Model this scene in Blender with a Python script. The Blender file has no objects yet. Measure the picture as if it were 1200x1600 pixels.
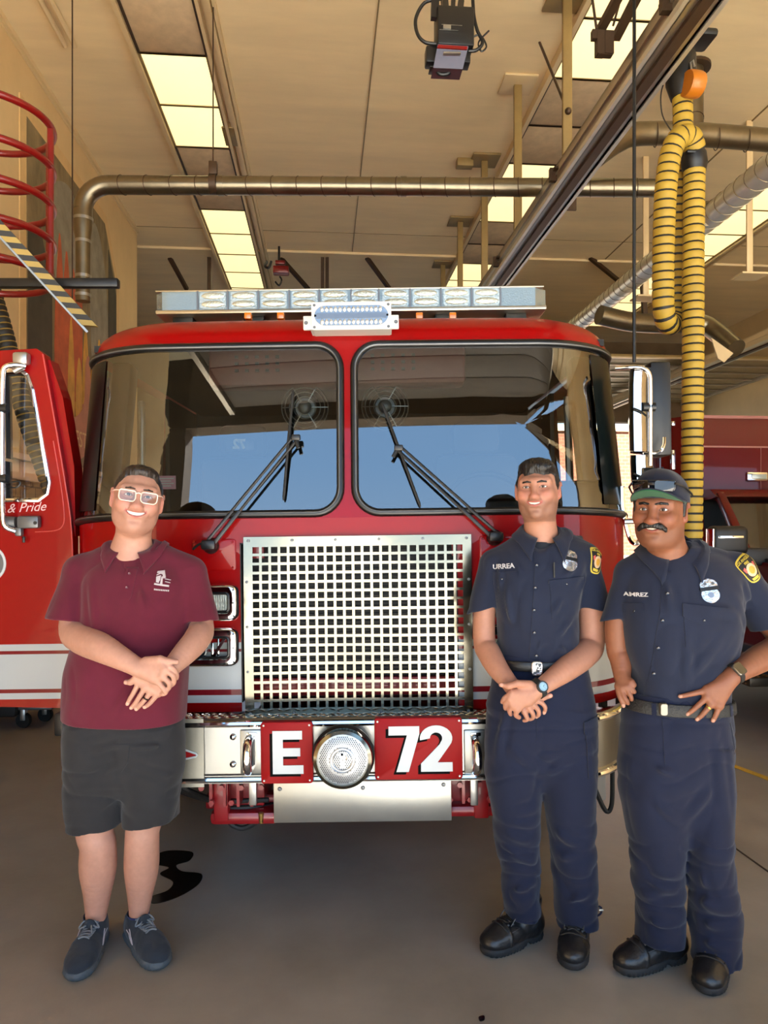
import bpy, bmesh, math, random
import numpy as np
from mathutils import Vector, Matrix
from mathutils.bvhtree import BVHTree
random.seed(72)
SC = bpy.context.scene
COL = SC.collection
PI = math.pi
# ------------------------------------------------------------------ camera, sky, sun, exposure
F, CX, HY, EYE = 1150.0, 600.0, 820.0, 1.57      # focal length in px, principal column, horizon row, eye height (1200x1600 frame)
YAW = math.radians(4.72)                         # the bays run slightly left of the viewing axis
camd = bpy.data.cameras.new('camera'); cam = bpy.data.objects.new('camera', camd); COL.objects.link(cam)
camd.sensor_fit = 'VERTICAL'; camd.sensor_height = 36.0; camd.sensor_width = 27.0
camd.lens = F / 1600 * 36.0; camd.shift_y = (HY - 800) / 1600.0
camd.clip_start = 0.05; camd.clip_end = 300
cam.location = (0, 0, EYE); cam.rotation_euler = (PI / 2, 0, 0)
SC.camera = cam
SC.view_settings.view_transform = 'Standard'
SC.view_settings.look = 'None'
SC.view_settings.exposure = 0.68
SC.view_settings.gamma = 1.0
SC.view_settings.use_curve_mapping = False
SC.cycles.max_bounces = 10
SC.cycles.diffuse_bounces = 7
SC.cycles.glossy_bounces = 5
SC.cycles.transparent_max_bounces = 12
SC.cycles.sample_clamp_indirect = 8.0
SC.cycles.caustics_reflective = False
SC.cycles.caustics_refractive = False
world = bpy.data.worlds.new('sky'); SC.world = world; world.use_nodes = True
nt = world.node_tree; nt.nodes.clear()
def _n(nt, t, **kw):
    n = nt.nodes.new(t)
    for k, v in kw.items(): setattr(n, k, v)
    return n
wo = _n(nt, 'ShaderNodeOutputWorld'); bg = _n(nt, 'ShaderNodeBackground')
tc = _n(nt, 'ShaderNodeTexCoord'); sx = _n(nt, 'ShaderNodeSeparateXYZ'); rp = _n(nt, 'ShaderNodeValToRGB')
nt.links.new(tc.outputs['Generated'], sx.inputs[0]); nt.links.new(sx.outputs['Z'], rp.inputs[0])
e = rp.color_ramp.elements
e[0].position = 0.0; e[0].color = (0.62, 0.80, 0.97, 1)
e[1].position = 1.0; e[1].color = (0.16, 0.36, 0.80, 1)
m_ = rp.color_ramp.elements.new(0.35); m_.color = (0.30, 0.55, 0.92, 1)
nt.links.new(rp.outputs[0], bg.inputs[0]); bg.inputs[1].default_value = 2.5
nt.links.new(bg.outputs[0], wo.inputs[0])
sund = bpy.data.lights.new('sun', 'SUN'); sun = bpy.data.objects.new('sun', sund); COL.objects.link(sun)
sund.energy = 39.0; sund.angle = math.radians(0.6); sund.color = (1.0, 0.95, 0.86)
sun.rotation_euler = Vector((-0.25, 0.95, -0.90)).to_track_quat('-Z', 'Y').to_euler()
sun.location = (6, -8, 14)
# ------------------------------------------------------------------ helpers
def V(*a): return Vector(a)
def at(px, py, D):                      # a point of the place at depth D along the viewing axis
    return Vector(((px - CX) * D / F, D, EYE - (py - HY) * D / F))
RZ = Matrix.Rotation(YAW, 3, 'Z'); RZI = RZ.inverted()
def room(px, py, D): return RZI @ at(px, py, D)          # same point in bay coordinates (u across, v deep, z up)
def on_z(px, py, z):
    D = (z - EYE) * F / (HY - py); return room(px, py, D)

def lin(c):
    c = c / 255.0
    return c / 12.92 if c <= 0.04045 else ((c + 0.055) / 1.055) ** 2.4
def rgb(r, g, b): return (lin(r), lin(g), lin(b), 1.0)

MATS = {}
def mat(name, col, rough=0.5, metal=0.0, var=0.0, scale=8.0, bump=0.0, bscale=60.0, coat=0.0, spec=0.5, sheen=0.0, stretch=None, trans=0.0, detail=4.0, rvar=0.0, wave=None, col2=None, thresh=None, sss=0.0):
    if name in MATS: return MATS[name]
    m = bpy.data.materials.new(name); m.use_nodes = True; MATS[name] = m
    t = m.node_tree; b = t.nodes['Principled BSDF']
    b.inputs['Base Color'].default_value = col
    b.inputs['Roughness'].default_value = rough; b.inputs['Metallic'].default_value = metal
    b.inputs['Coat Weight'].default_value = coat; b.inputs['Coat Roughness'].default_value = 0.03
    b.inputs['Specular IOR Level'].default_value = spec
    b.inputs['Sheen Weight'].default_value = sheen
    b.inputs['Transmission Weight'].default_value = trans
    if sss:
        b.inputs['Subsurface Weight'].default_value = sss
        b.inputs['Subsurface Radius'].default_value = (0.012, 0.005, 0.003); b.inputs['Subsurface Scale'].default_value = 0.6
    co = _n(t, 'ShaderNodeTexCoord'); mp = _n(t, 'ShaderNodeMapping')
    t.links.new(co.outputs['Object'], mp.inputs[0])
    if stretch: mp.inputs['Scale'].default_value = stretch
    if var or col2:
        nz = _n(t, 'ShaderNodeTexNoise'); nz.inputs['Scale'].default_value = scale; nz.inputs['Detail'].default_value = detail
        nz.inputs['Roughness'].default_value = 0.6
        t.links.new(mp.outputs[0], nz.inputs['Vector'])
        cr = _n(t, 'ShaderNodeValToRGB')
        a = thresh or (0.3, 0.7)
        c2 = col2 or tuple(min(1, x * (1 + var)) for x in col[:3]) + (1,)
        c1 = col if col2 else tuple(x * (1 - var) for x in col[:3]) + (1,)
        cr.color_ramp.elements[0].position = a[0]; cr.color_ramp.elements[0].color = c1
        cr.color_ramp.elements[1].position = a[1]; cr.color_ramp.elements[1].color = c2
        t.links.new(nz.outputs[0], cr.inputs[0]); t.links.new(cr.outputs[0], b.inputs['Base Color'])
        if rvar:
            mr = _n(t, 'ShaderNodeMapRange'); mr.inputs[3].default_value = max(0, rough - rvar); mr.inputs[4].default_value = min(1, rough + rvar)
            t.links.new(nz.outputs[0], mr.inputs[0]); t.links.new(mr.outputs[0], b.inputs['Roughness'])
    if bump:
        nb = _n(t, 'ShaderNodeTexNoise'); nb.inputs['Scale'].default_value = bscale; nb.inputs['Detail'].default_value = 3
        t.links.new(mp.outputs[0], nb.inputs['Vector'])
        bp = _n(t, 'ShaderNodeBump'); bp.inputs['Strength'].default_value = bump; bp.inputs['Distance'].default_value = 0.01
        t.links.new(nb.outputs[0], bp.inputs['Height']); t.links.new(bp.outputs[0], b.inputs['Normal'])
    return m
def emit(name, col, strength, var=0.0, scale=3.0):
    m = bpy.data.materials.new(name); m.use_nodes = True; MATS[name] = m
    t = m.node_tree; b = t.nodes['Principled BSDF']
    b.inputs['Base Color'].default_value = (0.8, 0.75, 0.6, 1); b.inputs['Emission Color'].default_value = col; b.inputs['Emission Strength'].default_value = strength
    return m
def glassy(name, tint, refl, rough=0.0, floor=0.0):
    m = bpy.data.materials.new(name); m.use_nodes = True; MATS[name] = m
    t = m.node_tree; t.nodes.clear()
    o = _n(t, 'ShaderNodeOutputMaterial'); mx = _n(t, 'ShaderNodeMixShader'); tr = _n(t, 'ShaderNodeBsdfTransparent'); gl = _n(t, 'ShaderNodeBsdfGlossy')
    tr.inputs[0].default_value = tint; gl.inputs['Color'].default_value = (1, 1, 1, 1); gl.inputs['Roughness'].default_value = rough
    fr = _n(t, 'ShaderNodeLayerWeight'); fr.inputs[0].default_value = 0.25
    mr = _n(t, 'ShaderNodeMapRange'); mr.inputs[3].default_value = refl; mr.inputs[4].default_value = 0.9
    t.links.new(fr.outputs['Fresnel'], mr.inputs[0]); t.links.new(mr.outputs[0], mx.inputs[0])
    t.links.new(tr.outputs[0], mx.inputs[1]); t.links.new(gl.outputs[0], mx.inputs[2]); t.links.new(mx.outputs[0], o.inputs[0])
    return m

_BOX = {}
def _bevbox(size, bev, seg):
    key = (tuple(round(s, 4) for s in size), round(bev, 4), seg)
    if key not in _BOX:
        bm = bmesh.new(); bmesh.ops.create_cube(bm, size=1.0)
        bmesh.ops.scale(bm, vec=size, verts=bm.verts)
        if bev > 0: bmesh.ops.bevel(bm, geom=list(bm.edges), offset=min(bev, min(size) * 0.49), segments=seg, affect='EDGES', profile=0.5)
        bm.verts.ensure_lookup_table()
        _BOX[key] = ([tuple(v.co) for v in bm.verts], [tuple(v.index for v in f.verts) for f in bm.faces]); bm.free()
    return _BOX[key]

def frame_of(d):
    d = Vector(d).normalized()
    a = Vector((0, 0, 1)) if abs(d.z) < 0.9 else Vector((1, 0, 0))
    x = a.cross(d).normalized(); y = d.cross(x)
    return x, y, d

class MB:
    def __init__(self): self.v = []; self.f = []; self.m = []
    def add(self, vs, fs, m=0, M=None):
        o = len(self.v)
        self.v += [tuple(M @ Vector(p)) for p in vs] if M is not None else [tuple(p) for p in vs]
        self.f += [tuple(i + o for i in f) for f in fs]
        self.m += list(m) if isinstance(m, (list, tuple)) else [m] * len(fs)
        return self
    def box(self, lo, hi, m=0, bev=0.0, seg=2, M=None):
        lo = Vector(lo); hi = Vector(hi); s = [abs(hi[i] - lo[i]) for i in range(3)]; c = (lo + hi) / 2
        vs, fs = _bevbox(s, bev, seg)
        T = Matrix.Translation(c)
        return self.add(vs, fs, m, (M @ T) if M is not None else T)
    def bar(self, p0, p1, w, h, m=0, bev=0.0, up=None):     # box along a segment
        p0 = Vector(p0); p1 = Vector(p1); d = p1 - p0
        if up is None: x, y, z = frame_of(d)
        else:
            z = d.normalized(); x = Vector(up).cross(z).normalized(); y = z.cross(x)
        vs, fs = _bevbox((w, h, d.length), bev, 2)
        R = Matrix((x, y, z)).transposed().to_4x4()
        return self.add(vs, fs, m, Matrix.Translation((p0 + p1) / 2) @ R)
    def tube(self, pts, r, n=10, closed=False, cap=True, m=0, flat=1.0, up=None):
        pts = [Vector(p) for p in pts]; N = len(pts); rs = r if isinstance(r, (list, tuple)) else [r] * N
        prev = None; vs = []
        for i, p in enumerate(pts):
            if closed: d = pts[(i + 1) % N] - pts[i - 1]
            else: d = pts[min(i + 1, N - 1)] - pts[max(i - 1, 0)]
            if d.length < 1e-9: d = Vector((0, 0, 1))
            d.normalize()
            if prev is None: x = frame_of(d)[0] if up is None else (Vector(up) - Vector(up).dot(d) * d).normalized()
            else:
                x = prev - prev.dot(d) * d
                x = x.normalized() if x.length > 1e-6 else frame_of(d)[0]
            prev = x; y = d.cross(x)
            for k in range(n):
                a = 2 * PI * k / n; vs.append(p + (x * math.cos(a) + y * math.sin(a) * flat) * rs[i])
        fs = []; ms = []
        R = N if closed else N - 1
        for i in range(R):
            j = (i + 1) % N
            for k in range(n):
                fs.append((i * n + k, i * n + (k + 1) % n, j * n + (k + 1) % n, j * n + k)); ms.append(m(i) if callable(m) else m)
        if cap and not closed:
            fs.append(tuple(range(n))[::-1]); fs.append(tuple((N - 1) * n + k for k in range(n))); ms += [m(0) if callable(m) else m] * 2
        return self.add(vs, fs, ms)
    def cyl(self, p0, p1, r0, r1=None, n=20, m=0): return self.tube([p0, p1], [r0, r0 if r1 is None else r1], n, m=m)
    def lathe(self, prof, o=(0, 0, 0), axis=(0, 0, 1), n=32, m=0, cap=True):
        x, y, d = frame_of(axis); o = Vector(o); vs = []; fs = []; ms = []
        for (r, h) in prof:
            for k in range(n):
                a = 2 * PI * k / n; vs.append(o + d * h + (x * math.cos(a) + y * math.sin(a)) * r)
        for i in range(len(prof) - 1):
            for k in range(n):
                fs.append((i * n + k, i * n + (k + 1) % n, (i + 1) * n + (k + 1) % n, (i + 1) * n + k)); ms.append(m[i] if isinstance(m, list) else m)
        if cap:
            L = len(prof) - 1
            fs.append(tuple(range(n))[::-1]); fs.append(tuple(L * n + k for k in range(n))); ms += [m[0] if isinstance(m, list) else m, m[-1] if isinstance(m, list) else m]
        return self.add(vs, fs, ms)
    def prism(self, poly, vec, m=0):
        n = len(poly); vec = Vector(vec); a = [Vector(p) for p in poly]; vs = a + [p + vec for p in a]
        fs = [tuple(range(n))[::-1], tuple(range(n, 2 * n))] + [(i, (i + 1) % n, n + (i + 1) % n, n + i) for i in range(n)]
        return self.add(vs, fs, m)
    def ball(self, c, r, n=14, m=0, M=None):
        r = (r, r, r) if not isinstance(r, (tuple, list)) else r
        vs = []; fs = []; h = n // 2 + 1
        for i in range(h + 1):
            t = PI * i / h
            for k in range(n):
                a = 2 * PI * k / n
                vs.append(Vector((c[0] + r[0] * math.sin(t) * math.cos(a), c[1] + r[1] * math.sin(t) * math.sin(a), c[2] + r[2] * math.cos(t))))
        for i in range(h):
            for k in range(n): fs.append((i * n + k, (i + 1) * n + k, (i + 1) * n + (k + 1) % n, i * n + (k + 1) % n))
        return self.add(vs, fs, m, M)
    def grid(self, fn, us, vs_, m=0, skip=None):            # surface patch fn(u, v)
        P = [fn(u, v) for v in vs_ for u in us]; nu = len(us); fs = []; ms = []
        for j in range(len(vs_) - 1):
            for i in range(nu - 1):
                if skip and skip((us[i] + us[i + 1]) / 2, (vs_[j] + vs_[j + 1]) / 2): continue
                fs.append((j * nu + i, j * nu + i + 1, (j + 1) * nu + i + 1, (j + 1) * nu + i)); ms.append(m((us[i] + us[i + 1]) / 2, (vs_[j] + vs_[j + 1]) / 2) if callable(m) else m)
        return self.add(P, fs, ms)
    def loft(self, rings, m=0, cap=True, closed=True):
        n = len(rings[0]); vs = [p for r in rings for p in r]; fs = []
        K = n if closed else n - 1
        for i in range(len(rings) - 1):
            for k in range(K): fs.append((i * n + k, i * n + (k + 1) % n, (i + 1) * n + (k + 1) % n, (i + 1) * n + k))
        if cap and closed: fs.append(tuple(range(n))[::-1]); fs.append(tuple((len(rings) - 1) * n + k for k in range(n)))
        return self.add(vs, fs, m)
    def build(self, name, mats, parent=None, smooth=40, label=None, kind=None, solid=0.0, loc=None):
        me = bpy.data.meshes.new(name)
        L = Vector(loc) if loc is not None else None
        vs = [tuple(Vector(p) - L) for p in self.v] if L is not None else self.v
        me.from_pydata(vs, [], self.f)
        mats = mats if isinstance(mats, (list, tuple)) else [mats]
        for q in mats: me.materials.append(q)
        if len(mats) > 1: me.polygons.foreach_set('material_index', self.m)
        bm = bmesh.new(); bm.from_mesh(me)
        bmesh.ops.recalc_face_normals(bm, faces=bm.faces); bm.to_mesh(me); bm.free()
        if smooth:
            me.polygons.foreach_set('use_smooth', [True] * len(me.polygons)); me.set_sharp_from_angle(angle=math.radians(smooth))
        me.update()
        o = bpy.data.objects.new(name, me); COL.objects.link(o)
        if L is not None: o.location = L
        if parent is not None: o.parent = parent
        if label: o['label'] = label
        if kind: o['kind'] = kind
        if solid:
            md = o.modifiers.new('thickness', 'SOLIDIFY'); md.thickness = solid; md.offset = 0
        return o

def tag(o, label, cat, group=None, kind=None):
    o['label'] = label; o['category'] = cat
    if group: o['group'] = group
    if kind: o['kind'] = kind
    return o
def thing(name, label, cat, loc=(0, 0, 0), rotz=0.0, group=None, bay=False):
    o = bpy.data.objects.new(name, None); COL.objects.link(o)
    o.empty_display_size = 0.2
    o.location = (RZ @ Vector(loc)) if bay else Vector(loc)
    o.rotation_euler = (0, 0, rotz + (YAW if bay else 0))
    return tag(o, label, cat, group)
def inbay(o, base=None):                # a top-level mesh built in bay coordinates
    o.rotation_euler = (0, 0, YAW)
    o.location = RZ @ o.location
    return o
def copy_thing(o, loc, label, bay=False):
    c = o.copy(); COL.objects.link(c); c.location = (RZ @ Vector(loc)) if bay else Vector(loc); c['label'] = label
    for ch in list(o.children):
        d = ch.copy(); COL.objects.link(d); d.parent = c
        for g in ch.children:
            h = g.copy(); COL.objects.link(h); h.parent = d
    return c
def rrect(x0, x1, y0, y1, r, n=6):      # rounded rectangle, counter-clockwise
    out = []
    rr = r if isinstance(r, (tuple, list)) else (r,) * 4
    for (cx, cy, a0, q) in ((x1 - rr[0], y0 + rr[0], -90, rr[0]), (x1 - rr[1], y1 - rr[1], 0, rr[1]), (x0 + rr[2], y1 - rr[2], 90, rr[2]), (x0 + rr[3], y0 + rr[3], 180, rr[3])):
        for k in range(n + 1):
            a = math.radians(a0 + 90 * k / n); out.append((cx + q * math.cos(a), cy + q * math.sin(a)))
    return out
def spline(pts, n=8, closed=False):     # Catmull-Rom
    P = [Vector(p) for p in pts]; N = len(P); out = []
    for i in range(N if closed else N - 1):
        g = (lambda k: P[k % N]) if closed else (lambda k: P[max(0, min(N - 1, k))])
        a, b, c, d = g(i - 1), g(i), g(i + 1), g(i + 2)
        for k in range(n):
            t = k / n
            out.append(0.5 * (2 * b + (c - a) * t + (2 * a - 5 * b + 4 * c - d) * t * t + (3 * b - a - 3 * c + d) * t ** 3))
    if not closed: out.append(P[-1])
    return out
_DG = None
def text2d(body, size=1.0, offset=0.0, shear=0.0, spacing=1.0, align='CENTER'):
    cu = bpy.data.curves.new('lettering', 'FONT'); cu.body = body; cu.size = size; cu.offset = offset; cu.shear = shear
    cu.space_character = spacing; cu.align_x = align; cu.align_y = 'CENTER'; cu.resolution_u = 4; cu.fill_mode = 'BOTH'
    o = bpy.data.objects.new('lettering', cu); COL.objects.link(o)
    dg = bpy.context.evaluated_depsgraph_get(); ev = o.evaluated_get(dg); me = ev.to_mesh()
    vs = [(v.co.x, v.co.y) for v in me.vertices]; fs = [tuple(p.vertices) for p in me.polygons]
    ev.to_mesh_clear(); bpy.data.objects.remove(o); bpy.data.curves.remove(cu)
    return vs, fs
def lettering(mb, body, size, origin, ux, uy, m=0, offset=0.0, shear=0.0, spacing=1.0, align='CENTER'):
    vs, fs = text2d(body, size, offset, shear, spacing, align)
    o = Vector(origin); ux = Vector(ux); uy = Vector(uy)
    mb.add([o + ux * a + uy * b for a, b in vs], fs, m)
def hose(mb, pts, r, pitch, n=14, m0=0, m1=1, ripple=0.06, dark=0.28):     # ribbed flexible hose: bands along its length
    P = spline(pts, 14); L = [0]
    for i in range(1, len(P)): L.append(L[-1] + (P[i] - P[i - 1]).length)
    tot = L[-1]; per = 4; N = max(2, int(tot / pitch)) * per
    out = []; k = 0
    for i in range(N + 1):
        s = tot * i / N
        while k < len(L) - 2 and L[k + 1] < s: k += 1
        t = (s - L[k]) / max(1e-9, L[k + 1] - L[k]); out.append(P[k].lerp(P[k + 1], t))
    rs = [r * (1 - ripple * (1 if i % per == 0 else -0.3)) for i in range(N + 1)]
    # ring positions: narrow dark groove, wide coloured band
    mb.tube(out, rs, n, m=lambda i: m1 if i % per == 0 else m0)
# ------------------------------------------------------------------ materials
CREAM = mat('cream_wall_paint', rgb(228, 200, 150), 0.75, var=0.06, scale=1.5, bump=0.05, bscale=15)
CEIL = mat('ceiling_plaster', rgb(244, 224, 182), 0.6, var=0.08, scale=1.4, stretch=(0.5, 2.2, 1), bump=0.25, bscale=3.0, detail=6)
FLOOR = mat('floor_concrete', rgb(148, 142, 132), 0.42, var=0.22, scale=1.6, bump=0.06, bscale=40, detail=8, rvar=0.18)
APRON = mat('driveway_concrete', rgb(188, 180, 166), 0.8, var=0.08, scale=1.0)
BRICK_R = mat('red_brick_wall', rgb(190, 110, 70), 0.8, var=0.15, scale=6)
DARKWALL = mat('dark_brown_wall', rgb(120, 98, 72), 0.8, var=0.15, scale=2)
GALV = mat('galvanised_duct', rgb(128, 118, 98), 0.32, 0.9, var=0.16, scale=5, bump=0.05, bscale=12)
SILVERDUCT = mat('bright_silver_duct', rgb(225, 220, 205), 0.35, 0.7, var=0.06, scale=5)
ALU = mat('aluminium_track', rgb(190, 180, 160), 0.28, 0.85, var=0.08, scale=3)
OLIVE = mat('olive_painted_steel', rgb(150, 128, 84), 0.5, 0.3, var=0.1, scale=6)
BROWNSTEEL = mat('brown_steel', rgb(74, 56, 40), 0.5, 0.4, var=0.15, scale=6)
BLACK = mat('black_plastic', rgb(22, 22, 23), 0.4)
BLACKR = mat('black_rubber', rgb(20, 20, 20), 0.65)
REDPIPE = mat('red_enamel_pipe', rgb(126, 14, 14), 0.35, coat=0.3, var=0.06, scale=6)
YELLOW = mat('yellow_hose_fabric', rgb(182, 150, 52), 0.6, var=0.12, scale=8)
HOSEBLACK = mat('black_hose_rib', rgb(26, 24, 20), 0.6)
ORANGE = mat('orange_enamel', rgb(186, 108, 18), 0.45, coat=0.3)
STEEL = mat('plain_steel', rgb(176, 176, 172), 0.35, 0.9, var=0.06, scale=10)
CHROME = mat('chrome', (0.83, 0.83, 0.84, 1), 0.06, 1.0)
LAMPGLOW = emit('lit_diffuser', (1.0, 0.80, 0.38, 1), 0.80)
TILE = mat('unlit_ceiling_panel', rgb(214, 192, 158), 0.7, var=0.12, scale=7, detail=6)
TRIMW = mat('cream_trim_metal', rgb(228, 206, 162), 0.45, 0.1)
YLINE = mat('yellow_floor_paint', rgb(196, 160, 50), 0.6, var=0.2, scale=12)
WET = mat('oily_wet_concrete', rgb(20, 17, 14), 0.16, var=0.3, scale=6)

# mural and brick are paint and masonry on the left wall
def brick_mat(name, c1, c2, mortar, scale, rotx=True):
    m = bpy.data.materials.new(name); m.use_nodes = True; t = m.node_tree; b = t.nodes['Principled BSDF']; b.inputs['Roughness'].default_value = 0.8
    co = _n(t, 'ShaderNodeTexCoord'); sp = _n(t, 'ShaderNodeSeparateXYZ'); cb = _n(t, 'ShaderNodeCombineXYZ'); br = _n(t, 'ShaderNodeTexBrick')
    t.links.new(co.outputs['Object'], sp.inputs[0]); t.links.new(sp.outputs['Y' if rotx else 'X'], cb.inputs['X']); t.links.new(sp.outputs['Z'], cb.inputs['Y'])
    t.links.new(cb.outputs[0], br.inputs['Vector'])
    br.inputs['Color1'].default_value = c1; br.inputs['Color2'].default_value = c2; br.inputs['Mortar'].default_value = mortar
    br.inputs['Scale'].default_value = scale; br.inputs['Mortar Size'].default_value = 0.02
    t.links.new(br.outputs[0], b.inputs['Base Color']); return m
TANBRICK = brick_mat('tan_brick', rgb(186, 152, 104), rgb(166, 130, 88), rgb(120, 96, 70), 2.2)
OUTBRICK = brick_mat('orange_brick', rgb(112, 58, 34), rgb(96, 48, 28), rgb(120, 88, 64), 1.4, rotx=False)

# ------------------------------------------------------------------ the setting (bay coordinates u, v, z)
ZC = 6.07; UL = -2.84; UR = 9.2; VF = -3.4; VB = 17.6
def structure(name, mb, mats, label, cat, smooth=0, loc=None):
    o = mb.build(name, mats, smooth=smooth, loc=loc); inbay(o); return tag(o, label, cat, kind='structure')
structure('floor', MB().box((-7, VF, -0.2), (UR + .3, VB + .3, 0)), FLOOR, 'worn grey brown concrete floor of the fire station bay', 'floor')
structure('ground', MB().box((-40, -40, -0.25), (45, VF, -0.01)), APRON, 'sunlit concrete driveway in front of the open bays', 'ground')
structure('rear_ground', MB().box((-40, VB + .3, -0.25), (45, 60, -0.01)), mat('yard_asphalt', rgb(112, 104, 90), .85, var=.15, scale=1), 'sunlit yard seen through the rear door', 'ground')
structure('ceiling', MB().box((-7, VF, ZC), (UR + .3, VB + .3, ZC + .25)), CEIL, 'high cream plaster ceiling over the bays', 'ceiling')
structure('wall_left', MB().box((UL - .35, -1.2, 0), (UL, 11.55, ZC), bev=0.01), CREAM, 'cream painted left wall behind the red ladder cage', 'wall')
structure('wall_left_rear', MB().box((-6.9, 11.2, 0), (-6.6, VB, ZC)).box((-6.6, 11.2, 0), (UL - .35, 11.5, ZC)), CREAM, 'recessed rear part of the cream left wall', 'wall')
structure('trim_1', MB().box((UL, 0.5, 1.98), (UL + .09, 11.5, 2.16), bev=.012).box((UL, 0.5, 2.16), (UL + .14, 11.5, 2.21)), TRIMW, 'ledge along the left wall above the brick', 'trim', smooth=30)
structure('wall_left_lower', MB().box((UL, 0.5, 0), (UL + .06, 11.5, 1.98)), TANBRICK, 'tan brick lower part of the left wall', 'wall')
structure('wall_right', MB().box((UR, VF, 0), (UR + .3, VB, ZC)), CREAM, 'cream right wall of the neighbouring bay', 'wall')
# front wall with the two tall bay openings, behind the photographer
mb = MB()
for a, b in ((-7, -3.5), (3.9, 4.7), (8.9, 9.5)): mb.box((a, VF - .3, 0), (b, VF, ZC))
mb.box((-7, VF - .3, 4.95), (9.5, VF, ZC + 1.0))
structure('wall_front', mb, mat('front_brown', rgb(84, 68, 46), .8, var=.2, scale=3), 'front wall with the two open bay doorways', 'wall')
# rear wall: opening in the right bay; unseen left opening added to light the ceiling
mb = MB(); mb.box((-7, VB, 0), (-2.6, VB + .3, ZC)); mb.box((-2.6, VB, 3.4), (3.4, VB + .3, ZC)); mb.box((3.4, VB, 0), (4.2, VB + .3, ZC)); mb.box((4.2, VB, 4.1), (9.5, VB + .3, ZC)); mb.box((8.6, VB, 0), (9.5, VB + .3, 4.1))
structure('wall_rear', mb, DARKWALL, 'dark rear wall with an open doorway in the right bay', 'wall')
structure('trim_2', MB().box((-6.6, 12.15, ZC - .035), (UR, 12.2, ZC)), CEIL, 'shallow drop beam across the ceiling', 'beam')
# ceiling seams
mb = MB().box((.47, VF, ZC - .012), (.482, 12.1, ZC)).box((-2.8, 11.35, ZC - .006), (UR, 11.356, ZC)).box((4.75, VF, ZC - .012), (4.762, 12.1, ZC))
structure('trim_3', mb, OLIVE, 'thin seams between the ceiling boards', 'seam')
mb = MB().box((UL - .0, VF, ZC - .05), (UL + .04, 11.5, ZC)); mb.box((UL, VF, ZC - .075), (UL + .012, 11.5, ZC - .05))
structure('trim_4', mb, TRIMW, 'narrow cornice between left wall and ceiling', 'trim')
# brick building across the yard behind
bb = thing('building', 'orange brick building seen through the rear door', 'building', (11.5, 37, 0), bay=True)
MB().box((-14, 0, 0), (10, 6, 6.4)).build('wall', OUTBRICK, bb, smooth=0)
MB().box((-14.1, -.15, 6.4), (10.1, 6.1, 6.7)).build('roof_edge', TRIMW, bb, smooth=0)
MB().box((-13, -.03, .0), (-10.6, .06, 2.2)).build('doorway', BROWNSTEEL, bb, smooth=0)
# light troughs in the ceiling
def strip(u0, u1, pitch, v0, n, lit, where, grp, rail):
    w = u1 - u0
    for k in range(n):
        va = v0 + k * pitch; L = lit(k)
        if va + pitch < 5.0: continue
        nm = 'ceiling_light_panel' if L else 'ceiling_panel'
        o = thing(nm, '%s ceiling panel in the %s light strip, row %d towards the rear' % ('glowing' if L else 'unlit speckled', where, k + 1), 'ceiling light' if L else 'ceiling panel', (u0 + w / 2, va + pitch / 2, ZC - .04), group=('lit panels of the ' if L else 'unlit panels of the ') + grp, bay=True)
        a, b = w / 2 - .012, pitch / 2 - .012
        MB().box((-a, -b, -.012), (a, b, .006), bev=.004).build('diffuser' if L else 'board', LAMPGLOW if L else TILE, o)
        fr = MB()
        for s in (-1, 1):
            fr.box((-w / 2, s * pitch / 2 - .012, -.02), (w / 2, s * pitch / 2 + .012, .04)); fr.box((s * w / 2 - .012, -pitch / 2, -.02), (s * w / 2 + .012, pitch / 2, .04))
        fr.build('frame', BROWNSTEEL if not L else OLIVE, o, smooth=0)
    tr = MB()
    tr.box((u0 - .06, VF + .1, ZC - .09), (u0 - .015, 15.5, ZC))
    for q, h in ((.015, .09), (.075, .06), (.11, .09), (.15, .05)): tr.box((u1 + q, VF + .1, ZC - h), (u1 + q + .03, 15.5, ZC))
    structure(rail, tr, TRIMW, 'metal edge rails of the %s light strip' % where, 'trim')
strip(-1.73, -1.10, .862, 5.37, 12, lambda k: k in (2, 3, 6, 7, 8, 9, 10, 11), 'left', 'left strip', 'trim_5')
strip(2.27, 2.93, .868, 5.42, 12, lambda k: k in (0, 1, 4, 5, 8, 9, 10, 11), 'middle', 'middle strip', 'trim_6')
strip(5.80, 6.45, .87, 8.2, 9, lambda k: True, 'far right', 'far right strip', 'trim_7')
# mural painted on the left wall
MUR = mat('mural_ground', rgb(104, 92, 66), 0.7, var=0.0, col2=rgb(160, 140, 102), scale=2.2, detail=8, thresh=(.38, .66), stretch=(1, 1, .5))
MURB = mat('mural_border', rgb(226, 192, 136), 0.7, var=.05)
MURR = mat('mural_red', rgb(196, 96, 58), 0.7, var=.2, scale=5)
MURO = mat('mural_orange', rgb(214, 160, 72), 0.7, var=.2, scale=5)
MURG = mat('mural_grey', rgb(146, 140, 124), 0.7, var=.25, scale=4, detail=8)
MURD = mat('mural_dark', rgb(66, 60, 46), 0.7, var=.3, scale=4, detail=8)
MURP = mat('mural_pink_banner', rgb(190, 128, 100), 0.7, var=.12, scale=5)
mu = thing('mural', 'large painted mural of smoke, flames and a banner on the left wall', 'mural', (UL, 9.0, 3.6), bay=True)
def wl(v, z, d=.012): return Vector((d, v - 9.0, z - 3.6))
def wp(mb, pts, d, m=0): mb.prism([wl(v, z, 0.0) for v, z in pts], (d, 0, 0), m)
mb = MB(); wp(mb, [(7.15, 2.25), (10.5, 2.25), (10.5, 4.9), (9.9, 5.62), (7.15, 5.62)], .010); mb.build('border', MURB, mu, smooth=0)
mb = MB(); wp(mb, [(7.3, 2.25), (10.36, 2.25), (10.36, 4.84), (9.82, 5.48), (7.3, 5.48)], .014); mb.build('painted_ground', MUR, mu, smooth=0)
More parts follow.
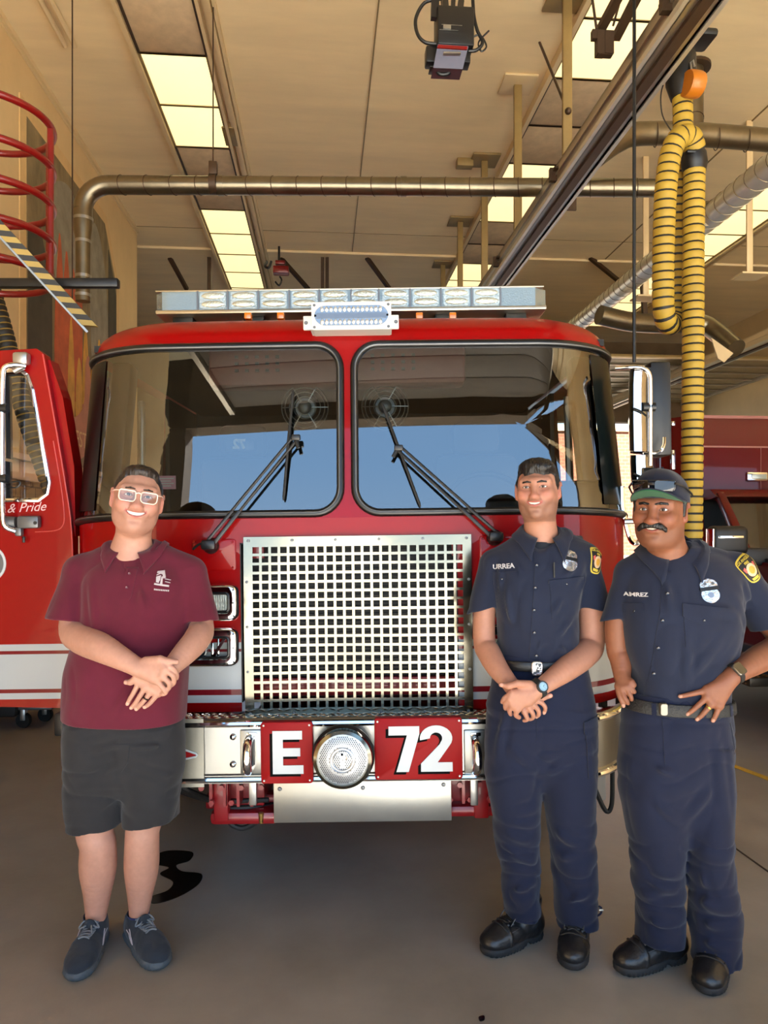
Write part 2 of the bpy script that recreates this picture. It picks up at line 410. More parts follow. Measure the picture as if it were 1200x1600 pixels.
def blob(pts, n=6): return [(p.x, p.y) for p in spline([Vector((a, b, 0)) for a, b in pts], n, True)]
mb = MB()
wp(mb, blob([(8.05, 5.2), (8.6, 5.3), (8.75, 4.6), (8.5, 3.9), (8.05, 4.2), (7.95, 4.8)]), .018)
wp(mb, blob([(9.35, 5.3), (9.75, 5.0), (9.95, 4.2), (9.9, 3.0), (9.5, 2.4), (9.3, 3.4), (9.2, 4.6)]), .018)
mb.build('smoke', MURG, mu, smooth=0)
mb = MB()
for q in range(4): wp(mb, blob([(8.15 + q * .21, 4.7 - q * .12), (8.28 + q * .21, 3.9), (8.18 + q * .2, 2.6), (8.02 + q * .2, 3.4)]), .022 + q * .001)
mb.build('red_streaks', MURR, mu, smooth=0)
mb = MB()
for q in range(5): wp(mb, blob([(8.5 + q * .26, 3.9 - (q % 2) * .4), (8.62 + q * .26, 3.2), (8.55 + q * .26, 2.35), (8.4 + q * .26, 3.0)]), .027 + q * .001)
mb.build('flames', MURO, mu, smooth=0)
mb = MB(); wp(mb, [(7.32, 2.3), (7.95, 2.3), (7.95, 4.0), (7.6, 4.6), (7.32, 4.4)], .019); wp(mb, [(9.96, 2.3), (10.34, 2.3), (10.34, 4.7), (9.98, 5.2)], .019); mb.build('dark_figures', MURD, mu, smooth=0)
mb = MB(); wp(mb, blob([(8.0, 3.05), (8.35, 2.75), (8.9, 2.95), (9.0, 3.5), (9.15, 3.5), (9.15, 2.55), (8.5, 2.3), (7.95, 2.6)]), .034); bn = mb.build('banner', MURP, mu, smooth=0)
mb = MB(); lettering(mb, 'BRAVEST', .26, wl(8.5, 2.55, .036), (0, 1, 0), (0, 0, 1)); mb.build('lettering', MURB, bn, smooth=0)
# side door and pale door frame in the brick, seen through the cab door window
o = thing('side_door', 'pale doorway in the tan brick beyond the open cab door', 'door', (UL + .06, 8.25, 0), bay=True)
MB().box((0, -.38, 0), (.05, .38, 1.93), bev=.01).build('door_leaf', TRIMW, o); MB().box((0, -.5, 0), (.04, -.4, 1.97)).box((0, .4, 0), (.04, .5, 1.97)).build('door_frame', BROWNSTEEL, o)
# floor marks
def floormark(name, pts, m, label, cat, z=.003, n=8, bay=False):
    P = spline([Vector((x, y, 0)) for x, y in pts], n, True) if n else [Vector((x, y, 0)) for x, y in pts]
    c = sum(P, Vector()) / len(P)
    o = MB().prism([p - c for p in P], (0, 0, z)).build(name, m, smooth=0); o.location = c
    return tag(o, label, cat)
def fl(px, py): D = EYE * F / (py - HY); return ((px - CX) * D / F, D)
floormark('oil_stain', [fl(*p) for p in ((238, 1340), (262, 1330), (300, 1332), (296, 1345), (276, 1352), (284, 1362), (314, 1366), (312, 1380), (290, 1396), (262, 1408), (238, 1412), (236, 1402), (262, 1392), (270, 1378), (250, 1366), (264, 1356), (240, 1350))], WET, 'dark wet oil stain on the floor behind the bare legs', 'stain', n=5)
floormark('floor_spot', [fl(*p) for p in ((748, 1590), (756, 1588), (757, 1594), (750, 1596))], WET, 'small black spot on the concrete at the front edge', 'spot', n=4)
a, b = fl(1128, 1188), fl(1330, 1262); a2, b2 = fl(1128, 1192), fl(1330, 1270)
floormark('floor_line', [a, b, b2, a2], YLINE, 'yellow painted line on the floor at the right', 'floor marking', n=0)
a, b = fl(1100, 1290), fl(1300, 1432); a2, b2 = fl(1101, 1292), fl(1300, 1435)
mbj = floormark('floor_joint', [a, b, b2, a2], mat('joint_filler', rgb(58, 48, 38), .8), 'dark expansion joint in the concrete by the boots', 'joint', n=0)
# ------------------------------------------------------------------ ducts, tracks and gear under the ceiling
def spiral_pipe(mb, pts, r, m=0, n=20, pitch=.11):
    P = spline(pts, 10); mb.tube(P, r, n, m=m)
def seams(mb, p0, p1, r, pitch=.13, tilt=.35, m=0, n=20):         # spiral lock seams along a straight run
    p0 = Vector(p0); p1 = Vector(p1); d = p1 - p0; L = d.length; x, y, z = frame_of(d)
    k = pitch * .5
    while k < L - pitch * .4:
        ring = []
        for q in range(n):
            a = 2 * PI * q / n; ring.append(p0 + z * (k + tilt * r * math.cos(a)) + (x * math.cos(a) + y * math.sin(a)) * (r + .001))
        mb.tube(ring, .004, 5, closed=True, m=m); k += pitch
def bthing(name, label, cat, p, group=None): return thing(name, label, cat, p, group=group, bay=True)
# long duct across the bay with the drop on the left
A = room(128, 330, 6.3); B = room(1026, 294, 6.6); C0 = room(172, 289, 6.3)
o = bthing('exhaust_duct', 'long grey spiral duct crossing the bay with an elbow down at the left', 'duct', A)
r = .078
mb = MB(); mb.tube([C0 - A, B - A], r, 24); mb.build('horizontal_run', GALV, o)
mb = MB(); seams(mb, C0 - A, B - A, r, .215); mb.build('spiral_seam', BROWNSTEEL, o)
el = [C0 - A] + [(C0 - A) + Vector((-.225 * math.sin(t), 0, -.225 * (1 - math.cos(t)))) for t in [k * PI / 16 for k in range(1, 9)]]
mb = MB(); mb.tube(el, r, 24); mb.build('elbow', GALV, o)
e = el[-1]; zb = room(134, 472, 6.3).z - A.z
mb = MB(); mb.tube([e, e + V(0, 0, -.08), e + V(0, 0, -.17), e + V(0, 0, -.26), V(e.x, e.y, zb)], [r, r, r * .98, .062, .060], 24); mb.build('drop', GALV, o)
mb = MB()
for zz in (e.z - .09, e.z - .28, zb + .20, zb + .04): mb.lathe([(.058, 0), (.083 if zz > e.z - .15 else .066, 0), (.083 if zz > e.z - .15 else .066, .025), (.058, .025)], (e.x, e.y, zz), n=24)
mb.build('band', STEEL, o)
for s in (.19, .52, .83):
    q = (C0 - A).lerp(B - A, s); x, y, z = frame_of(B - C0)
    MB().lathe([(r, 0), (r + .006, 0), (r + .006, .05), (r, .05)], q, (B - C0), n=24).build('collar', GALV, o)
# wires and cables hung from the ceiling
def wire(name, p0, p1, rr, m, label, cat, parts=None):
    o = MB().tube([Vector((0, 0, 0)), p1 - p0], rr, 8).build(name, m); o.location = p0; inbay(o); return tag(o, label, cat)
p = room(333, 270, 6.33); p = Vector((p.x, p.y, p.z))
wire('support_wire', Vector((p.x, p.y, ZC)), p, .006, BROWNSTEEL, 'thin dark wire holding up the long duct', 'wire')
o = bthing('duct_strap', 'dark strap clamped round the duct below its wire', 'strap', p)
MB().box((-.035, -.03, -.02), (.035, .03, .09), bev=.006).build('clamp', BROWNSTEEL, o); MB().lathe([(.078, -.03), (.084, -.03), (.084, .03), (.078, .03)], V(0, 0, -.10), (B - C0), n=24).build('ring', BROWNSTEEL, o)
p = room(113, 470, 5.9); wire('hanging_wire', Vector((p.x, p.y, ZC)), p, .006, BROWNSTEEL, 'thin dark wire hanging beside the red ladder cage', 'wire')
p = room(991, 566, 3.95); o = wire('hanging_cable', Vector((p.x, p.y, ZC)), p, .010, BLACK, 'thick black cable hanging in front of the rail', 'cable')
# hose rail with its hanger posts
def rail(label, u, z, v0, v1, name='hose_rail', m=ALU):
    o = bthing(name, label, 'rail', (u, v0, z)); L = v1 - v0
    mb = MB().box((-.085, 0, .0), (.085, L, .02)).box((-.085, 0, .0), (-.07, L, .19)).box((.07, 0, .0), (.085, L, .19)).box((-.085, 0, .17), (.085, L, .19)).box((-.10, 0, .0), (-.085, L, .03)).box((-.10, 0, .10), (-.085, L, .115)).box((.085, 0, 0), (.10, L, .03))
    mb.build('track', m, o, smooth=0)
    MB().box((-.03, 0, -.025), (.03, L, 0.0)).build('running_slot', BROWNSTEEL, o, smooth=0); MB().box((-.112, 0, -.012), (-.085, L, .022)).box((.085, 0, -.012), (.112, L, .022)).build('lower_lip', SILVERDUCT, o, smooth=0)
    return o
URL, ZRL = 1.90, 4.19
rl = rail('aluminium hose rail running deep into the bay over the engine', URL, ZRL, 1.5, 13.5)
mb = MB()
for q in range(6): mb.box((-.14, 2.2 + q * 1.9, .06), (-.085, 2.24 + q * 1.9, .16)); mb.box((-.12, 2.15 + q * 1.9, .13), (-.09, 2.29 + q * 1.9, .15))
mb.build('clip', BROWNSTEEL, rl)
names = ['nearest the front, with a brace rod', 'second from the front under a pale plate', 'third from the front above the light bar', 'fourth from the front, partly behind the light bar', 'hindmost, a stub above the light bar']
for i, (px, py) in enumerate(((886, -5), (809, 130), (757, 249), (719, 345), (692, 412))):
    c = on_z(px, py, ZC); zr = ZRL + .17
    o = bthing('hanger_post', 'olive hanger post of the rail, ' + names[i], 'post', (c.x, c.y, zr), group='hanger posts of the hose rail')
    MB().box((-.04, -.02, -.10), (.04, .02, ZC - zr - .02), bev=.005).build('post', OLIVE, o)
    MB().box((-.17, -.17, ZC - zr - .025), (.17, .17, ZC - zr), bev=.006).build('ceiling_plate', TRIMW if i == 1 else OLIVE, o)
    mb = MB().box((-.07, -.035, -.12), (.07, -.015, .1)); mb.build('bracket', BROWNSTEEL, o)
    if i == 0: MB().tube([V(-.06, .6, ZC - zr), V(0, -.02, .72)], .012, 8).build('brace_rod', BROWNSTEEL, o); MB().ball((0, -.03, .72), .03, 10).build('bolt', BROWNSTEEL, o)
rail('pale rail over the neighbouring bay, low at the right', 6.55, 4.25, 5.5, 17.0, m=TRIMW)
# silver duct along the right bay with its riser
u0 = 3.62; zd = 4.5
o = bthing('silver_duct', 'bright silver spiral duct running back above the yellow hose', 'duct', (u0, 1.2, zd))
MB().tube([V(0, 0, 0), V(.1, 11, 0)], .115, 24).build('run', SILVERDUCT, o); mb = MB(); seams(mb, V(0, 0, 0), V(.1, 11, 0), .115, .16); mb.build('spiral_seam', GALV, o)
o = bthing('duct_riser', 'vertical duct rising from the silver duct to the ceiling', 'duct', (u0 - .02, 6.95, zd + .05))
MB().tube([V(0, 0, 0), V(0, 0, ZC - zd - .06)], .112, 24).build('riser', GALV, o); MB().lathe([(.11, 0), (.18, 0), (.18, .03), (.11, .03)], V(0, 0, ZC - zd - .09), n=24).build('flange', BROWNSTEEL, o)
mb = MB(); seams(mb, V(0, 0, .1), V(0, 0, ZC - zd - .15), .112, .25); mb.build('spiral_seam', BROWNSTEEL, o)
MB().tube([V(0, 0, -.05), V(0, -.16, -.02), V(-.0, -.3, -.05)], [.112, .118, .112], 20).build('tee', GALV, o)
P = [room(905, 262, 6.15), room(935, 240, 6.25), room(965, 220, 6.4), room(1000, 209, 6.48), room(1100, 211, 6.6), room(1230, 222, 6.75)]
o = bthing('branch_duct', 'grey duct with a bend, crossing behind the yellow hose', 'duct', P[2])
MB().tube(spline([q - P[2] for q in P], 6), .099, 24).build('pipe', GALV, o); mb = MB(); seams(mb, P[3] - P[2], P[5] - P[2], .099, .3); mb.build('spiral_seam', BROWNSTEEL, o)
P = [room(936, 492, 9.2), room(985, 503, 9.3), room(1040, 506, 9.4), room(1095, 506, 9.5), room(1120, 520, 9.4), room(1150, 545, 9.1)]
o = bthing('low_duct', 'grey duct crossing low behind the yellow hose loop', 'duct', P[2]); MB().tube(spline([q - P[2] for q in P], 6), .12, 20).build('pipe', GALV, o); MB().tube([V(-.1, .0, .1), V(-.1, 0, ZC - P[2].z)], .012, 8).tube([V(.35, .05, .1), V(.35, .05, ZC - P[2].z)], .012, 8).build('hanger_rod', BROWNSTEEL, o)
MB().prism([room(1112, 528, 9.05) - P[2], room(1146, 552, 9.05) - P[2], room(1132, 566, 9.05) - P[2], room(1122, 560, 9.05) - P[2]], (0, .02, 0)).build('gusset', TRIMW, o, smooth=0)
# yellow exhaust hose on its trolley
DH = 4.4; K = room(1068, 130, DH)
def kk(px, py, dd=0.0): return room(px, py, DH + dd) - K
o = bthing('exhaust_hose', 'yellow and black ribbed exhaust hose looped down from a trolley on the rail', 'hose', K)
rh = .063
mb = MB(); hose(mb, [kk(1066, 150), kk(1067, 180), kk(1067, 208)], rh * .92, .045); mb.build('upper_hose', [YELLOW, HOSEBLACK], o)
mb = MB(); hose(mb, [kk(1086, 236, -.02), kk(1078, 214, -.06), kk(1060, 216, -.09), kk(1047, 245, -.09), kk(1040, 300, -.08), kk(1037, 370, -.05), kk(1036, 440, -.02), kk(1037, 485, 0), kk(1044, 506, .06), kk(1054, 500, .14), kk(1057, 470, .17), kk(1057, 400, .18), kk(1060, 300, .16), kk(1072, 215, .08)], rh, .05); mb.build('loop_hose', [YELLOW, HOSEBLACK], o)
mb = MB(); hose(mb, [kk(1085, 262), kk(1084, 320), kk(1083, 420), kk(1083, 540), kk(1082, 660), kk(1081, 780), kk(1080, 900), kk(1078, 985)], rh, .05); mb.build('drop_hose', [YELLOW, HOSEBLACK], o)
mb = MB(); mb.tube([kk(1066, 60), kk(1064, 90), kk(1064, 130), kk(1066, 153)], [.05, .085, .088, .066], 18); mb.box(kk(1052, 50, -.1), kk(1100, 72, .1), bev=.02); mb.build('trolley_boot', BLACK, o)
mb = MB(); mb.lathe([(.0, 0), (.07, 0), (.075, .02), (.075, .07), (.07, .09), (.0, .09)], kk(1072, 130, -.10), (1, .15, 0), 24, cap=False); bl = mb.build('balancer', ORANGE, o)
mb = MB(); mb.tube([kk(1081, 112, -.1), kk(1079, 98, -.1), kk(1083, 94, -.1), kk(1085, 104, -.1)], .006, 6); mb.build('hook', STEEL, bl)
mb = MB(); mb.tube([kk(1083, 225, -.03), kk(1084, 240, -.02), kk(1085, 256), kk(1085, 268)], [.035, .07, .075, .066], 18); mb.box(kk(1074, 232, -.09), kk(1093, 246, -.03), bev=.01); mb.build('connector', BLACK, o)
mb = MB(); mb.tube(spline([kk(1042, 120), kk(1033, 145, -.05), kk(1035, 180, -.05), kk(1050, 206, -.05)], 6), .004, 6); mb.build('cord', BLACK, o)
# ribbed hose, striped bar and black bar at the left
P = [room(-14, 452, 5.05), room(6, 520, 5.05), room(20, 575, 5.05), room(42, 655, 5.05), room(68, 728, 5.08), room(92, 800, 5.12), room(104, 880, 5.15)]
o = bthing('ribbed_hose', 'dark ribbed hose behind the open cab door window', 'hose', P[0])
mb = MB(); hose(mb, [q - P[0] for q in P], .062, .042); mb.build('hose', [HOSEBLACK, mat('tan_hose_rib', rgb(150, 124, 56), .55)], o)
a, b = room(-60, 290, 3.72), room(143, 512, 4.0); d = b - a
o = bthing('striped_pole', 'yellow and black hazard striped bar slanting down to the cab roof', 'bar', a)
mb = MB(); dn = d.normalized(); w = dn.cross(V(0, 1, 0)).normalized(); t_ = V(0, .03, 0); n = int(d.length / .038)
for k in range(n):
    c0, c1 = dn * (.038 * k), dn * (.038 * (k + 1)); sh = dn * .026
    mb.prism([c0 - w * .028 - sh, c1 - w * .028 - sh, c1 + w * .028 + sh, c0 + w * .028 + sh], t_, k % 2)
mb.build('striped_face', [mat('hazard_yellow', rgb(168, 140, 58), .5), HOSEBLACK], o, smooth=0)
sw_ = w if w.z < 0 else -w
MB().bar(sw_ * .034 + V(0, .01, 0), d + sw_ * .034 + V(0, .01, 0), .012, .012).build('metal_edge', STEEL, o)
a, b = room(-40, 443, 4.06), room(186, 443, 4.06); o = MB().bar(V(0, 0, 0), b - a, .05, .05, bev=.008).build('black_bar', BLACK); o.location = a; inbay(o); tag(o, 'black horizontal bar crossing behind the striped bar', 'bar')
# red ladder cage
c = room(-24, 190, 4.5); rr = .385
o = bthing('ladder_cage', 'red tubular safety cage around a wall ladder', 'ladder cage', (c.x, c.y, 3.05))
for z in (4.03, 3.78, 3.55, 3.325, 3.10):
    MB().tube([V(rr * math.cos(2 * PI * k / 48), rr * math.sin(2 * PI * k / 48), z - 3.05) for k in range(48)], .022, 10, closed=True).build('hoop', REDPIPE, o)
for a in (2, 41, 139, 178):
    x, y = rr * math.cos(math.radians(a)), rr * math.sin(math.radians(a)); MB().tube([V(x, y, .03), V(x, y, .99)], .02, 10).build('upright', REDPIPE, o)
wd_ = -(c.x - UL) + .0
for z in (4.0, 3.2):
    for y in (-.25, .25): MB().tube([V(-.28, y, z - 3.05), V(wd_, y, z - 3.05)], .018, 8).build('wall_bracket', REDPIPE, o)
for y in (-.22, .22): MB().tube([V(wd_ + .14, y, -2.9), V(wd_ + .14, y, 1.0)], .02, 8).build('ladder_rail', REDPIPE, o)
for k in range(13): MB().tube([V(wd_ + .14, -.22, -2.7 + k * .29), V(wd_ + .14, .22, -2.7 + k * .29)], .014, 8).build('rung', REDPIPE, o)
# gear hanging in the top centre
K = room(700, 60, 5.0)
def g(px, py, dd=0.0): return room(px, py, 5.0 + dd) - K
o = bthing('ceiling_trolley', 'black hanging trolley with a glossy red and violet lens box', 'trolley', K)
mb = MB()
mb.bar(g(690, -60, .25), g(697, 38), .07, .04).bar(g(728, -60, .25), g(716, 38), .05, .04).bar(g(712, -60, .25), g(706, 38), .02, .03)
mb.bar(g(681, -30), g(679, 30), .045, .05); mb.build('arm', BLACK, o)
mb = MB().box(g(684, 68, -.06), g(733, 38, .14), bev=.012).box(g(666, 70, .0), g(682, 110, .1), bev=.01).box(g(672, 104, 0), g(686, 116, .1), bev=.008).box(g(725, 70, 0), g(731, 111, .1), bev=.006); mb.build('housing', BLACK, o)
mb = MB().box(g(687, 46, -.075), g(716, 48, -.06)).box(g(690, 38, -.075), g(722, 40, -.06)).box(g(693, 44, -.08), g(704, 41, -.06)); mb.build('bracket', STEEL, o)
lens = mat('violet_lens', rgb(72, 54, 62), .2, coat=.5, var=.1)
mb = MB(); q = [g(684, 69, -.09), g(732, 72, -.09), g(723, 108, -.05), g(677, 106, -.05)]; mb.prism(q, V(0, .12, 0)); lb = mb.build('lens_box', lens, o, smooth=0)
mb = MB().prism([g(685, 69.5, -.095), g(731, 72.5, -.095), g(730, 77, -.095), g(683, 74, -.095)], V(0, .02, 0)); mb.build('red_band', REDPIPE, lb, smooth=0)
mb = MB().prism([g(693, 80.5, -.1), g(720, 81, -.1), g(720, 83.5, -.1), g(693, 83, -.1)], V(0, .02, 0)); mb.build('reflector', STEEL, lb, smooth=0)
mb = MB(); mb.tube(spline([g(690, -2), g(664, 4), g(650, 28), g(652, 52), g(664, 66), g(684, 69)], 8), .012, 8); mb.tube(spline([g(738, -30), g(740, 20), g(746, 48), g(754, 66), g(745, 78), g(732, 80)], 8), .012, 8)
mb.tube(spline([g(735, 60), g(750, 55), g(760, 72), g(752, 80), g(748, 66), g(764, 48)], 8), .006, 6); mb.tube(spline([g(680, 106), g(688, 116), g(700, 115), g(704, 108)], 8), .013, 8); mb.build('cable', BLACK, o)
K = room(945, 45, 4.5)
def g(px, py, dd=0.0): return room(px, py, 4.5 + dd) - K
o = bthing('rail_bracket', 'dark bracket with two short rails hanging under the middle light strip', 'bracket', K)
mb = MB().bar(g(985, -40, -.3), g(932, 58, .1), .05, .04).bar(g(1008, -30, -.3), g(962, 60, .1), .05, .04).bar(g(923, -20), g(932, 45), .012, .012).bar(g(972, -10), g(958, 40), .012, .012); mb.build('rails', BROWNSTEEL, o)
mb = MB().box(g(934, 47), g(941, 92, .06)).box(g(946, 47), g(954, 92, .06)).box(g(934, 47), g(954, 56, .06)).box(g(936, 84), g(952, 91, .05)); mb.box(g(926, 45), g(936, 66, .04)); mb.build('bracket', BROWNSTEEL, o)
# small red hoist and dark braces far back under the ceiling
K = room(437, 420, 11.9)
o = bthing('chain_hoist', 'small red hoist hanging far back above the light bar', 'hoist', K)
def g(px, py, dd=0.0): return room(px, py, 11.9 + dd) - K
MB().box(g(426, 414, -.1), g(452, 432, .1), bev=.02).box(g(430, 406, -.06), g(446, 416, .06), bev=.01).build('body', REDPIPE, o); MB().tube(spline([g(437, 432), g(440, 438), g(436, 446), g(430, 440)], 6), .015, 6).build('hook', BLACK, o); MB().tube(spline([g(418, 408), g(414, 416), g(420, 418), g(424, 408)], 6), .02, 6).tube([g(436, 384), g(436, 408)], .02, 6).build('chain', BLACK, o)
mm = ['slanting, nearest the left wall', 'upright, left of the lit strip', 'slanting by the red hoist', 'upright left one of a pair', 'upright right one of a pair', 'slanting right of the centre pair', 'slanting right of the rail', 'upright behind the yellow hose']
for i, (p0, p1, D) in enumerate((((265, 414), (292, 452), 12.4), ((327, 412), (327, 455), 12.4), ((438, 398), (482, 452), 12.4), ((504, 396), (504, 455), 12.4), ((511, 396), (511, 455), 12.4), ((573, 418), (612, 456), 12.4), ((922, 400), (968, 440), 12.4), ((1004, 440), (1008, 500), 9.8))):
    a, b = room(*p0, D), room(*p1, D + (.0 if i in (1, 3, 4, 7) else .6))
    if i != 7: a.z = ZC
    q = MB().bar(V(0, 0, 0), b - a, .06, .06).build('ceiling_brace', BROWNSTEEL); q.location = a; inbay(q); tag(q, 'dark steel ceiling brace, ' + mm[i], 'brace', 'steel braces under the rear ceiling')
q = MB().box((-.09, -.2, 0), (.09, .2, .07), bev=.01).build('junction_box', OLIVE); q.location = on_z(362, 215, ZC - .07); inbay(q); tag(q, 'small grey box on the ceiling beside the left light strip', 'box')
q = MB().box((-.1, -.06, 0), (.1, .06, .1), bev=.01).build('junction_box', OLIVE); q.location = on_z(726, 262, ZC - .1); inbay(q); tag(q, 'small box on the ceiling left of the third hanger post', 'box')
q = MB().tube([V(0, -.45, .03), V(0, .55, .03)], .025, 8).tube([V(.09, -.45, .03), V(.09, .55, .03)], .025, 8).build('conduit', TRIMW); q.location = on_z(66, 12, ZC - .06); inbay(q); tag(q, 'pair of short pale tubes on the ceiling at the top left corner', 'tube')
# overhead sectional door, open, behind the second vehicle
o = bthing('sectional_door', 'raised sectional door hanging flat under the ceiling behind the second vehicle', 'door', (6.3, 12.6, 4.54))
mb = MB()
for k in range(8): MB().box((-3.3, k * .58, 0), (2.4, k * .58 + .56, .045), bev=.006).build('panel', OLIVE, o); mb.box((-3.3, k * .58 - .03, -.03), (2.4, k * .58 + .005, -.002))
mb.build('hinge_rails', ALU, o, smooth=0)
MB().box((-3.4, 0, -.05), (-3.33, 4.8, .06)).box((2.43, 0, -.05), (2.5, 4.8, .06)).build('side_track', ALU, o, smooth=0)
for k, (px, py, D) in enumerate(((1009, 420, 9.0), (1171, 300, 8.2))):
    a = room(px, py, D); zz = 4.35
    q = bthing('strap_hanger', ['pale hanger strap with a plate left of the hose drop', 'pale hanger strap right of the hose, below the far light strip'][k], 'hanger', (a.x, a.y, zz), group='hanger straps over the right bay')
    MB().box((-.035, -.012, 0), (.035, .012, ZC - zz), bev=.003).build('strap', TRIMW, q); MB().box((-.15, -.12, -.02), (.15, .12, 0)).build('plate', TRIMW, q)

o = bthing('sectional_door', 'raised brown front door stored flat under the ceiling at the bay entrance', 'door', (.5, -3.1, 5.08))
FD = mat('dark_brown_door_panel', rgb(72, 60, 40), .6, var=.25, scale=7, bump=.3, bscale=12)
for k in range(9): MB().box((-3.1, k * .58, 0), (3.3, k * .58 + .565, .05), bev=.01).build('panel', FD, o)
MB().box((-3.2, -.1, -.06), (-3.12, 5.4, .08)).build('side_track', ALU, o, smooth=0); MB().box((3.32, -.1, -.06), (3.4, 5.4, .08)).build('side_track', ALU, o, smooth=0)
mb = MB()
for x in (-3.16, 3.36):
    for y in (.3, 4.9): MB().box((x - .02, y - .02, .05), (x + .02, y + .02, ZC - 5.08)).build('track_hanger', OLIVE, o, smooth=0)
# ------------------------------------------------------------------ the fire engine (its own coordinates: x across, y back from the face, z up)
RED = mat('engine_red_paint', rgb(146, 3, 5), 0.36, coat=0.42, spec=0.12)
def striped(name, bands):               # red paint with the white and maroon stripes painted on at fixed heights
    m = RED.copy(); m.name = name; t = m.node_tree; b = t.nodes['Principled BSDF']
    co = [n for n in t.nodes if n.type == 'TEX_COORD'][0]; sp = _n(t, 'ShaderNodeSeparateXYZ'); cr = _n(t, 'ShaderNodeValToRGB')
    mr = _n(t, 'ShaderNodeMapRange'); mr.inputs[1].default_value = 0.7; mr.inputs[2].default_value = 1.2
    t.links.new(co.outputs['Object'], sp.inputs[0]); t.links.new(sp.outputs['Z'], mr.inputs[0]); t.links.new(mr.outputs[0], cr.inputs[0])
    cr.color_ramp.interpolation = 'CONSTANT'; el = cr.color_ramp.elements
    Rd, W, Mn = rgb(146, 3, 5), rgb(182, 188, 190), rgb(116, 14, 26)
    zs = [(0.7, Rd), (bands[0], W), (bands[1], Mn), (bands[2], W), (bands[3], Mn), (bands[4], W), (bands[5], Rd)]
    for k, (z, c) in enumerate(zs):
        p = (z - 0.7) / 0.5
        q = el[k] if k < 2 else el.new(p)
        q.position = p; q.color = c
    t.links.new(cr.outputs[0], b.inputs['Base Color']); return m
REDS = striped('engine_red_with_stripes', (.838, .868, .892, 1.048, 1.060, 1.088))
REDD = striped('door_red_with_stripes', (.806, .834, .851, 1.008, 1.024, 1.052))
GLASS = glassy('windshield_glass', (.50, .53, .50, 1), .115)
SGLASS = glassy('side_glass', (.8, .82, .8, 1), .07)
POLISH = mat('polished_stainless', rgb(132, 128, 114), 0.15, 1.0, bump=.12, bscale=5, var=.04, scale=3)
BRUSH = mat('brushed_stainless', rgb(148, 148, 144), 0.34, 1.0, bump=.05, bscale=30, stretch=(1, 1, 30))
FRAMERED = mat('chassis_red', rgb(140, 16, 22), 0.4, coat=.4, var=.12, scale=9)
SEAL = mat('black_window_seal', rgb(14, 14, 15), 0.35)
DARKIN = mat('dark_cab_lining', rgb(24, 23, 21), 0.7, var=.15, scale=9)
SEATM = mat('dark_seat_fabric', rgb(44, 46, 50), 0.8, var=.12, scale=30)
CORE = mat('radiator_core', rgb(16, 15, 13), 0.6)
PLATEW = mat('silver_plate', rgb(158, 158, 152), 0.3, 0.75, var=.05, scale=6, bump=.03, bscale=10)
WHITEP = mat('white_lettering', rgb(200, 206, 208), 0.45)
SIGNRED = mat('sign_red', rgb(142, 7, 11), 0.5, spec=.2)
LENS = mat('clear_lamp_lens', rgb(166, 176, 172), 0.12, 0.35, coat=1.0, bump=.35, bscale=120, var=.08, scale=60)
LEDM = mat('lamp_module', rgb(200, 202, 184), 0.2, 0.5, coat=1.0, bump=.4, bscale=160)
AMBER = mat('amber_marker_lens', rgb(216, 120, 20), 0.25, coat=1.0)
GREYCAST = mat('grey_cast_metal', rgb(108, 110, 112), 0.42, 0.6, var=.06, scale=12)
HOLEB = mat('matte_black_paint', rgb(14, 13, 13), .9, spec=.1)
HOLE = mat('dark_perforation', rgb(40, 42, 46), 0.5, 0.5)
TYRE = mat('tyre_rubber', rgb(24, 23, 22), 0.8, var=.1, scale=12)

EX, EY = -0.128, 3.05
ROLL = math.radians(0.75)
eng = thing('fire_engine', 'big red fire engine facing the camera with E 72 on its chrome bumper', 'fire engine', (EX, EY, 0))
eng.rotation_euler = (0, -ROLL, 0)
RI = Matrix.Rotation(ROLL, 3, 'Y')
def T(px, py, D): return RI @ (at(px, py, D) - Vector((EX, EY, 0)))
HW, XC, CR = 1.265, 0.815, 0.45
def plan(s):                            # plan outline of the cab by arc length from the middle
    sg = -1 if s < 0 else 1; a = abs(s)
    if a <= XC: return sg * a, .012 * (a / XC) ** 2
    La = CR * PI / 2
    if a <= XC + La:
        t = (a - XC) / CR; return sg * (XC + CR * math.sin(t)), .012 + .438 * (1 - math.cos(t)) / 1.0
    return sg * HW, .45 + (a - XC - La)
SSIDE = XC + CR * PI / 2                # where the straight side begins
ZW0, ZW1, ZT = 1.60, 2.36, 2.49
def S(s, z, out=0.0):
    x, y = plan(s)
    l = max(0.0, z - ZW0); y += min(l, ZW1 - ZW0 + .1) * .14 * max(0, 1 - max(0, y - .45) / .6)
    x *= 1 - .028 * min(1, l / .76)
    if z > ZW1:
        t = min(1, (z - ZW1) / (ZT - ZW1)); i = .14 * (1 - math.sqrt(max(0, 1 - t * t)))
        x *= 1 - i / HW; y += i
    if out:
        e = 1e-3; x1, y1 = plan(s + e); x0, y0 = plan(s - e); n = Vector((y1 - y0, -(x1 - x0), 0)).normalized()
        if n.y > 0 and abs(s) < SSIDE: n = -n
        if abs(s) >= SSIDE: n = Vector((1 if s > 0 else -1, 0, 0))
        x += n.x * out; y += n.y * out
    return Vector((x, y, z))
SEND = SSIDE + 1.9
def lsp(a, b, n): return [a + (b - a) * k / (n - 1) for k in range(n)]
DOOR0, DOOR1 = SSIDE + .10, SSIDE + 1.15
def skip_low(s, z):
    if abs(s + .018 * 0) < .45 and .84 < z < 1.50: return True           # behind the grille
    if -DOOR1 < s < -DOOR0: return True                                   # the open door on the left
    return False
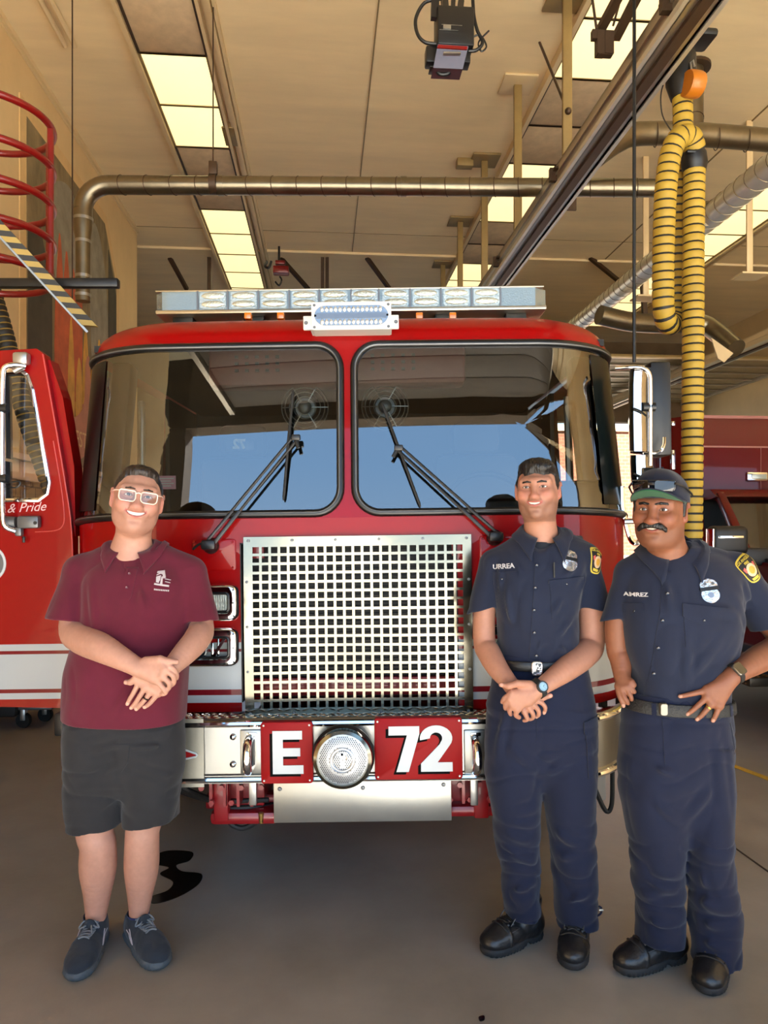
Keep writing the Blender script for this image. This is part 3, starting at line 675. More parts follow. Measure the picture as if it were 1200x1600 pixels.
ss = sorted(set([round(x, 4) for x in lsp(-SEND, -SSIDE, 14) + lsp(-SSIDE, -XC, 14) + lsp(-XC, XC, 33) + lsp(XC, SSIDE, 14) + lsp(SSIDE, SEND, 14)] + [-.45, .45, -DOOR0, -DOOR1, DOOR0, DOOR1]))
mb = MB()
mb.grid(lambda s, z: S(s, z), ss, lsp(.80, 1.5, 8) + [1.54, 1.57, ZW0], skip=skip_low)
RTOP = [ZW1] + [ZW1 + (ZT - ZW1) * math.sin(k * PI / 16) for k in range(1, 9)]
mb.grid(lambda s, z: S(s, z), ss, RTOP)
top = [S(s, ZT) for s in ss]; mb.add(top, [tuple(range(len(top)))])
# side walls at window height
def skip_side(s, z):
    if -DOOR1 < s < -DOOR0: return True
    return DOOR0 + .06 < s < DOOR1 - .08 and ZW0 + .02 < z < ZW1 - .10
sw = lsp(SSIDE + .02, SEND, 24)
mb.grid(lambda s, z: S(s, z), sw, [ZW0, ZW0 + .03] + lsp(1.7, 2.2, 5) + [ZW1 - .09, ZW1], skip=skip_side)
mb.grid(lambda s, z: S(s, z), [-q for q in sw[::-1]], [ZW0, ZW0 + .03] + lsp(1.7, 2.2, 5) + [ZW1 - .09, ZW1], skip=skip_side)
# windshield surround, one ring each side of the centre post
def pane_outline(sg, grow=0.0):
    s0, s1 = .036 - grow, SSIDE - .03 + grow; z0, z1 = 1.625 - grow, 2.335 + grow
    pts = rrect(s0, s1, z0, z1, (.05 + grow, .05 + grow, .10 + grow, .10 + grow), 8)
    out = []
    n = len(pts)
    for i in range(n):                                                    # even out the long edges
        a = pts[i]; b = pts[(i + 1) % n]; L = math.dist(a, b); k = max(1, int(L / .05))
        for q in range(k): out.append((a[0] + (b[0] - a[0]) * q / k, a[1] + (b[1] - a[1]) * q / k))
    dip = lambda s, z: z - .035 * max(0, (s - XC) / (SSIDE - XC)) ** 1.6 * max(0, min(1, (1.9 - z) / .28))
    return [(sg * s, dip(s, z)) for s, z in out]
for sg in (-1, 1):
    inner = pane_outline(sg); s_lo, s_hi, z_lo, z_hi = 0.0, SSIDE + .02, ZW0, ZW1
    outer = []
    cs, cz = sg * .78, 1.98
    for s, z in inner:
        ds, dz = s - cs, z - cz
        k = min(((s_hi if ds * sg > 0 else s_lo) * sg - cs) / ds if abs(ds) > 1e-6 else 9, ((z_hi if dz > 0 else z_lo) - cz) / dz if abs(dz) > 1e-6 else 9)
        outer.append((cs + ds * k, cz + dz * k))
    for i, (a, b) in enumerate(zip(inner, outer)): pass
    # snap the ring's four corners
    for (qs, qz) in ((s_lo * sg, z_lo), (s_hi * sg, z_lo), (s_lo * sg, z_hi), (s_hi * sg, z_hi)):
        j = min(range(len(outer)), key=lambda q: math.dist(outer[q], (qs, qz))); outer[j] = (qs, qz)
    rings = []
    for t in (0, .5, 1): rings.append([S(a[0] + (b[0] - a[0]) * t, a[1] + (b[1] - a[1]) * t) for a, b in zip(inner, outer)])
    mb.loft(rings, cap=False)
cab = mb.build('cab', REDS, eng, smooth=35)
for sg, w in ((-1, 'left'), (1, 'right')):
    ol = pane_outline(sg)
    # glass: a patch over the curved outline
    c = (sg * .75, 1.98); rings = []
    for t in (0.02, .2, .4, .6, .8, .93, 1.0): rings.append([S(c[0] + (a - c[0]) * t, c[1] + (b - c[1]) * t) for a, b in ol])
    gl = MB(); gl.loft(rings, cap=False); gl.add(rings[0], [tuple(range(len(ol)))])
    pane = gl.build('windshield', GLASS, eng, smooth=60)
    P = [S(a, b, .004) for a, b in pane_outline(sg, .006)]
    MB().tube(P, .017, 10, closed=True).build('window_seal', SEAL, pane)
    P = [S(a, b, .016) for a, b in pane_outline(sg, .002)]
    MB().tube(P, .005, 8, closed=True).build('chrome_bead', GREYCAST, pane)
    # printed black border at the curved outer end of the pane
    fr = MB(); s1 = SSIDE - .034
    fr.grid(lambda s, z: S(sg * s, z, .004), lsp(s1 - .37, s1, 12), lsp(1.645, 2.31, 12)); fr.build('black_border', mat('dark_green_edge', rgb(12, 19, 19), .3, spec=.25), pane)
# interior: floor, rear wall, headliner, pillars, dashboard, seats
mb = MB().box((-1.2, .5, .84), (1.2, 2.3, .88)).box((-1.2, 2.28, .88), (1.2, 2.32, 2.4)).box((-1.16, .3, 2.37), (1.16, 2.3, 2.40))
mb.box((-1.225, DOOR1 - SSIDE + .45, .88), (-1.20, 2.3, 2.38)).box((1.2, .46, .88), (1.225, .56, 2.38)).box((1.2, DOOR1 - SSIDE + .42, .88), (1.225, 2.3, 2.38)).box((1.2, .46, .88), (1.225, 1.7, 1.62))
mb.build('interior_lining', DARKIN, eng, smooth=0)
mb = MB()
for sg in (-1, 1): mb.bar(V(sg * 1.13, .40, 1.60), V(sg * 1.10, .54, 2.36), .11, .10, bev=.02)
mb.build('windshield_pillar', SEAL, eng)
mb = MB().bar(V(0, .09, 1.6), V(0, .20, 2.36), .05, .07, bev=.01); mb.build('centre_post', DARKIN, eng)
mb = MB().box((-1.15, .14, 1.25), (1.15, .62, 1.60), bev=.05).box((.30, .2, 1.55), (.95, .6, 1.68), bev=.05).box((-.25, .3, 1.5), (.25, .8, 1.66), bev=.05); mb.build('dashboard', BLACK, eng)
mb = MB().box((.92, .30, 1.50), (1.18, .9, 1.76), bev=.03); mb.build('side_console', BLACK, eng)
def seat(x):
    o = MB().box((x - .27, 1.0, 1.22), (x + .27, 1.5, 1.36), bev=.05).build('seat', SEATM, eng)
    MB().box((x - .26, 1.45, 1.30), (x + .26, 1.6, 2.0), bev=.06).build('backrest', SEATM, o); MB().box((x - .15, 1.47, 2.0), (x + .15, 1.6, 2.2), bev=.05).build('headrest', SEATM, o)
seat(-.72); seat(.72)
mb = MB().tube([V(.68 + .21 * math.cos(a), .72 + .10 * math.sin(a), 1.66 + .17 * math.sin(a)) for a in [2 * PI * k / 40 for k in range(40)]], .016, 10, closed=True); mb.tube([V(.47, .72, 1.66), V(.89, .72, 1.66)], .014, 8); mb.tube([V(.68, .72, 1.66), V(.68, .55, 1.5)], .03, 10); mb.build('steering_wheel', BLACK, eng)
mb = MB().box((-.62, .20, 2.19), (.52, .34, 2.36), bev=.02); oc = mb.build('overhead_console', mat('console_red', rgb(92, 30, 24), .5), eng)
mb = MB()
for k in range(5):
    for j in range(3): mb.box((-.50 + k * .045, .192, 2.25 + j * .03), (-.485 + k * .045, .2, 2.262 + j * .03)); mb.box((.10 + k * .045, .192, 2.25 + j * .03), (.115 + k * .045, .2, 2.262 + j * .03))
mb.build('perforations', BLACK, oc)
for x in (-.20, .16):                                                      # round wire fan guards by the centre post
    f = MB()
    for q in (.03, .05, .07, .09, .105): f.tube([V(x + q * math.cos(a), .26, 2.10 + q * math.sin(a)) for a in [2 * PI * k / 28 for k in range(28)]], .0025, 5, closed=True)
    for k in range(6): a = k * PI / 3; f.tube([V(x, .25, 2.10), V(x + .105 * math.cos(a), .26, 2.10 + .105 * math.sin(a))], .0025, 5)
    fo = f.build('cab_fan', STEEL, eng); MB().ball((x, .25, 2.10), (.03, .02, .03), 12).cyl(V(x, .27, 2.10), V(x, .31, 2.10), .045).build('fan_motor', GREYCAST, fo)
mb = MB().box((-.90, .24, 1.74), (-.78, .244, 1.80)); st = mb.build('pink_sticker', mat('pink_sticker', rgb(206, 150, 172), .6), eng, smooth=0)
mb = MB()
for k in range(4): mb.box((-.893, .236, 1.752 + k * .011), (-.80 + (k % 2) * .012, .2395, 1.757 + k * .011))
mb.build('fine_print', WHITEP, st, smooth=0)
mb = MB().tube([V(-1.05, .60, 1.62), V(-1.05, .62, 2.1), V(-1.06, .64, 2.2)], .016, 10).tube([V(1.08, .62, 1.66), V(1.08, .66, 2.2)], .02, 8); mb.build('grab_rail', STEEL, eng)
# helmet-number tag hanging in the cab
mb = MB().box((-.80, 1.35, 2.02), (-.62, 1.38, 2.10), bev=.01); hb = mb.build('number_tag', BLACK, eng)
mb = MB(); lettering(mb, '72', .075, V(-.71, 1.345, 2.06), (-1, 0, 0), (0, 0, 1), offset=.004); mb.build('lettering', mat('cream_digits', rgb(206, 196, 150), .6), hb, smooth=0)
# grille
gx0, gx1 = T(381, 900, 3.03).x, T(737, 900, 3.03).x; gz0, gz1 = T(560, 1117, 3.03).z, T(560, 837, 3.03).z
gy = -.022
gr = MB(); nx, nz = 23, 18; bx = .031; bz0, bz1 = .027, .036
px = (gx1 - gx0 - 2 * bx) / nx; pz = (gz1 - gz0 - bz0 - bz1) / nz; wv = .0055
dish = lambda x, z: -.006 * math.cos((x - gx0) / (gx1 - gx0) * PI * 2.2) * math.sin((z - gz0) / (gz1 - gz0) * PI) + .004 * math.sin(x * 9 + z * 3)
gpts = {}
def gv(x, z, back):
    return Vector((x, gy + dish(x, z) + (.006 if back else 0), z))
xs = [gx0]; 
for i in range(nx): xs += [gx0 + bx + i * px + wv, gx0 + bx + (i + 1) * px - wv]
xs += [gx1]
zs = [gz0]
for j in range(nz): zs += [gz0 + bz0 + j * pz + wv, gz0 + bz0 + (j + 1) * pz - wv]
zs += [gz1]
n1 = len(xs)
for back in (0, 1):
    o0 = len(gr.v); gr.v += [tuple(gv(x, z, back)) for z in zs for x in xs]
    for j in range(len(zs) - 1):
        for i in range(n1 - 1):
            if i % 2 == 1 and j % 2 == 1:
                if back == 0:                                               # walls of the hole
                    q = [j * n1 + i, j * n1 + i + 1, (j + 1) * n1 + i + 1, (j + 1) * n1 + i]; N = len(xs) * len(zs)
                    for a, b in zip(q, q[1:] + q[:1]): gr.f.append((a, b, b + N, a + N)); gr.m.append(0)
                continue
            q = (o0 + j * n1 + i, o0 + j * n1 + i + 1, o0 + (j + 1) * n1 + i + 1, o0 + (j + 1) * n1 + i); gr.f.append(q); gr.m.append(0)
grille = gr.build('grille', POLISH, eng, smooth=30)
mb = MB()
for k in range(6):
    for zz in (gz0 + .012, gz1 - .015): mb.lathe([(0, 0), (.006, 0), (.006, .004), (0, .005)], (gx0 + .02 + k * (gx1 - gx0 - .04) / 5, gy - .002, zz), (0, -1, 0), 10, cap=False)
for k in range(1, 4):
    for xx in (gx0 + .013, gx1 - .013): mb.lathe([(0, 0), (.006, 0), (.006, .004), (0, .005)], (xx, gy - .004, gz0 + k * (gz1 - gz0) / 4), (0, -1, 0), 10, cap=False)
mb.build('bolt', GREYCAST, grille)
mb = MB().box((-.45, .09, .84), (.45, .12, 1.5)).box((-.45, 0.0, .84), (-.445, .12, 1.5)).box((.445, 0.0, .84), (.45, .12, 1.5)).box((-.45, 0.0, 1.495), (.45, .12, 1.5))
for k in range(40): mb.box((-.44, .08, .85 + k * .016), (.44, .09, .857 + k * .016))
mb.build('radiator', CORE, eng, smooth=0)
mb = MB().box((-.45, .05, gz0 + bz0 + pz * 1.0), (.45, .088, gz0 + bz0 + pz * 3.0), bev=.004); mb.box((gx0 + .03, .03, gz1 - .09), (gx0 + .075, .06, gz1 - .035)); mb.box((gx1 - .075, .03, gz1 - .09), (gx1 - .03, .06, gz1 - .035)); mb.build('cross_member', FRAMERED, eng)
# headlamps
def lamp(sg, pxa, pxb, pya, pyb, kind):
    a, b = T(pxa, pyb, 3.02), T(pxb, pya, 3.02); x0, x1, z0, z1 = a.x, b.x, a.z, b.z
    if sg > 0: x0, x1 = 2 * MIRX - x1, 2 * MIRX - x0
    def shell(p, y): return [Vector((x, plan(x)[1] * (abs(x) > .1) + y, z)) for x, z in p]
    o1 = rrect(x0, x1, z0, z1, .03); i1 = rrect(x0 + .028, x1 - .028, z0 + .028, z1 - .028, .018); i2 = rrect(x0 + .036, x1 - .036, z0 + .036, z1 - .036, .014)
    o0 = rrect(x0 - .006, x1 + .006, z0 - .006, z1 + .006, .034)
    bz = MB(); bz.loft([shell(o0, -.002), shell(o1, -.030), shell(rrect(x0 + .008, x1 - .008, z0 + .008, z1 - .008, .026), -.036), shell(i1, -.034), shell(i2, -.016)], cap=False)
    b_ = bz.build('headlamp_bezel', CHROME, eng, smooth=50)
    seal = MB(); seal.tube(shell(i2, -.020), .005, 8, closed=True); seal.build('lamp_seal', SEAL, b_)
    sc = MB()
    for q in range(3): sc.lathe([(0, 0), (.0045, 0), (.003, .003), (0, .003)], shell([(x1 - .013, z0 + .02 + q * (z1 - z0 - .04) / 2)], -.036)[0], (0, -1, 0), 8, cap=False)
    sc.build('screw', GREYCAST, b_)
    if kind == 'ribbed':
        ln = MB(); cx_, cz_ = (x0 + x1) / 2, (z0 + z1) / 2
        ln.add(shell(i2, -.018), [tuple(range(len(i2)))]); l_ = ln.build('headlamp_lens', LENS, b_, smooth=0)
        rb = MB(); k = x0 + .045
        while k < x1 - .04: rb.tube(shell([(k, z0 + .042), (k, z1 - .042)], -.0185), .0022, 5); k += .009
        rb.build('lens_rib', LENS, l_)
    else:
        rf = MB(); rf.add(shell(i2, .03), [tuple(range(len(i2)))]); rf.loft([shell(i2, -.016), shell(i2, .03)], cap=False); l_ = rf.build('reflector', CHROME, b_, smooth=0)
        pr = MB(); c = shell([(x0 + .105, (z0 + z1) / 2 - .012)], -.005)[0]
        pr.lathe([(.034, .03), (.040, -.008), (.034, -.012), (.028, -.012)], c, (0, -1, 0), 24, cap=False); pr.ball((c.x, c.y, c.z), (.030, .014, .030), 18); pr.build('projector', mat('projector_glass', rgb(96, 110, 120), .05, .4, coat=1), l_)
        pr = MB(); pr.box((c.x - .035, c.y - .004, c.z + .038), (c.x + .03, c.y + .02, c.z + .062), bev=.008); pr.box((c.x + .05, c.y - .004, c.z - .03), (c.x + .062, c.y + .02, c.z + .03), bev=.004); pr.box((c.x + .075, c.y, c.z - .04), (c.x + .084, c.y + .02, c.z + .05), bev=.003); pr.bar(c + V(.06, 0, -.03), c + V(.11, 0, .05), .012, .012); pr.build('lamp_fin', CHROME, l_)
        cl = MB(); cl.add(shell(i2, -.019), [tuple(range(len(i2)))]); cl.build('headlamp_lens', SGLASS, b_, smooth=0)
MIRX = (gx0 + gx1) / 2
for sg in (-1, 1):
    lamp(sg, 272, 369, 914, 971, 'ribbed'); lamp(sg, 268, 369, 983, 1043, 'projector')
# access panels under the wipers, side marker lamp
for sg in (-1, 1):
    a, b = T(300, 892, 3.04), T(367, 842, 3.04); x0, x1 = (a.x, b.x) if sg < 0 else (2 * MIRX - b.x, 2 * MIRX - a.x)
    pts = rrect(x0, x1, a.z, b.z, .012)
    q = MB(); q.loft([[Vector((x, plan(x)[1] - .001, z)) for x, z in pts], [Vector((x, plan(x)[1] - .007, z)) for x, z in pts], [Vector((x, plan(x)[1] - .009, z)) for x, z in rrect(x0 + .004, x1 - .004, a.z + .004, b.z - .004, .01)]], cap=True)
    ap = q.build('access_panel', RED, eng, smooth=30)
    q = MB()
    for x in (x0 + .012, x1 - .012):
        for z in (a.z + .012, b.z - .012): q.lathe([(0, 0), (.005, 0), (.003, .003), (0, .003)], (x, plan(x)[1] - .009, z), (0, -1, 0), 8, cap=False)
    q.build('screw', RED, ap)
    a, b = T(244, 868, 3.1), T(285, 846, 3.1); s0, s1 = -.95, -.80
    q = MB(); rr_ = rrect(.79, .98, a.z, b.z + .003, .012)
    q.loft([[S(sg * s, z, .0) for s, z in rr_], [S(sg * s, z, .012) for s, z in rr_], [S(sg * (.885 + (s - .885) * .86), (a.z + b.z) / 2 + (z - (a.z + b.z) / 2) * .6, .010) for s, z in rr_]], cap=True)
    ml = q.build('marker_lamp', BLACK, eng); q = MB(); rr_ = rrect(.81, .965, a.z + .01, b.z - .008, .008); q.loft([[S(sg * s, z, .010) for s, z in rr_], [S(sg * s, z, .016) for s, z in rr_]], cap=True); q.build('lens', LENS, ml)
# bumper
by = T(560, 1170, 2.85).y; bz0_, bz1_ = T(560, 1224, 2.85).z, T(560, 1121, 2.85).z
def bplan(x, o=0.0):                    # bumper front line, swept back at the ends
    a = abs(x); return by + (0 if a < .93 else .42 * ((a - .93) / .30) ** 1.8) + o
prof = [(0.02, bz0_ + .0), (0.0, bz0_ + .006), (0.0, bz0_ + .036), (.006, bz0_ + .042), (.006, bz1_ - .034), (0.0, bz1_ - .028), (.0, bz1_ - .012), (.012, bz1_)]
mb = MB(); xsb = lsp(-1.23, -.93, 9)[:-1] + lsp(-.93, .93, 25) + lsp(.93, 1.23, 9)[1:]
mb.loft([[Vector((x, bplan(x, o), z)) for o, z in prof] for x in xsb], cap=False, closed=False); bumper = mb.build('bumper', BRUSH, eng, smooth=30)
mb = MB()
for z in (bz0_ + .02, bz1_ - .02): mb.tube([Vector((x, bplan(x, .0), z)) for x in xsb], .013, 8, flat=1.0)
mb.build('bumper_rim', CHROME, bumper)
mb = MB(); mb.grid(lambda x, t: Vector((x, bplan(x, .01) * (1 - t) + .10 * t, bz1_ - .045 * t)), xsb, [0, .33, .66, 1]); deck = mb.build('bumper_deck', POLISH, bumper, smooth=0)
mb = MB(); random.seed(3)
k = -1.05; i = 0
while k < 1.05:
    for j in range(4):
        y = by + .03 + j * .055
        if y < .06: c = V(k + (j % 2) * .018, y, bz1_ + .002 - .045 * (y - by) / (.10 - by)); d = V(.016, .010 if (i + j) % 2 else -.010, 0); mb.tube([c - d, c, c + d], [.001, .005, .001], 6, flat=.5)
    k += .036; i += 1
mb.build('tread_pattern', CHROME, deck)
mb = MB()                               # grey corner plates bolted over the ends
xa, xb = T(279, 1170, 2.86).x - .25, T(320, 1170, 2.86).x
xr = lsp(xa, xb, 8); mb.loft([[Vector((x, bplan(x, -.006), z)) for z in (bz0_ - .004, bz1_ + .004)] for x in xr], cap=False, closed=False)
cp = mb.build('corner_plate', mat('grey_plate', rgb(150, 148, 138), .4, .85, bump=.05), bumper, smooth=0, solid=.004)
mb = MB(); c = T(286, 1180, 2.84)
mb.prism([c + V(-.09, 0, .035), c + V(-.02, 0, .030), c + V(.05, 0, .006), c + V(.055, 0, 0), c + V(.05, 0, -.006), c + V(-.02, 0, -.020), c + V(-.09, 0, -.022)], (0, .012, 0)); mb.build('arrow_badge', SIGNRED, cp, smooth=0)
mb = MB(); mb.tube([c + V(-.09, -.002, .035), c + V(-.02, -.002, .030), c + V(.05, -.002, .006), c + V(.055, -.002, 0), c + V(.05, -.002, -.006), c + V(-.02, -.002, -.020), c + V(-.09, -.002, -.022)], .004, 6); mb.build('arrow_rim', WHITEP, cp)
mb = MB()
for sg in (-1, 1):                      # dark end caps with chrome corner pads
    x = 1.235 * sg
    mb.loft([[Vector((x * q, bplan(1.23) * 1.0 + d, z)) for d, z in ((-.06, bz0_ + .02), (-.09, bz0_ + .08), (-.09, bz1_ - .06), (-.05, bz1_ - .01), (.10, bz1_ - .01), (.10, bz0_ + .02))] for q in (.97, 1.0, 1.02)], cap=True)
    mb.box((min(x, x * 1.06), bplan(1.23) - .05, .66), (max(x, x * 1.06), bplan(1.23) + .05, .76), bev=.01)
mb.build('end_cap', BLACK, bumper)
mb = MB()
for sg in (-1, 1):
    x = 1.235 * sg; y0 = bplan(1.23)
    mb.tube([V(x * .97, y0 - .085, bz1_ - .015), V(x * 1.0, y0 - .03, bz1_ - .005), V(x * 1.01, y0 + .09, bz1_ - .01)], .018, 10); mb.tube([V(x * .97, y0 - .085, bz0_ + .015), V(x * 1.0, y0 - .03, bz0_ + .01), V(x * 1.01, y0 + .09, bz0_ + .015)], .02, 10); mb.tube([V(x * .985, y0 - .07, bz0_), V(x * .985, y0 - .085, .68), V(x * .985, y0 - .07, bz1_)], .012, 10)
mb.build('end_trim', CHROME, bumper)
for pxs in ((363, 1153), (363, 1196), (783, 1155), (783, 1190)):
    c = T(pxs[0], pxs[1], 2.84); MB().lathe([(0, 0), (.013, 0), (.012, .006), (.006, .011), (0, .012)], (c.x, by + .005, c.z), (0, -1, 0), 16, cap=False).build('bumper_bolt', CHROME, bumper)
# tow loops in their pockets
for pxc in (393, 744):
    c = T(pxc, 1176, 2.84); q = MB(); q.box((c.x - .045, by - .004, c.z - .085), (c.x + .05, by + .012, c.z + .085), bev=.004); pk = q.build('tow_pocket', BRUSH, bumper)
    q = MB(); q.box((c.x - .012, by - .006, c.z - .05), (c.x + .012, by - .001, c.z + .05), bev=.002); q.build('slot', SEAL, pk)
    q = MB(); q.tube(spline([V(c.x - .006, by, c.z + .055), V(c.x - .006, by - .055, c.z + .05), V(c.x - .004, by - .085, c.z + .02), V(c.x - .004, by - .085, c.z - .03), V(c.x - .006, by - .05, c.z - .058), V(c.x - .006, by, c.z - .06)], 6), .017, 12); q.build('tow_loop', CHROME, pk)
    q = MB(); q.box((c.x - .02, by - .008, c.z + .062), (c.x + .02, by, c.z + .076), bev=.003); q.build('latch', CHROME, pk)
# E and 72 number boards
def board(x0, x1, y0, y1, glyphs, nm):
    a, b = T(x0, y1, 2.82), T(x1, y0, 2.82); yb = T(0, 0, 2.82).y
    o = MB(); o.loft([[Vector((x, yy, z)) for x, z in rrect(a.x + i, b.x - i, a.z + i, b.z - i, .012)] for yy, i in ((by + .004, 0), (yb + .002, 0), (yb, .002))], cap=True)
    bd = o.build('number_board', SIGNRED, eng, label=nm)
    q = MB()
    for x in (a.x + .012, b.x - .012):
        for z in (a.z + .012, b.z - .012): q.lathe([(0, 0), (.005, 0), (.003, .003), (0, .003)], (x, yb, z), (0, -1, 0), 8, cap=False)
    q.build('screw', STEEL, bd)
    W = b.x - a.x; H = b.z - a.z
    for ms, (dx, dz, dy) in ((HOLEB, (-.011, -.010, -.0012)), (WHITEP, (0, 0, -.0026))):
        q = MB()
        for poly in glyphs:
            q.prism([Vector((a.x + u * W + dx, yb + dy - .0005, a.z + v * H + dz)) for u, v in poly], (0, .002, 0))
        q.build('numeral' if ms is WHITEP else 'numeral_shadow', ms, bd, smooth=0)
E = [[(.23, .16), (.82, .16), (.82, .30), (.43, .30), (.43, .445), (.76, .445), (.76, .58), (.43, .58), (.43, .72), (.80, .72), (.80, .86), (.23, .86)]]
SV = [[(.16, .725), (.16, .87), (.51, .87), (.51, .74), (.385, .13), (.245, .13), (.37, .725)]]
def arc(cx, cy, rx, ry, a0, a1, n): return [(cx + rx * math.cos(math.radians(a0 + (a1 - a0) * k / n)), cy + ry * math.sin(math.radians(a0 + (a1 - a0) * k / n))) for k in range(n + 1)]
oa = arc(.70, .67, .185, .21, 188, -35, 16); ia = arc(.70, .67, .070, .095, -40, 180, 12)
TW = [oa + [(.715, .28), (.885, .28), (.885, .13), (.525, .13), (.525, .26), (.742, .575)] + ia]
board(408, 488, 1128, 1225, E, 'red board with a white E'); board(586, 722, 1121, 1219, SV + TW, 'red board with a white 72')
# siren
c = T(536.5, 1181, 2.80); R_ = .1125
q = MB(); q.lathe([(R_ * .72, -.10), (R_ * .80, -.05), (R_ * 1.0, 0), (R_ * 1.0, .03), (R_ * .97, .05), (R_ * .86, .056), (R_ * .84, .048), (R_ * .84, .044)], c, (0, -1, 0), 48, cap=False); sr = q.build('siren', POLISH, eng, smooth=30)
q = MB(); q.lathe([(R_ * 1.0, -.012), (R_ * 1.06, -.006), (R_ * 1.06, .004), (R_ * 1.0, .010)], c, (0, -1, 0), 48, cap=False); q.build('rim', SEAL, sr)
q = MB(); q.lathe([(0, .056), (R_ * .5, .054), (R_ * .84, .045)], c, (0, -1, 0), 48, cap=False); fp = q.build('face_plate', mat('siren_face', rgb(168, 172, 176), .38, .75), sr)
q = MB(); dd = .0075
for i in range(-14, 15):
    for j in range(-14, 15):
        x = (i + (j % 2) * .5) * dd; z = j * dd * .87; rr_ = math.hypot(x, z)
        if rr_ > R_ * .78 or .036 < rr_ < .047 or (rr_ < .030 and (abs(x) < .008 or (z > .004 and x > -.004 and z < .012))): continue
        yy = c.y - .0556 + max(0, rr_ - .04) * .12
        q.add([(c.x + x + .0026 * math.cos(a), yy, c.z + z + .0026 * math.sin(a)) for a in [k * PI / 3 for k in range(6)]], [tuple(range(6))])
q.build('perforation', HOLE, fp, smooth=0)
q = MB()
for rr_ in (.0365, .0465): q.tube([c + V(rr_ * math.cos(a), -.0555, rr_ * math.sin(a)) for a in [2 * PI * k / 40 for k in range(40)]], .0018, 6, closed=True)
q.box((c.x - .006, c.y - .058, c.z - .028), (c.x + .003, c.y - .054, c.z + .026)); q.box((c.x - .018, c.y - .058, c.z + .018), (c.x + .016, c.y - .054, c.z + .026)); q.box((c.x, c.y - .058, c.z - .002), (c.x + .014, c.y - .054, c.z + .005)); q.tube([c + V(.012, -.056, .022), c + V(.018, -.056, .010), c + V(.012, -.056, .001)], .004, 6); q.build('emblem', mat('siren_emblem', rgb(190, 194, 198), .3, .8), fp)
# under the bumper
yb = T(0, 0, 2.93).y; a, b = T(428, 1286, 2.93), T(705, 1219, 2.93)
q = MB(); q.box((a.x, yb, a.z), (b.x, yb + .012, b.z + .03), bev=.002); tp = q.build('lower_plate', PLATEW, eng)
q = MB()
for p in ((437, 1233), (567, 1231), (693, 1226)): cc = T(p[0], p[1], 2.93); q.lathe([(0, 0), (.009, 0), (.007, .005), (0, .006)], (cc.x, yb, cc.z), (0, -1, 0), 10, cap=False)
q.build('bolt', GREYCAST, tp)
q = MB(); z0 = bz0_
for sg in (-1, 1):
    q.box((sg * .46 - .10, .0, z0 - .16), (sg * .46 + .10, 1.8, z0), bev=.01); q.box((sg * .53 - .03, -.06, z0 - .20), (sg * .53 + .03, .02, z0 + .0), bev=.008)
    for k in range(4): q.box((sg * (.40 + k * .055) - .006, -.08, z0 - .13), (sg * (.40 + k * .055) + .006, -.0, z0 - .01))
q.box((-.62, .05, z0 - .19), (.62, .12, z0 - .13), bev=.01); q.box((-.62, -.02, z0 - .02), (.62, .1, z0 + .01)); q.box((-.58, -.05, z0 - .22), (-.30, .10, z0 - .165), bev=.02); q.box((.36, -.05, z0 - .20), (.62, .10, z0 - .15), bev=.02)
chs = q.build('chassis', FRAMERED, eng)
q = MB()
for k in range(7):
    for sg in (-1, 1): q.lathe([(0, 0), (.012, 0), (.012, .012), (0, .012)], (sg * (.36 + k * .04), -.082, z0 - .05 - (k % 2) * .06), (0, -1, 0), 6, cap=False)
q.build('bolt', FRAMERED, chs)
q = MB()
for pxc in (310, 742): cc = T(pxc + (82 if pxc == 310 else 0), 1240, 2.9); q.box((cc.x - .014, -.12, cc.z - .06), (cc.x + .016, -.10, cc.z + .07), bev=.004)
q.build('bracket', STEEL, eng)
q = MB(); q.tube(spline([T(275, 1225, 3.1), T(300, 1238, 3.1), T(330, 1250, 3.05), T(350, 1262, 3.05), T(390, 1262, 3.05), T(430, 1258, 3.1)], 6), .013, 8); q.tube(spline([T(270, 1232, 3.15), T(310, 1246, 3.1), T(345, 1252, 3.05), T(420, 1250, 3.05)], 6), .011, 8); q.tube(spline([T(352, 1270, 3.1), T(362, 1288, 3.1), T(380, 1294, 3.1), T(400, 1284, 3.1), T(404, 1268, 3.1)], 6), .012, 8); q.tube(spline([T(918, 1200, 3.15), T(935, 1245, 3.15), T(948, 1268, 3.15), T(956, 1255, 3.15), T(957, 1205, 3.15)], 6), .010, 8); q.build('air_hose', BLACKR, eng)
q = MB().cyl(T(408, 1270, 3.0), T(408, 1286, 3.0), .012, .008, 10); q.build('drain_fitting', mat('brass', rgb(170, 140, 80), .35, .9), eng)
q = MB(); q.box((.99, .35, .28), (1.16, .38, .60), bev=.01).box((-1.16, .62, .28), (-.99, .65, .60), bev=.01); q.build('mud_flap', mat('grey_mudflap', rgb(150, 146, 138), .7), eng)
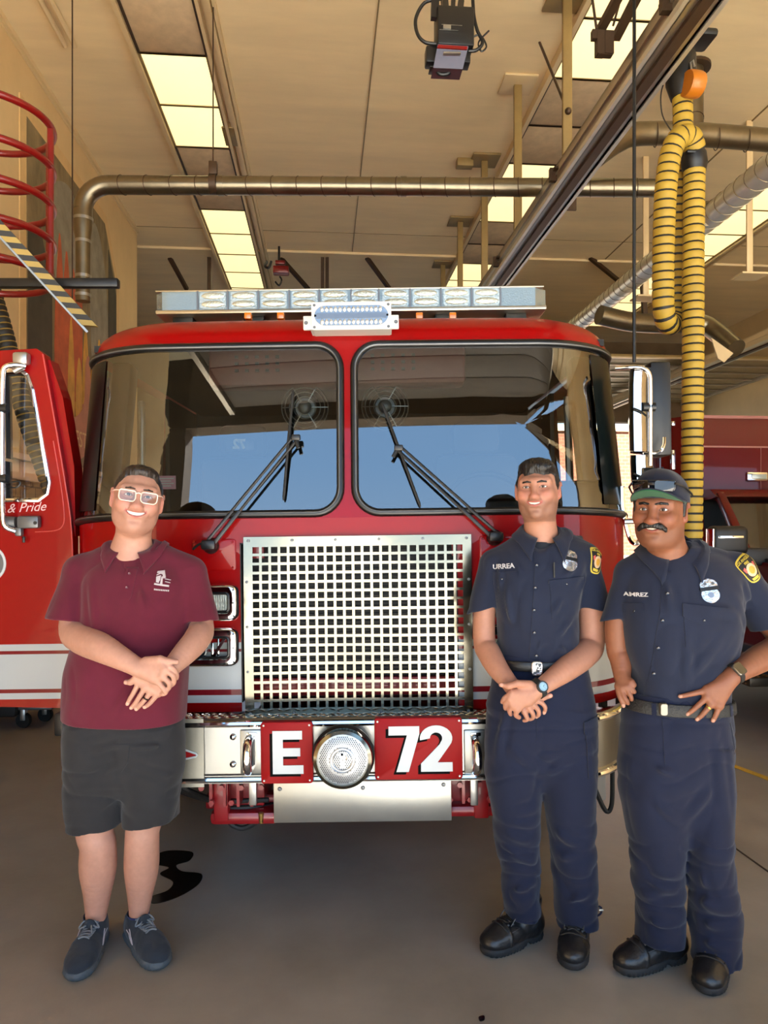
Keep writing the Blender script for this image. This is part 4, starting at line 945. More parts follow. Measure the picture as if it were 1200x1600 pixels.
# steps, wheels, body behind the cab
q = MB().box((-1.22, .5, .45), (-1.0, 1.5, .50), bev=.01).box((1.0, .5, .45), (1.22, 1.5, .50), bev=.01).box((-1.2, .45, .5), (-1.17, .5, .85)).box((1.17, .45, .5), (1.2, .5, .85)); q.build('step', POLISH, eng)
def wheel(x, y):
    o = MB().lathe([(.28, -.13), (.48, -.135), (.52, -.11), (.52, .11), (.48, .135), (.28, .13)], (x, y, .525), (1, 0, 0), 40, cap=False).build('wheel', TYRE, eng)
    MB().lathe([(0, -.06), (.26, -.06), (.285, -.12), (.29, .12), (.26, .06), (0, .06)], (x, y, .525), (1, 0, 0), 32, cap=False).build('rim', BRUSH, o)
for y in (1.75, 6.0):
    for x in (-1.08, 1.08): wheel(x, y)
q = MB().box((-1.22, 2.55, .55), (1.22, 7.6, 2.2), bev=.03).box((-.5, .3, .45), (.5, 7.2, .62)).box((-.9, 2.6, .22), (.9, 5.0, .6)).box((-1.1, 6.7, .3), (1.1, 7.5, .6)); q.build('body', REDS, eng)  # low boxes underneath are added, unseen, to block light from the rear
q = MB().box((-1.0, 2.32, .8), (1.0, 2.55, 2.3)); q.build('pump_housing', GREYCAST, eng)
# light bar and the white box lamp
p0, p1 = T(240, 487, 3.40), T(857, 483, 3.40); zt = T(548, 450, 3.40).z; zb = T(548, 486, 3.40).z; yl = p0.y
q = MB()
hh = zt - zb
ends = [(p0.x, .05), (p0.x + .04, .0), (p1.x - .06, .0), (p1.x, .06)]
q.loft([[Vector((x, yl + o + (.0 if k in (0, 1) else .26 - o), z)) for k, z in enumerate((zb + .01, zt - .004, zt - .004, zb + .01))] for x, o in ends], cap=True); lbar = q.build('light_bar', mat('light_bar_lens', rgb(128, 140, 138), .15, .25, coat=1, bump=.2, bscale=140), eng, smooth=0)
q = MB(); q.box((p0.x + .01, yl - .006, zb - .004), (p1.x - .01, yl + .27, zb + .014), bev=.004).box((p0.x + .01, yl - .004, zt - .008), (p1.x - .02, yl + .27, zt), bev=.003); q.build('tray', ALU, lbar)
q = MB()
for pxm in (310, 357, 405, 453, 500, 550, 593, 642, 690, 738, 783): x = T(pxm - 1, 470, 3.40).x; q.box((x - .004, yl - .005, zb + .01), (x + .004, yl + .002, zt - .006))
q.build('divider', GREYCAST, lbar, smooth=0)
for pxm in (333, 381, 428, 476, 523, 570, 618, 665, 713, 760):
    x = T(pxm, 470, 3.40).x; m = MB(); pts = rrect(x - .060, x + .060, zb + .018, zt - .012, .012); m.loft([[Vector((a, yl + .004, b)) for a, b in pts], [Vector((a, yl - .006, b)) for a, b in pts]], cap=True); mo = m.build('lamp_module', LENS, lbar)
    m = MB()
    for zz in (zb + .018 + hh * .19, zb + .018 + hh * .55): m.ball((x, yl - .007, zz), (.053, .006, hh * .15), 14)
    m.build('led_row', LEDM, mo)
q = MB()
for x in (p0.x + .12, p1.x - .14, -.45, .45): q.box((x - .05, yl + .05, ZT - .02), (x + .05, yl + .2, zb + .0), bev=.01)
q.build('foot', BLACK, lbar)
for pxm in (388, 439, 655, 707):
    x = T(pxm, 491, 3.32).x; z = T(pxm, 496, 3.32).z; MB().box((x - .016, T(0, 0, 3.30).y, z - .01), (x + .016, T(0, 0, 3.36).y, z + .018), bev=.004).build('roof_marker', AMBER, eng)
a, b = T(487, 516, 3.06), T(611, 471, 3.06); y0 = a.y
q = MB(); pts = rrect(a.x, b.x, a.z, b.z, .008); q.loft([[Vector((x, yy, z)) for x, z in pts] for yy in (y0 + .10, y0, y0 - .002)], cap=True)
m0, m1 = T(474, 516, 3.07), T(623, 492, 3.07); q.box((m0.x, y0 + .005, m0.z), (m1.x, y0 + .02, m1.z), bev=.004); q.box((m0.x + .03, y0 + .02, m0.z), (m1.x - .03, y0 + .2, m0.z + .02)); sl = q.build('scene_light', mat('pale_grey_housing', rgb(206, 206, 204), .4), eng)
q = MB(); pts = rrect(a.x + .012, b.x - .012, a.z + .018, b.z - .016, .045, 8); q.loft([[Vector((x, yy, z)) for x, z in pts] for yy in (y0 - .001, y0 - .006)], cap=True); q.build('lens', mat('scene_lens', rgb(120, 126, 132), .08, .5, coat=1), sl)
zc = (a.z + b.z) / 2; q = MB()
for k in range(14):
    for sg in (-1, 1):
        x = a.x + .045 + k * (b.x - a.x - .09) / 13; q.ball((x, y0 - .006, zc + sg * .026), (.008, .006, .012), 8)
q.build('led', mat('led_chip', rgb(236, 236, 230), .1, .6, coat=1), sl)
q = MB().box((a.x + .02, y0 - .009, zc - .011), (b.x - .02, y0 - .006, zc + .011)); q.build('centre_strip', mat('strip_grey', rgb(110, 114, 120), .2, .5), sl, smooth=0)
q = MB()
for x in (a.x + .012, b.x - .012):
    for z in (a.z + .012, b.z - .012): q.lathe([(0, 0), (.006, 0), (.004, .003), (0, .003)], (x, y0 - .002, z), (0, -1, 0), 8, cap=False)
for x in (m0.x + .012, m1.x - .012): q.lathe([(0, 0), (.008, 0), (.005, .004), (0, .004)], (x, y0 + .005, (m0.z + m1.z) / 2), (0, -1, 0), 8, cap=False)
q.build('screw', GREYCAST, sl)
# wipers
def wiper(piv, tip, blade0, blade1, hook):
    D = 2.985; P, Q = T(*piv, D + .01), T(*tip, D + .06); B0, B1 = T(*blade0, D + .10), T(*blade1, D + .055)
    d = (Q - P).normalized(); n = V(d.z, 0, -d.x).normalized() * (.014 if d.x > 0 else -.014)
    q = MB(); q.bar(P + n, P.lerp(Q, .33) + n * .8, .022, .016, bev=.004); q.bar(P - n, P.lerp(Q, .3) - n * .8, .016, .012, bev=.004); q.tube([P + n, P.lerp(Q, .4) + n * .8, Q + n * .6], .006, 8); q.tube([P - n, P.lerp(Q, .4) - n, Q - n * .8], .006, 8)
    arm = q.build('wiper_arm', BLACK, eng)
    q = MB(); q.box(P + V(-.03, -.02, -.022), P + V(.03, .04, .02), bev=.012); q.lathe([(0, -.02), (.034, -.02), (.03, .0), (.015, .02), (0, .02)], P + V(0, .02, -.006), (0, -1, 0), 16, cap=False); q.build('pivot', BLACK, arm)
    q = MB(); q.tube(spline([B0, B0.lerp(B1, .5) + V(0, -.006, 0), B1], 8), [.003] + [.006] * 15 + [.003], 8); q.tube(spline([B0.lerp(B1, .12), B0.lerp(B1, .3) + V(0, -.014, 0), B0.lerp(B1, .5) + V(0, -.022, 0), B0.lerp(B1, .7) + V(0, -.014, 0), B0.lerp(B1, .88)], 5), .005, 6); q.build('blade', BLACKR, arm)
    q = MB(); q.box(Q + V(-.016, -.02, -.012), Q + V(.02, .01, .012), bev=.005); q.tube([Q + V(.0, -.005, 0), T(*hook, D + .05)], .008, 8); q.build('joint', BLACK, arm)
wiper((326, 851), (462, 684), (458, 610), (443, 782), (466, 700)); wiper((775, 838), (622, 700), (597, 630), (657, 792), (614, 714))
q = MB(); q.tube(spline([T(302, 858, 3.02), T(312, 850, 3.0), T(326, 848, 2.99)], 5), .005, 6); q.build('washer_tube', BLACKR, eng)
# right mirror on its chrome arms
q = MB(); D = 3.25
q.loft([[T(px + dx, py, D + dd) for dx, dd in ((0, .12), (2, .0), (8, -.05), (20, -.06), (32, -.02), (36, .12))] for px, py in ((984, 574), (983, 582), (982, 600), (982, 660), (983, 705))], cap=True); mr = q.build('mirror', CHROME, eng, smooth=50)
q = MB(); q.loft([[T(px + dx, py, D + dd) for dx, dd in ((0, .12), (3, .0), (10, -.04), (24, -.05), (34, .0), (36, .12))] for px, py in ((984, 711), (984, 722), (985, 745), (987, 760))], cap=True); q.build('convex_mirror', CHROME, mr, smooth=50)
q = MB(); q.box(T(1018, 712, D + .02), T(1031, 574, D + .16), bev=.015); q.build('mirror_back', BLACK, mr)
q = MB(); q.tube(spline([T(962, 575, D - .03), T(985, 574, D - .06), T(1003, 575, D - .07), T(1014, 584, D - .07), T(1016, 605, D - .07), T(1016, 680, D - .07), T(1016, 728, D - .07)], 8), .010, 10); q.tube(spline([T(985, 706, D - .02), T(1010, 708, D - .05), T(1030, 706, D - .05), T(1037, 696, D - .05), T(1038, 684, D - .03)], 6), .007, 8); q.tube([T(975, 815, D), T(1000, 814, D)], .013, 10); q.build('mirror_arm', CHROME, eng)
q = MB(); 
for py in (636, 738): q.cyl(T(1004, py, D - .06), T(1023, py, D - .06), .020); q.tube([T(990, py + 2, D - .07), T(1000, py + 6, D - .08), T(1010, py + 14, D - .08)], .005, 6)
q.build('arm_clamp', BLACK, mr)
q = MB(); q.tube(spline([T(972, 760, 3.3), T(974, 800, 3.3), T(985, 842, 3.3), T(996, 848, 3.3), T(1003, 835, 3.3), T(1004, 800, 3.3)], 6), .012, 8); q.build('grab_handle', CHROME, eng)
# the open door on the left
dz0, dz1 = .765, 2.39; DD = 3.33
hx = T(117, 900, DD); door_y = hx.y
def dp(px, py, dd=0.0): p = T(px, py, DD + dd); return p
edge = [dp(118, 1104), dp(118, 840), dp(106, 740), dp(74, 556), dp(62, 547), dp(-90, 556), dp(-190, 575), dp(-200, 1098)]
win = [dp(18, 782), dp(66, 782), dp(79, 772), dp(82, 755), dp(72, 700), dp(57, 612), dp(49, 589), dp(38, 580), dp(20, 582), dp(-120, 590), dp(-130, 600), dp(-130, 780)]
def poly_with_hole(o, h, y0, y1, m):
    bm = bmesh.new()
    def loop(P, y): vs = [bm.verts.new((p.x, y, p.z)) for p in P]; return vs, [bm.edges.new((vs[i], vs[(i + 1) % len(vs)])) for i in range(len(vs))]
    va, ea = loop(o, y0); vh, eh = loop(h, y0)
    bmesh.ops.triangle_fill(bm, use_beauty=True, edges=ea + eh, normal=(0, -1, 0))
    r = bmesh.ops.extrude_face_region(bm, geom=list(bm.faces)); bmesh.ops.translate(bm, verts=[v for v in r['geom'] if isinstance(v, bmesh.types.BMVert)], vec=(0, y1 - y0, 0))
    bm.verts.ensure_lookup_table(); bm.verts.index_update(); q = MB(); q.add([v.co for v in bm.verts], [tuple(v.index for v in f.verts) for f in bm.faces]); bm.free(); return q
dr = poly_with_hole(edge, win, door_y - .03, door_y + .03, REDD).build('door', REDD, eng, smooth=0, label='open red front door with script lettering')
q = MB().prism([dp(118, 838), dp(116, 730), dp(98, 620), dp(78, 562), dp(72, 562), dp(104, 740), dp(112, 838)], (0, .09, 0)); q.build('door_edge', RED, dr, smooth=0)
q = MB(); q.tube([p + V(0, -.032, 0) for p in spline([dp(117.5, 1000), dp(117.5, 845), dp(104, 740), dp(72, 556)], 6)], .003, 6); q.tube([p + V(0, -.031, 0) for p in spline([dp(60, 831), dp(90, 829), dp(102, 822), dp(105, 805), dp(100, 760), dp(88, 690)], 6)], .0022, 6); q.build('door_seam', mat('pale_red_edge', rgb(206, 84, 76), .3), dr)
q = MB(); q.tube([p + V(0, -.03, 0) for p in win], .011, 8, closed=True); q.build('door_window_trim', CHROME, dr)
q = MB(); q.add([p + V(0, 0, 0) for p in win], [tuple(range(len(win)))]); q.build('door_glass', SGLASS, dr, smooth=0)
c = dp(-14, 880); q = MB(); q.lathe([(0, 0), (.085, 0), (.085, .004), (0, .004)], (c.x, door_y - .03, c.z), (0, -1, 0), 36, cap=False); bd = q.build('round_badge', WHITEP, dr)
q = MB(); q.lathe([(0, .004), (.074, .004), (.074, .006), (0, .006)], (c.x, door_y - .03, c.z), (0, -1, 0), 36, cap=False); q.build('badge_centre', GREYCAST, bd)
q = MB(); o = dp(30, 795); lettering(q, 'Duty & Pride', .058, V(o.x - .02, door_y - .0315, o.z), (1, 0, .05), (0, 0, 1), shear=.35, align='CENTER'); q.build('script_lettering', mat('pink_white_script', rgb(232, 190, 190), .5), dr, smooth=0)
o = dp(5, 948); q = MB(); lettering(q, '6', .062, V(o.x, door_y - .0315, o.z), (1, 0, 0), (0, 0, 1), offset=.002, align='RIGHT'); q.build('numeral', WHITEP, dr, smooth=0)
q = MB(); q.box(dp(25, 826, -.07), dp(66, 806, -.03), bev=.012); q.cyl(dp(8, 816, -.05), dp(26, 816, -.05), .028, .024, 16); q.box(dp(22, 838, -.07), dp(38, 824, -.04), bev=.008); q.build('mirror_mount', GREYCAST, dr)
q = MB(); q.box(dp(34, 848, -.06), dp(40, 838, -.05), bev=.003); q.lathe([(0, 0), (.008, 0), (.008, .003), (0, .003)], dp(55, 817, -.071), (0, -1, 0), 10, cap=False); q.build('mount_bolt', BLACK, dr)
q = MB(); q.tube(spline([dp(40, 572, -.06), dp(24, 570, -.08), dp(8, 574, -.09), dp(4, 590, -.09), dp(3, 650, -.09), dp(3, 740, -.09), dp(4, 800, -.09), dp(8, 822, -.08), dp(24, 830, -.06)], 8), .0125, 10); q.build('mirror_arm', CHROME, dr)
q = MB(); q.box(dp(18, 568, -.08), dp(50, 553, -.03), bev=.012); q.cyl(dp(36, 572, -.06), dp(22, 580, -.06), .016, .014); q.build('upper_mount', STEEL, dr)
q = MB()
for py in (638, 748): q.cyl(dp(-4, py, -.09), dp(12, py, -.09), .021, .021, 14)
q.box(dp(10, 716, -.02), dp(18, 590, .04), bev=.006).box(dp(10, 780, -.02), dp(17, 722, .04), bev=.006); q.tube(spline([dp(10, 755, -.06), dp(28, 752, -.06), dp(31, 757, -.06), dp(24, 762, -.06), dp(10, 760, -.06)], 4), .004, 6); q.build('arm_clamp', BLACK, dr)
# ------------------------------------------------------------------ the second red vehicle in the right bay
DRED = mat('dark_red_paint', rgb(92, 6, 9), 0.35, coat=.4, spec=.15)
MATTE = mat('black_trim', rgb(20, 20, 21), 0.5)
amb = bthing('rescue_ambulance', 'dark red box bodied rescue vehicle parked at the right behind the men', 'ambulance', (4.25, 6.0, 0))
A = lambda px, py, D: room(px, py, D) - Vector((4.25, 6.0, 0))
bx0 = A(1030, 800, 7.35).x; bf = A(1062, 800, 7.1).y
zt = A(1120, 650, 7.1).z
q = MB().box((bx0 + .14, bf, .55), (bx0 + 2.5, bf + .56, zt), bev=.02); q.prism([V(bx0, bf + .22, .55), V(bx0 + .15, bf + .003, .55), V(bx0 + .15, bf + .55, .55), V(bx0, bf + .55, .55)], (0, 0, zt - .55)); box_ = q.build('module_box', DRED, amb, smooth=25)
q = MB(); q.box((bx0 + .14, bf - .006, zt - .30), (bx0 + 2.5, bf, zt - .285)); q.box((bx0 + .12, bf - .012, zt - .02), (bx0 + 2.5, bf + .01, zt + .01)); q.box((bx0 - .012, bf + .25, zt - .02), (bx0 + .02, bf + .55, zt + .01)); q.box((bx0 + .135, bf - .008, .6), (bx0 + .15, bf + .008, zt)); q.box((bx0 + .90, bf - .004, 1.3), (bx0 + .905, bf, zt - .3)); q.build('edge_moulding', mat('pale_moulding', rgb(150, 100, 92), .35, .5), box_, smooth=0)
c = A(1187, 744, 7.08); q = MB().box((c.x - .09, bf - .03, c.z - .045), (c.x + .12, bf, c.z + .045), bev=.015); ml = q.build('marker_light', CHROME, box_); q = MB().box((c.x - .05, bf - .04, c.z - .025), (c.x + .1, bf - .028, c.z + .025), bev=.008); q.build('lens', LENS, ml)
q = MB(); c = A(1091, 722, 7.08); lettering(q, '2', .14, V(c.x + .035, bf - .003, c.z), (1, 0, 0), (0, 0, 1), offset=.004, align='CENTER'); q.build('numeral', WHITEP, box_, smooth=0)
q = MB()
for (py, h) in ((664, .05), (720, .20)):
    c = A(1042, py, 7.3); q.box((bx0 - .0 + .05, bf + .09, c.z - h / 2), (bx0 + .09, bf + .15, c.z + h / 2), bev=.012)
q.build('door_handle', CHROME, box_)
q = MB()
for za, zb_ in ((1.75, zt - .12), (.75, 1.68)): q.box((bx0 - .010, bf + .27, za), (bx0 + .0, bf + .52, zb_), bev=.004)
q.build('compartment_door', DRED, box_)
# cab
cx0 = A(1131, 820, 6.2).x; cx1 = cx0 + 2.0; zc0 = A(1150, 872, 6.0).z
wb, wt = A(1150, 872, 5.85).y, A(1166, 776, 6.45).y; zw = A(1166, 776, 6.45).z
fr = wb - 1.25
side = [(bf, .52), (fr + .95, .52), (fr + .9, .72), (fr + .7, .92), (fr + .45, .92), (fr + .2, .72), (fr + .02, .62), (fr, .80), (fr + .03, 1.12), (fr + .2, 1.22), (wb, zc0), (wb + .03, zc0 + .02)]
q = MB(); rings = []
body = [(fr, .62), (fr, 1.08), (fr + .1, 1.20), (wb, zc0), (bf, zc0), (bf, .62)]
q.prism([V(cx0, y, z) for y, z in body], (cx1 - cx0, 0, 0)); cabb = q.build('cab', DRED, amb, smooth=0)
q = MB(); roof = [(wt, zw), (wt + .12, zw + .07), (bf, zw + .07), (bf, zw - .02), (wt + .1, zw - .02)]
q.prism([V(cx0 + .06, y, z) for y, z in roof], (cx1 - cx0 - .12, 0, 0))
for x in (cx0 + .0, cx1 - .07): q.bar(V(x + .035, wb + .02, zc0 - .02), V(x + .08 * (1 if x < cx0 + 1 else -1) + .035, wt + .05, zw + .02), .07, .08, bev=.015); q.bar(V(x + .035, bf - .45, zc0 - .02), V(x + .035, bf - .35, zw), .06, .10, bev=.01)
q.build('cab_roof', DRED, amb)
q = MB().add([V(cx0 + .08, wb + .03, zc0), V(cx1 - .08, wb + .03, zc0), V(cx1 - .16, wt + .06, zw), V(cx0 + .16, wt + .06, zw)], [(0, 1, 2, 3)]); q.build('windshield', GLASS, amb, smooth=0)
q = MB().box((cx0 + .08, wb + .25, zc0 - .3), (cx1 - .08, bf - .1, zc0 - .02)).box((cx0 + .1, bf - .25, zc0 - .1), (cx1 - .1, bf - .2, zw)); q.build('interior', MATTE, amb, smooth=0)
q = MB().box((cx0 + .02, wb - .25, zc0 - .035), (cx1 - .02, wb + .05, zc0 + .012), bev=.012); q.build('cowl', MATTE, amb)
q = MB().tube([V(cx0 + .25, wb - .02, zc0 + .02), V(cx0 + .95, wb + .05, zc0 + .06)], .008, 6).tube([V(cx0 + 1.0, wb - .02, zc0 + .02), V(cx0 + 1.6, wb + .05, zc0 + .06)], .008, 6); q.build('wiper', MATTE, amb)
q = MB().box((cx0 + .25, fr - .03, .72), (cx1 - .25, fr + .02, 1.06), bev=.02); q.build('radiator_grille', CHROME, amb); q = MB().box((cx0 - .05, fr - .15, .42), (cx1 + .05, fr + .05, .66), bev=.03); q.build('bumper', CHROME, amb)
q = MB().box((cx0 + .04, fr - .012, .84), (cx0 + .24, fr + .02, 1.06), bev=.02).box((cx1 - .24, fr - .012, .84), (cx1 - .04, fr + .02, 1.06), bev=.02); q.build('headlamp', LENS, amb)
# black mirror with a chrome edge
c = A(1134, 844, 5.65); q = MB().box((c.x - .145, c.y - .09, c.z - .11), (c.x + .145, c.y + .05, c.z + .11), bev=.045, seg=4); mi = q.build('mirror', MATTE, amb)
q = MB().box((c.x - .15, c.y - .085, c.z - .10), (c.x - .135, c.y + .02, c.z + .09), bev=.006).box((c.x - .11, c.y - .094, c.z + .015), (c.x + .09, c.y - .085, c.z + .035), bev=.003); q.build('chrome_edge', CHROME, mi)
q = MB().bar(V(c.x + .1, c.y, c.z - .08), V(cx0 + .05, c.y + .25, c.z - .15), .06, .05, bev=.01).box((c.x + .1, c.y - .02, c.z - .2), (c.x + .42, c.y + .1, c.z - .06), bev=.03); q.build('mirror_arm', MATTE, mi)
# side step with its tread pattern, sill stripe
a, b = A(1128, 1045, 5.9), A(1128, 1045, 5.9); sx0, sx1 = cx0 - .16, cx0 + .05; sz = A(1165, 1075, 5.3).z
q = MB().box((sx0, fr + .95, sz - .05), (sx1, bf - .05, sz + .02), bev=.01); stp = q.build('side_step', mat('dull_step_metal', rgb(96, 82, 66), .4, .7), amb)
q = MB()
for j in range(3):
    y = fr + 1.0
    while y < bf - .1: q.ball((sx0 + .03 + j * .07, y, sz + .02), (.012, .014, .006), 6); y += .05
for j in range(2):
    y = fr + 1.0
    while y < bf - .1: q.ball((sx0 - .001, y, sz - .005 - j * .025), (.006, .014, .007), 6); y += .04
q.build('tread_stud', mat('tan_stud', rgb(176, 140, 96), .35, .7), stp)
q = MB().box((cx0 - .012, fr + .95, sz + .10), (cx0, bf, sz + .16)).box((cx0 - .008, fr + .95, sz + .22), (cx0, bf, sz + .235)); q.build('sill_moulding', mat('pinkish_chrome', rgb(190, 150, 146), .25, .7), amb, smooth=0)
q = MB().box((cx0 - .01, wb + .25, zc0 - .25), (cx0 + .0, wb + .45, zc0 - .2), bev=.004); q.build('cab_door_handle', MATTE, amb)
for (x, y) in ((cx0 + .14, fr + .55), (cx1 - .14, fr + .55), (cx0 + .3, bf + .28), (cx1 - .1, bf + .28)):
    o = MB().lathe([(.22, -.12), (.38, -.125), (.40, -.1), (.40, .1), (.38, .125), (.22, .12)], (x, y, .40), (1, 0, 0), 32, cap=False).build('wheel', TYRE, amb); MB().lathe([(0, -.05), (.21, -.05), (.225, -.11), (.225, .11), (.21, .05), (0, .05)], (x, y, .40), (1, 0, 0), 24, cap=False).build('rim', BRUSH, o)
q = MB().box((cx0 + .3, fr + .1, .30), (cx1 - .3, bf + .5, .56)); q.build('chassis', MATTE, amb, smooth=0)
# trolley with wheels glimpsed under the open door
K = room(14, 1116, 5.8); K.z = 0
o = bthing('equipment_cart', 'low dark cart with castors glimpsed under the open cab door', 'cart', K)
MB().box((-.22, -.2, .10), (.13, .4, .34), bev=.02).build('cart_body', MATTE, o)
for (x, y) in ((.16, -.12), (.26, .05)):
    w = MB().lathe([(0, -.02), (.055, -.02), (.06, 0), (.055, .02), (0, .02)], (x, y, .06), (.2, 1, 0), 20, cap=False).build('castor', BLACKR, o); MB().box((x - .02, y - .03, .06), (x + .02, y + .03, .15), bev=.008).build('fork', STEEL, w)
q = MB().box((.1, -.15, .14), (.38, .3, .17), bev=.01); q.build('deck', GREYCAST, o)
# ------------------------------------------------------------------ smooth bodies: blended volumes turned into one continuous skin
f32 = np.float32
def npv(p): return np.array([p[0], p[1], p[2]], f32)
def rotm(yaw=0, pitch=0, roll=0):       # degrees; head / foot frames
    return np.array((Matrix.Rotation(math.radians(yaw), 3, 'Z') @ Matrix.Rotation(math.radians(pitch), 3, 'X') @ Matrix.Rotation(math.radians(roll), 3, 'Y')), f32)
class Cap:
    def __init__(s, a, b, ra, rb=None, flat=None):
        s.a = npv(a); s.b = npv(b); s.ra = ra; s.rb = ra if rb is None else rb; s.c = (s.a + s.b) / 2; s.R = float(np.linalg.norm(s.b - s.a)) / 2 + max(s.ra, s.rb)
    def __call__(s, P):
        ba = s.b - s.a; pa = P - s.a; t = np.clip(pa @ ba / max(1e-9, float(ba @ ba)), 0, 1)
        return np.linalg.norm(pa - t[:, None] * ba, axis=1) - (s.ra + (s.rb - s.ra) * t)
class Chain:                            # a smoothly bending limb of varying thickness: points (x, y, z, r)
    def __init__(s, pts, n=5):
        P = [np.array(p, float) for p in pts]; N = len(P); out = []
        for i in range(N - 1):
            a, b, c, d = P[max(0, i - 1)], P[i], P[i + 1], P[min(N - 1, i + 2)]
            for k in range(n):
                t = k / n; q = .5 * (2 * b + (c - a) * t + (2 * a - 5 * b + 4 * c - d) * t * t + (3 * b - a - 3 * c + d) * t ** 3); out.append(q)
        out.append(P[-1]); s.q = np.array(out, f32); lo = (s.q[:, :3] - s.q[:, 3:]).min(0); hi = (s.q[:, :3] + s.q[:, 3:]).max(0); s.c = ((lo + hi) / 2).astype(f32); s.R = float(np.linalg.norm(hi - lo)) / 2
    def __call__(s, P):
        d = None
        for a, b in zip(s.q, s.q[1:]):
            ba = b[:3] - a[:3]; pa = P - a[:3]; t = np.clip(pa @ ba / max(1e-9, float(ba @ ba)), 0, 1); e = np.linalg.norm(pa - t[:, None] * ba, axis=1) - (a[3] + (b[3] - a[3]) * t)
            d = e if d is None else np.minimum(d, e)
        return d
class Ell:
    def __init__(s, c, r, R=None): s.c = npv(c); s.r = npv(r); s.M = R; s.R = float(max(r))
    def __call__(s, P):
        p = P - s.c
        if s.M is not None: p = p @ s.M
        k0 = np.linalg.norm(p / s.r, axis=1); k1 = np.linalg.norm(p / (s.r * s.r), axis=1)
        return k0 * (k0 - 1) / np.maximum(k1, 1e-6)
class Stack:                            # stack of rounded cross-sections along z: rows (z, cx, cy, a, b)
    def __init__(s, rows, n=2.3, grow=0.0, pad=0.0):
        rows = sorted(rows); s.t = np.array(rows, f32); s.n = n; s.g = grow; s.pad = pad
        m = s.t; s.c = npv((m[:, 1].mean(), m[:, 2].mean(), (m[0, 0] + m[-1, 0]) / 2))
        s.R = float(math.hypot((m[-1, 0] - m[0, 0]) / 2, max(m[:, 3].max(), m[:, 4].max()) + np.ptp(m[:, 1]) + np.ptp(m[:, 2])) + abs(grow))
    def at(s, z): return [np.interp(z, s.t[:, 0], s.t[:, k]) for k in (1, 2, 3, 4)]
    def sm(s, z):                       # smoothed rows
        r = 0
        for dz in (-.02, 0, .02): r = r + np.array(s.at(z + dz))
        return r / 3
    def __call__(s, P):
        z = P[:, 2]; cx, cy, a, b = s.sm(z); a = a + s.g; b = b + s.g
        x = P[:, 0] - cx; y = P[:, 1] - cy
        q = ((np.abs(x) / a) ** s.n + (np.abs(y) / b) ** s.n) ** (1 / s.n); r = np.hypot(x, y)
        d = np.where(q > 1e-3, r * (1 - 1 / np.maximum(q, 1e-3)), -np.minimum(a, b))
        return np.maximum(d, np.maximum(s.t[0, 0] - s.pad - z, z - s.t[-1, 0] - s.pad))
    def ring(s, z, grow=0.0, n=64, tilt=0.0):
        out = []
        for k in range(n):
            t = 2 * PI * k / n; zz = z; cx, cy, a, b = [float(v) for v in s.sm(np.array(z))]; a += s.g + grow; b += s.g + grow
            c, sn = math.cos(t), math.sin(t); out.append(Vector((cx + a * math.copysign(abs(c) ** (2 / s.n), c), cy + b * math.copysign(abs(sn) ** (2 / s.n), sn), z + tilt * c)))
        return out
class Xf:                               # a volume in a moved, turned and scaled frame
    def __init__(s, prim, c, M, k=1.0): s.p = prim; s.o = npv(c); s.M = M; s.k = k; s.c = npv(s.o + (M @ prim.c) * k); s.R = prim.R * k
    def __call__(s, P): return s.p(((P - s.o) @ s.M) / s.k) * s.k
class Sdf:
    def __init__(s): s.ops = []
    def U(s, p, k=.02): s.ops.append(('u', p, k)); return s
    def S(s, p, k=.004): s.ops.append(('s', p, k)); return s
    def cut(s, n, o, k=.003): n = npv(n) / np.linalg.norm(n); s.ops.append(('c', n, float(n @ npv(o)), k)); return s     # keep the side the normal points away from
    def N(s, f): s.ops.append(('n', f)); return s
    def __call__(s, P):
        d = np.full(len(P), .06, f32); lo = P.min(0); hi = P.max(0)
        for op in s.ops:
            t = op[0]
            if t in 'us':
                p, k = op[1], op[2]
                gap = np.linalg.norm(np.maximum(np.maximum(lo - p.c, p.c - hi), 0))
                if gap > p.R + .06: continue
                e = p(P)
                if t == 's': e = -e
                if t == 'u':
                    h = np.maximum(k - np.abs(d - e), 0) / k; d = np.minimum(d, e) - h * h * k * .25
                else:
                    h = np.maximum(k - np.abs(d - e), 0) / k; d = np.maximum(d, e) + h * h * k * .25
            elif t == 'c':
                e = P @ op[1] - op[2]; k = op[3]; h = np.maximum(k - np.abs(d - e), 0) / k; d = np.maximum(d, e) + h * h * k * .25
            else: d = d + op[1](P)
        return d.astype(f32)
    def bounds(s):
        c = np.array([o[1].c for o in s.ops if o[0] == 'u']); r = np.array([o[1].R for o in s.ops if o[0] == 'u'])
        return (c - r[:, None]).min(0) - .03, (c + r[:, None]).max(0) + .03
_perm = np.random.RandomState(5).rand(64, 64, 64).astype(f32) * 2 - 1
def noise3(P, freq):                    # smooth value noise
    q = P * np.array(freq, f32); i = np.floor(q).astype(np.int32); f = q - i; f = f * f * (3 - 2 * f); r = 0
    for a in (0, 1):
        for b in (0, 1):
            for c in (0, 1):
                w = (f[:, 0] if a else 1 - f[:, 0]) * (f[:, 1] if b else 1 - f[:, 1]) * (f[:, 2] if c else 1 - f[:, 2])
                r = r + w * _perm[(i[:, 0] + a) & 63, (i[:, 1] + b) & 63, (i[:, 2] + c) & 63]
    return r
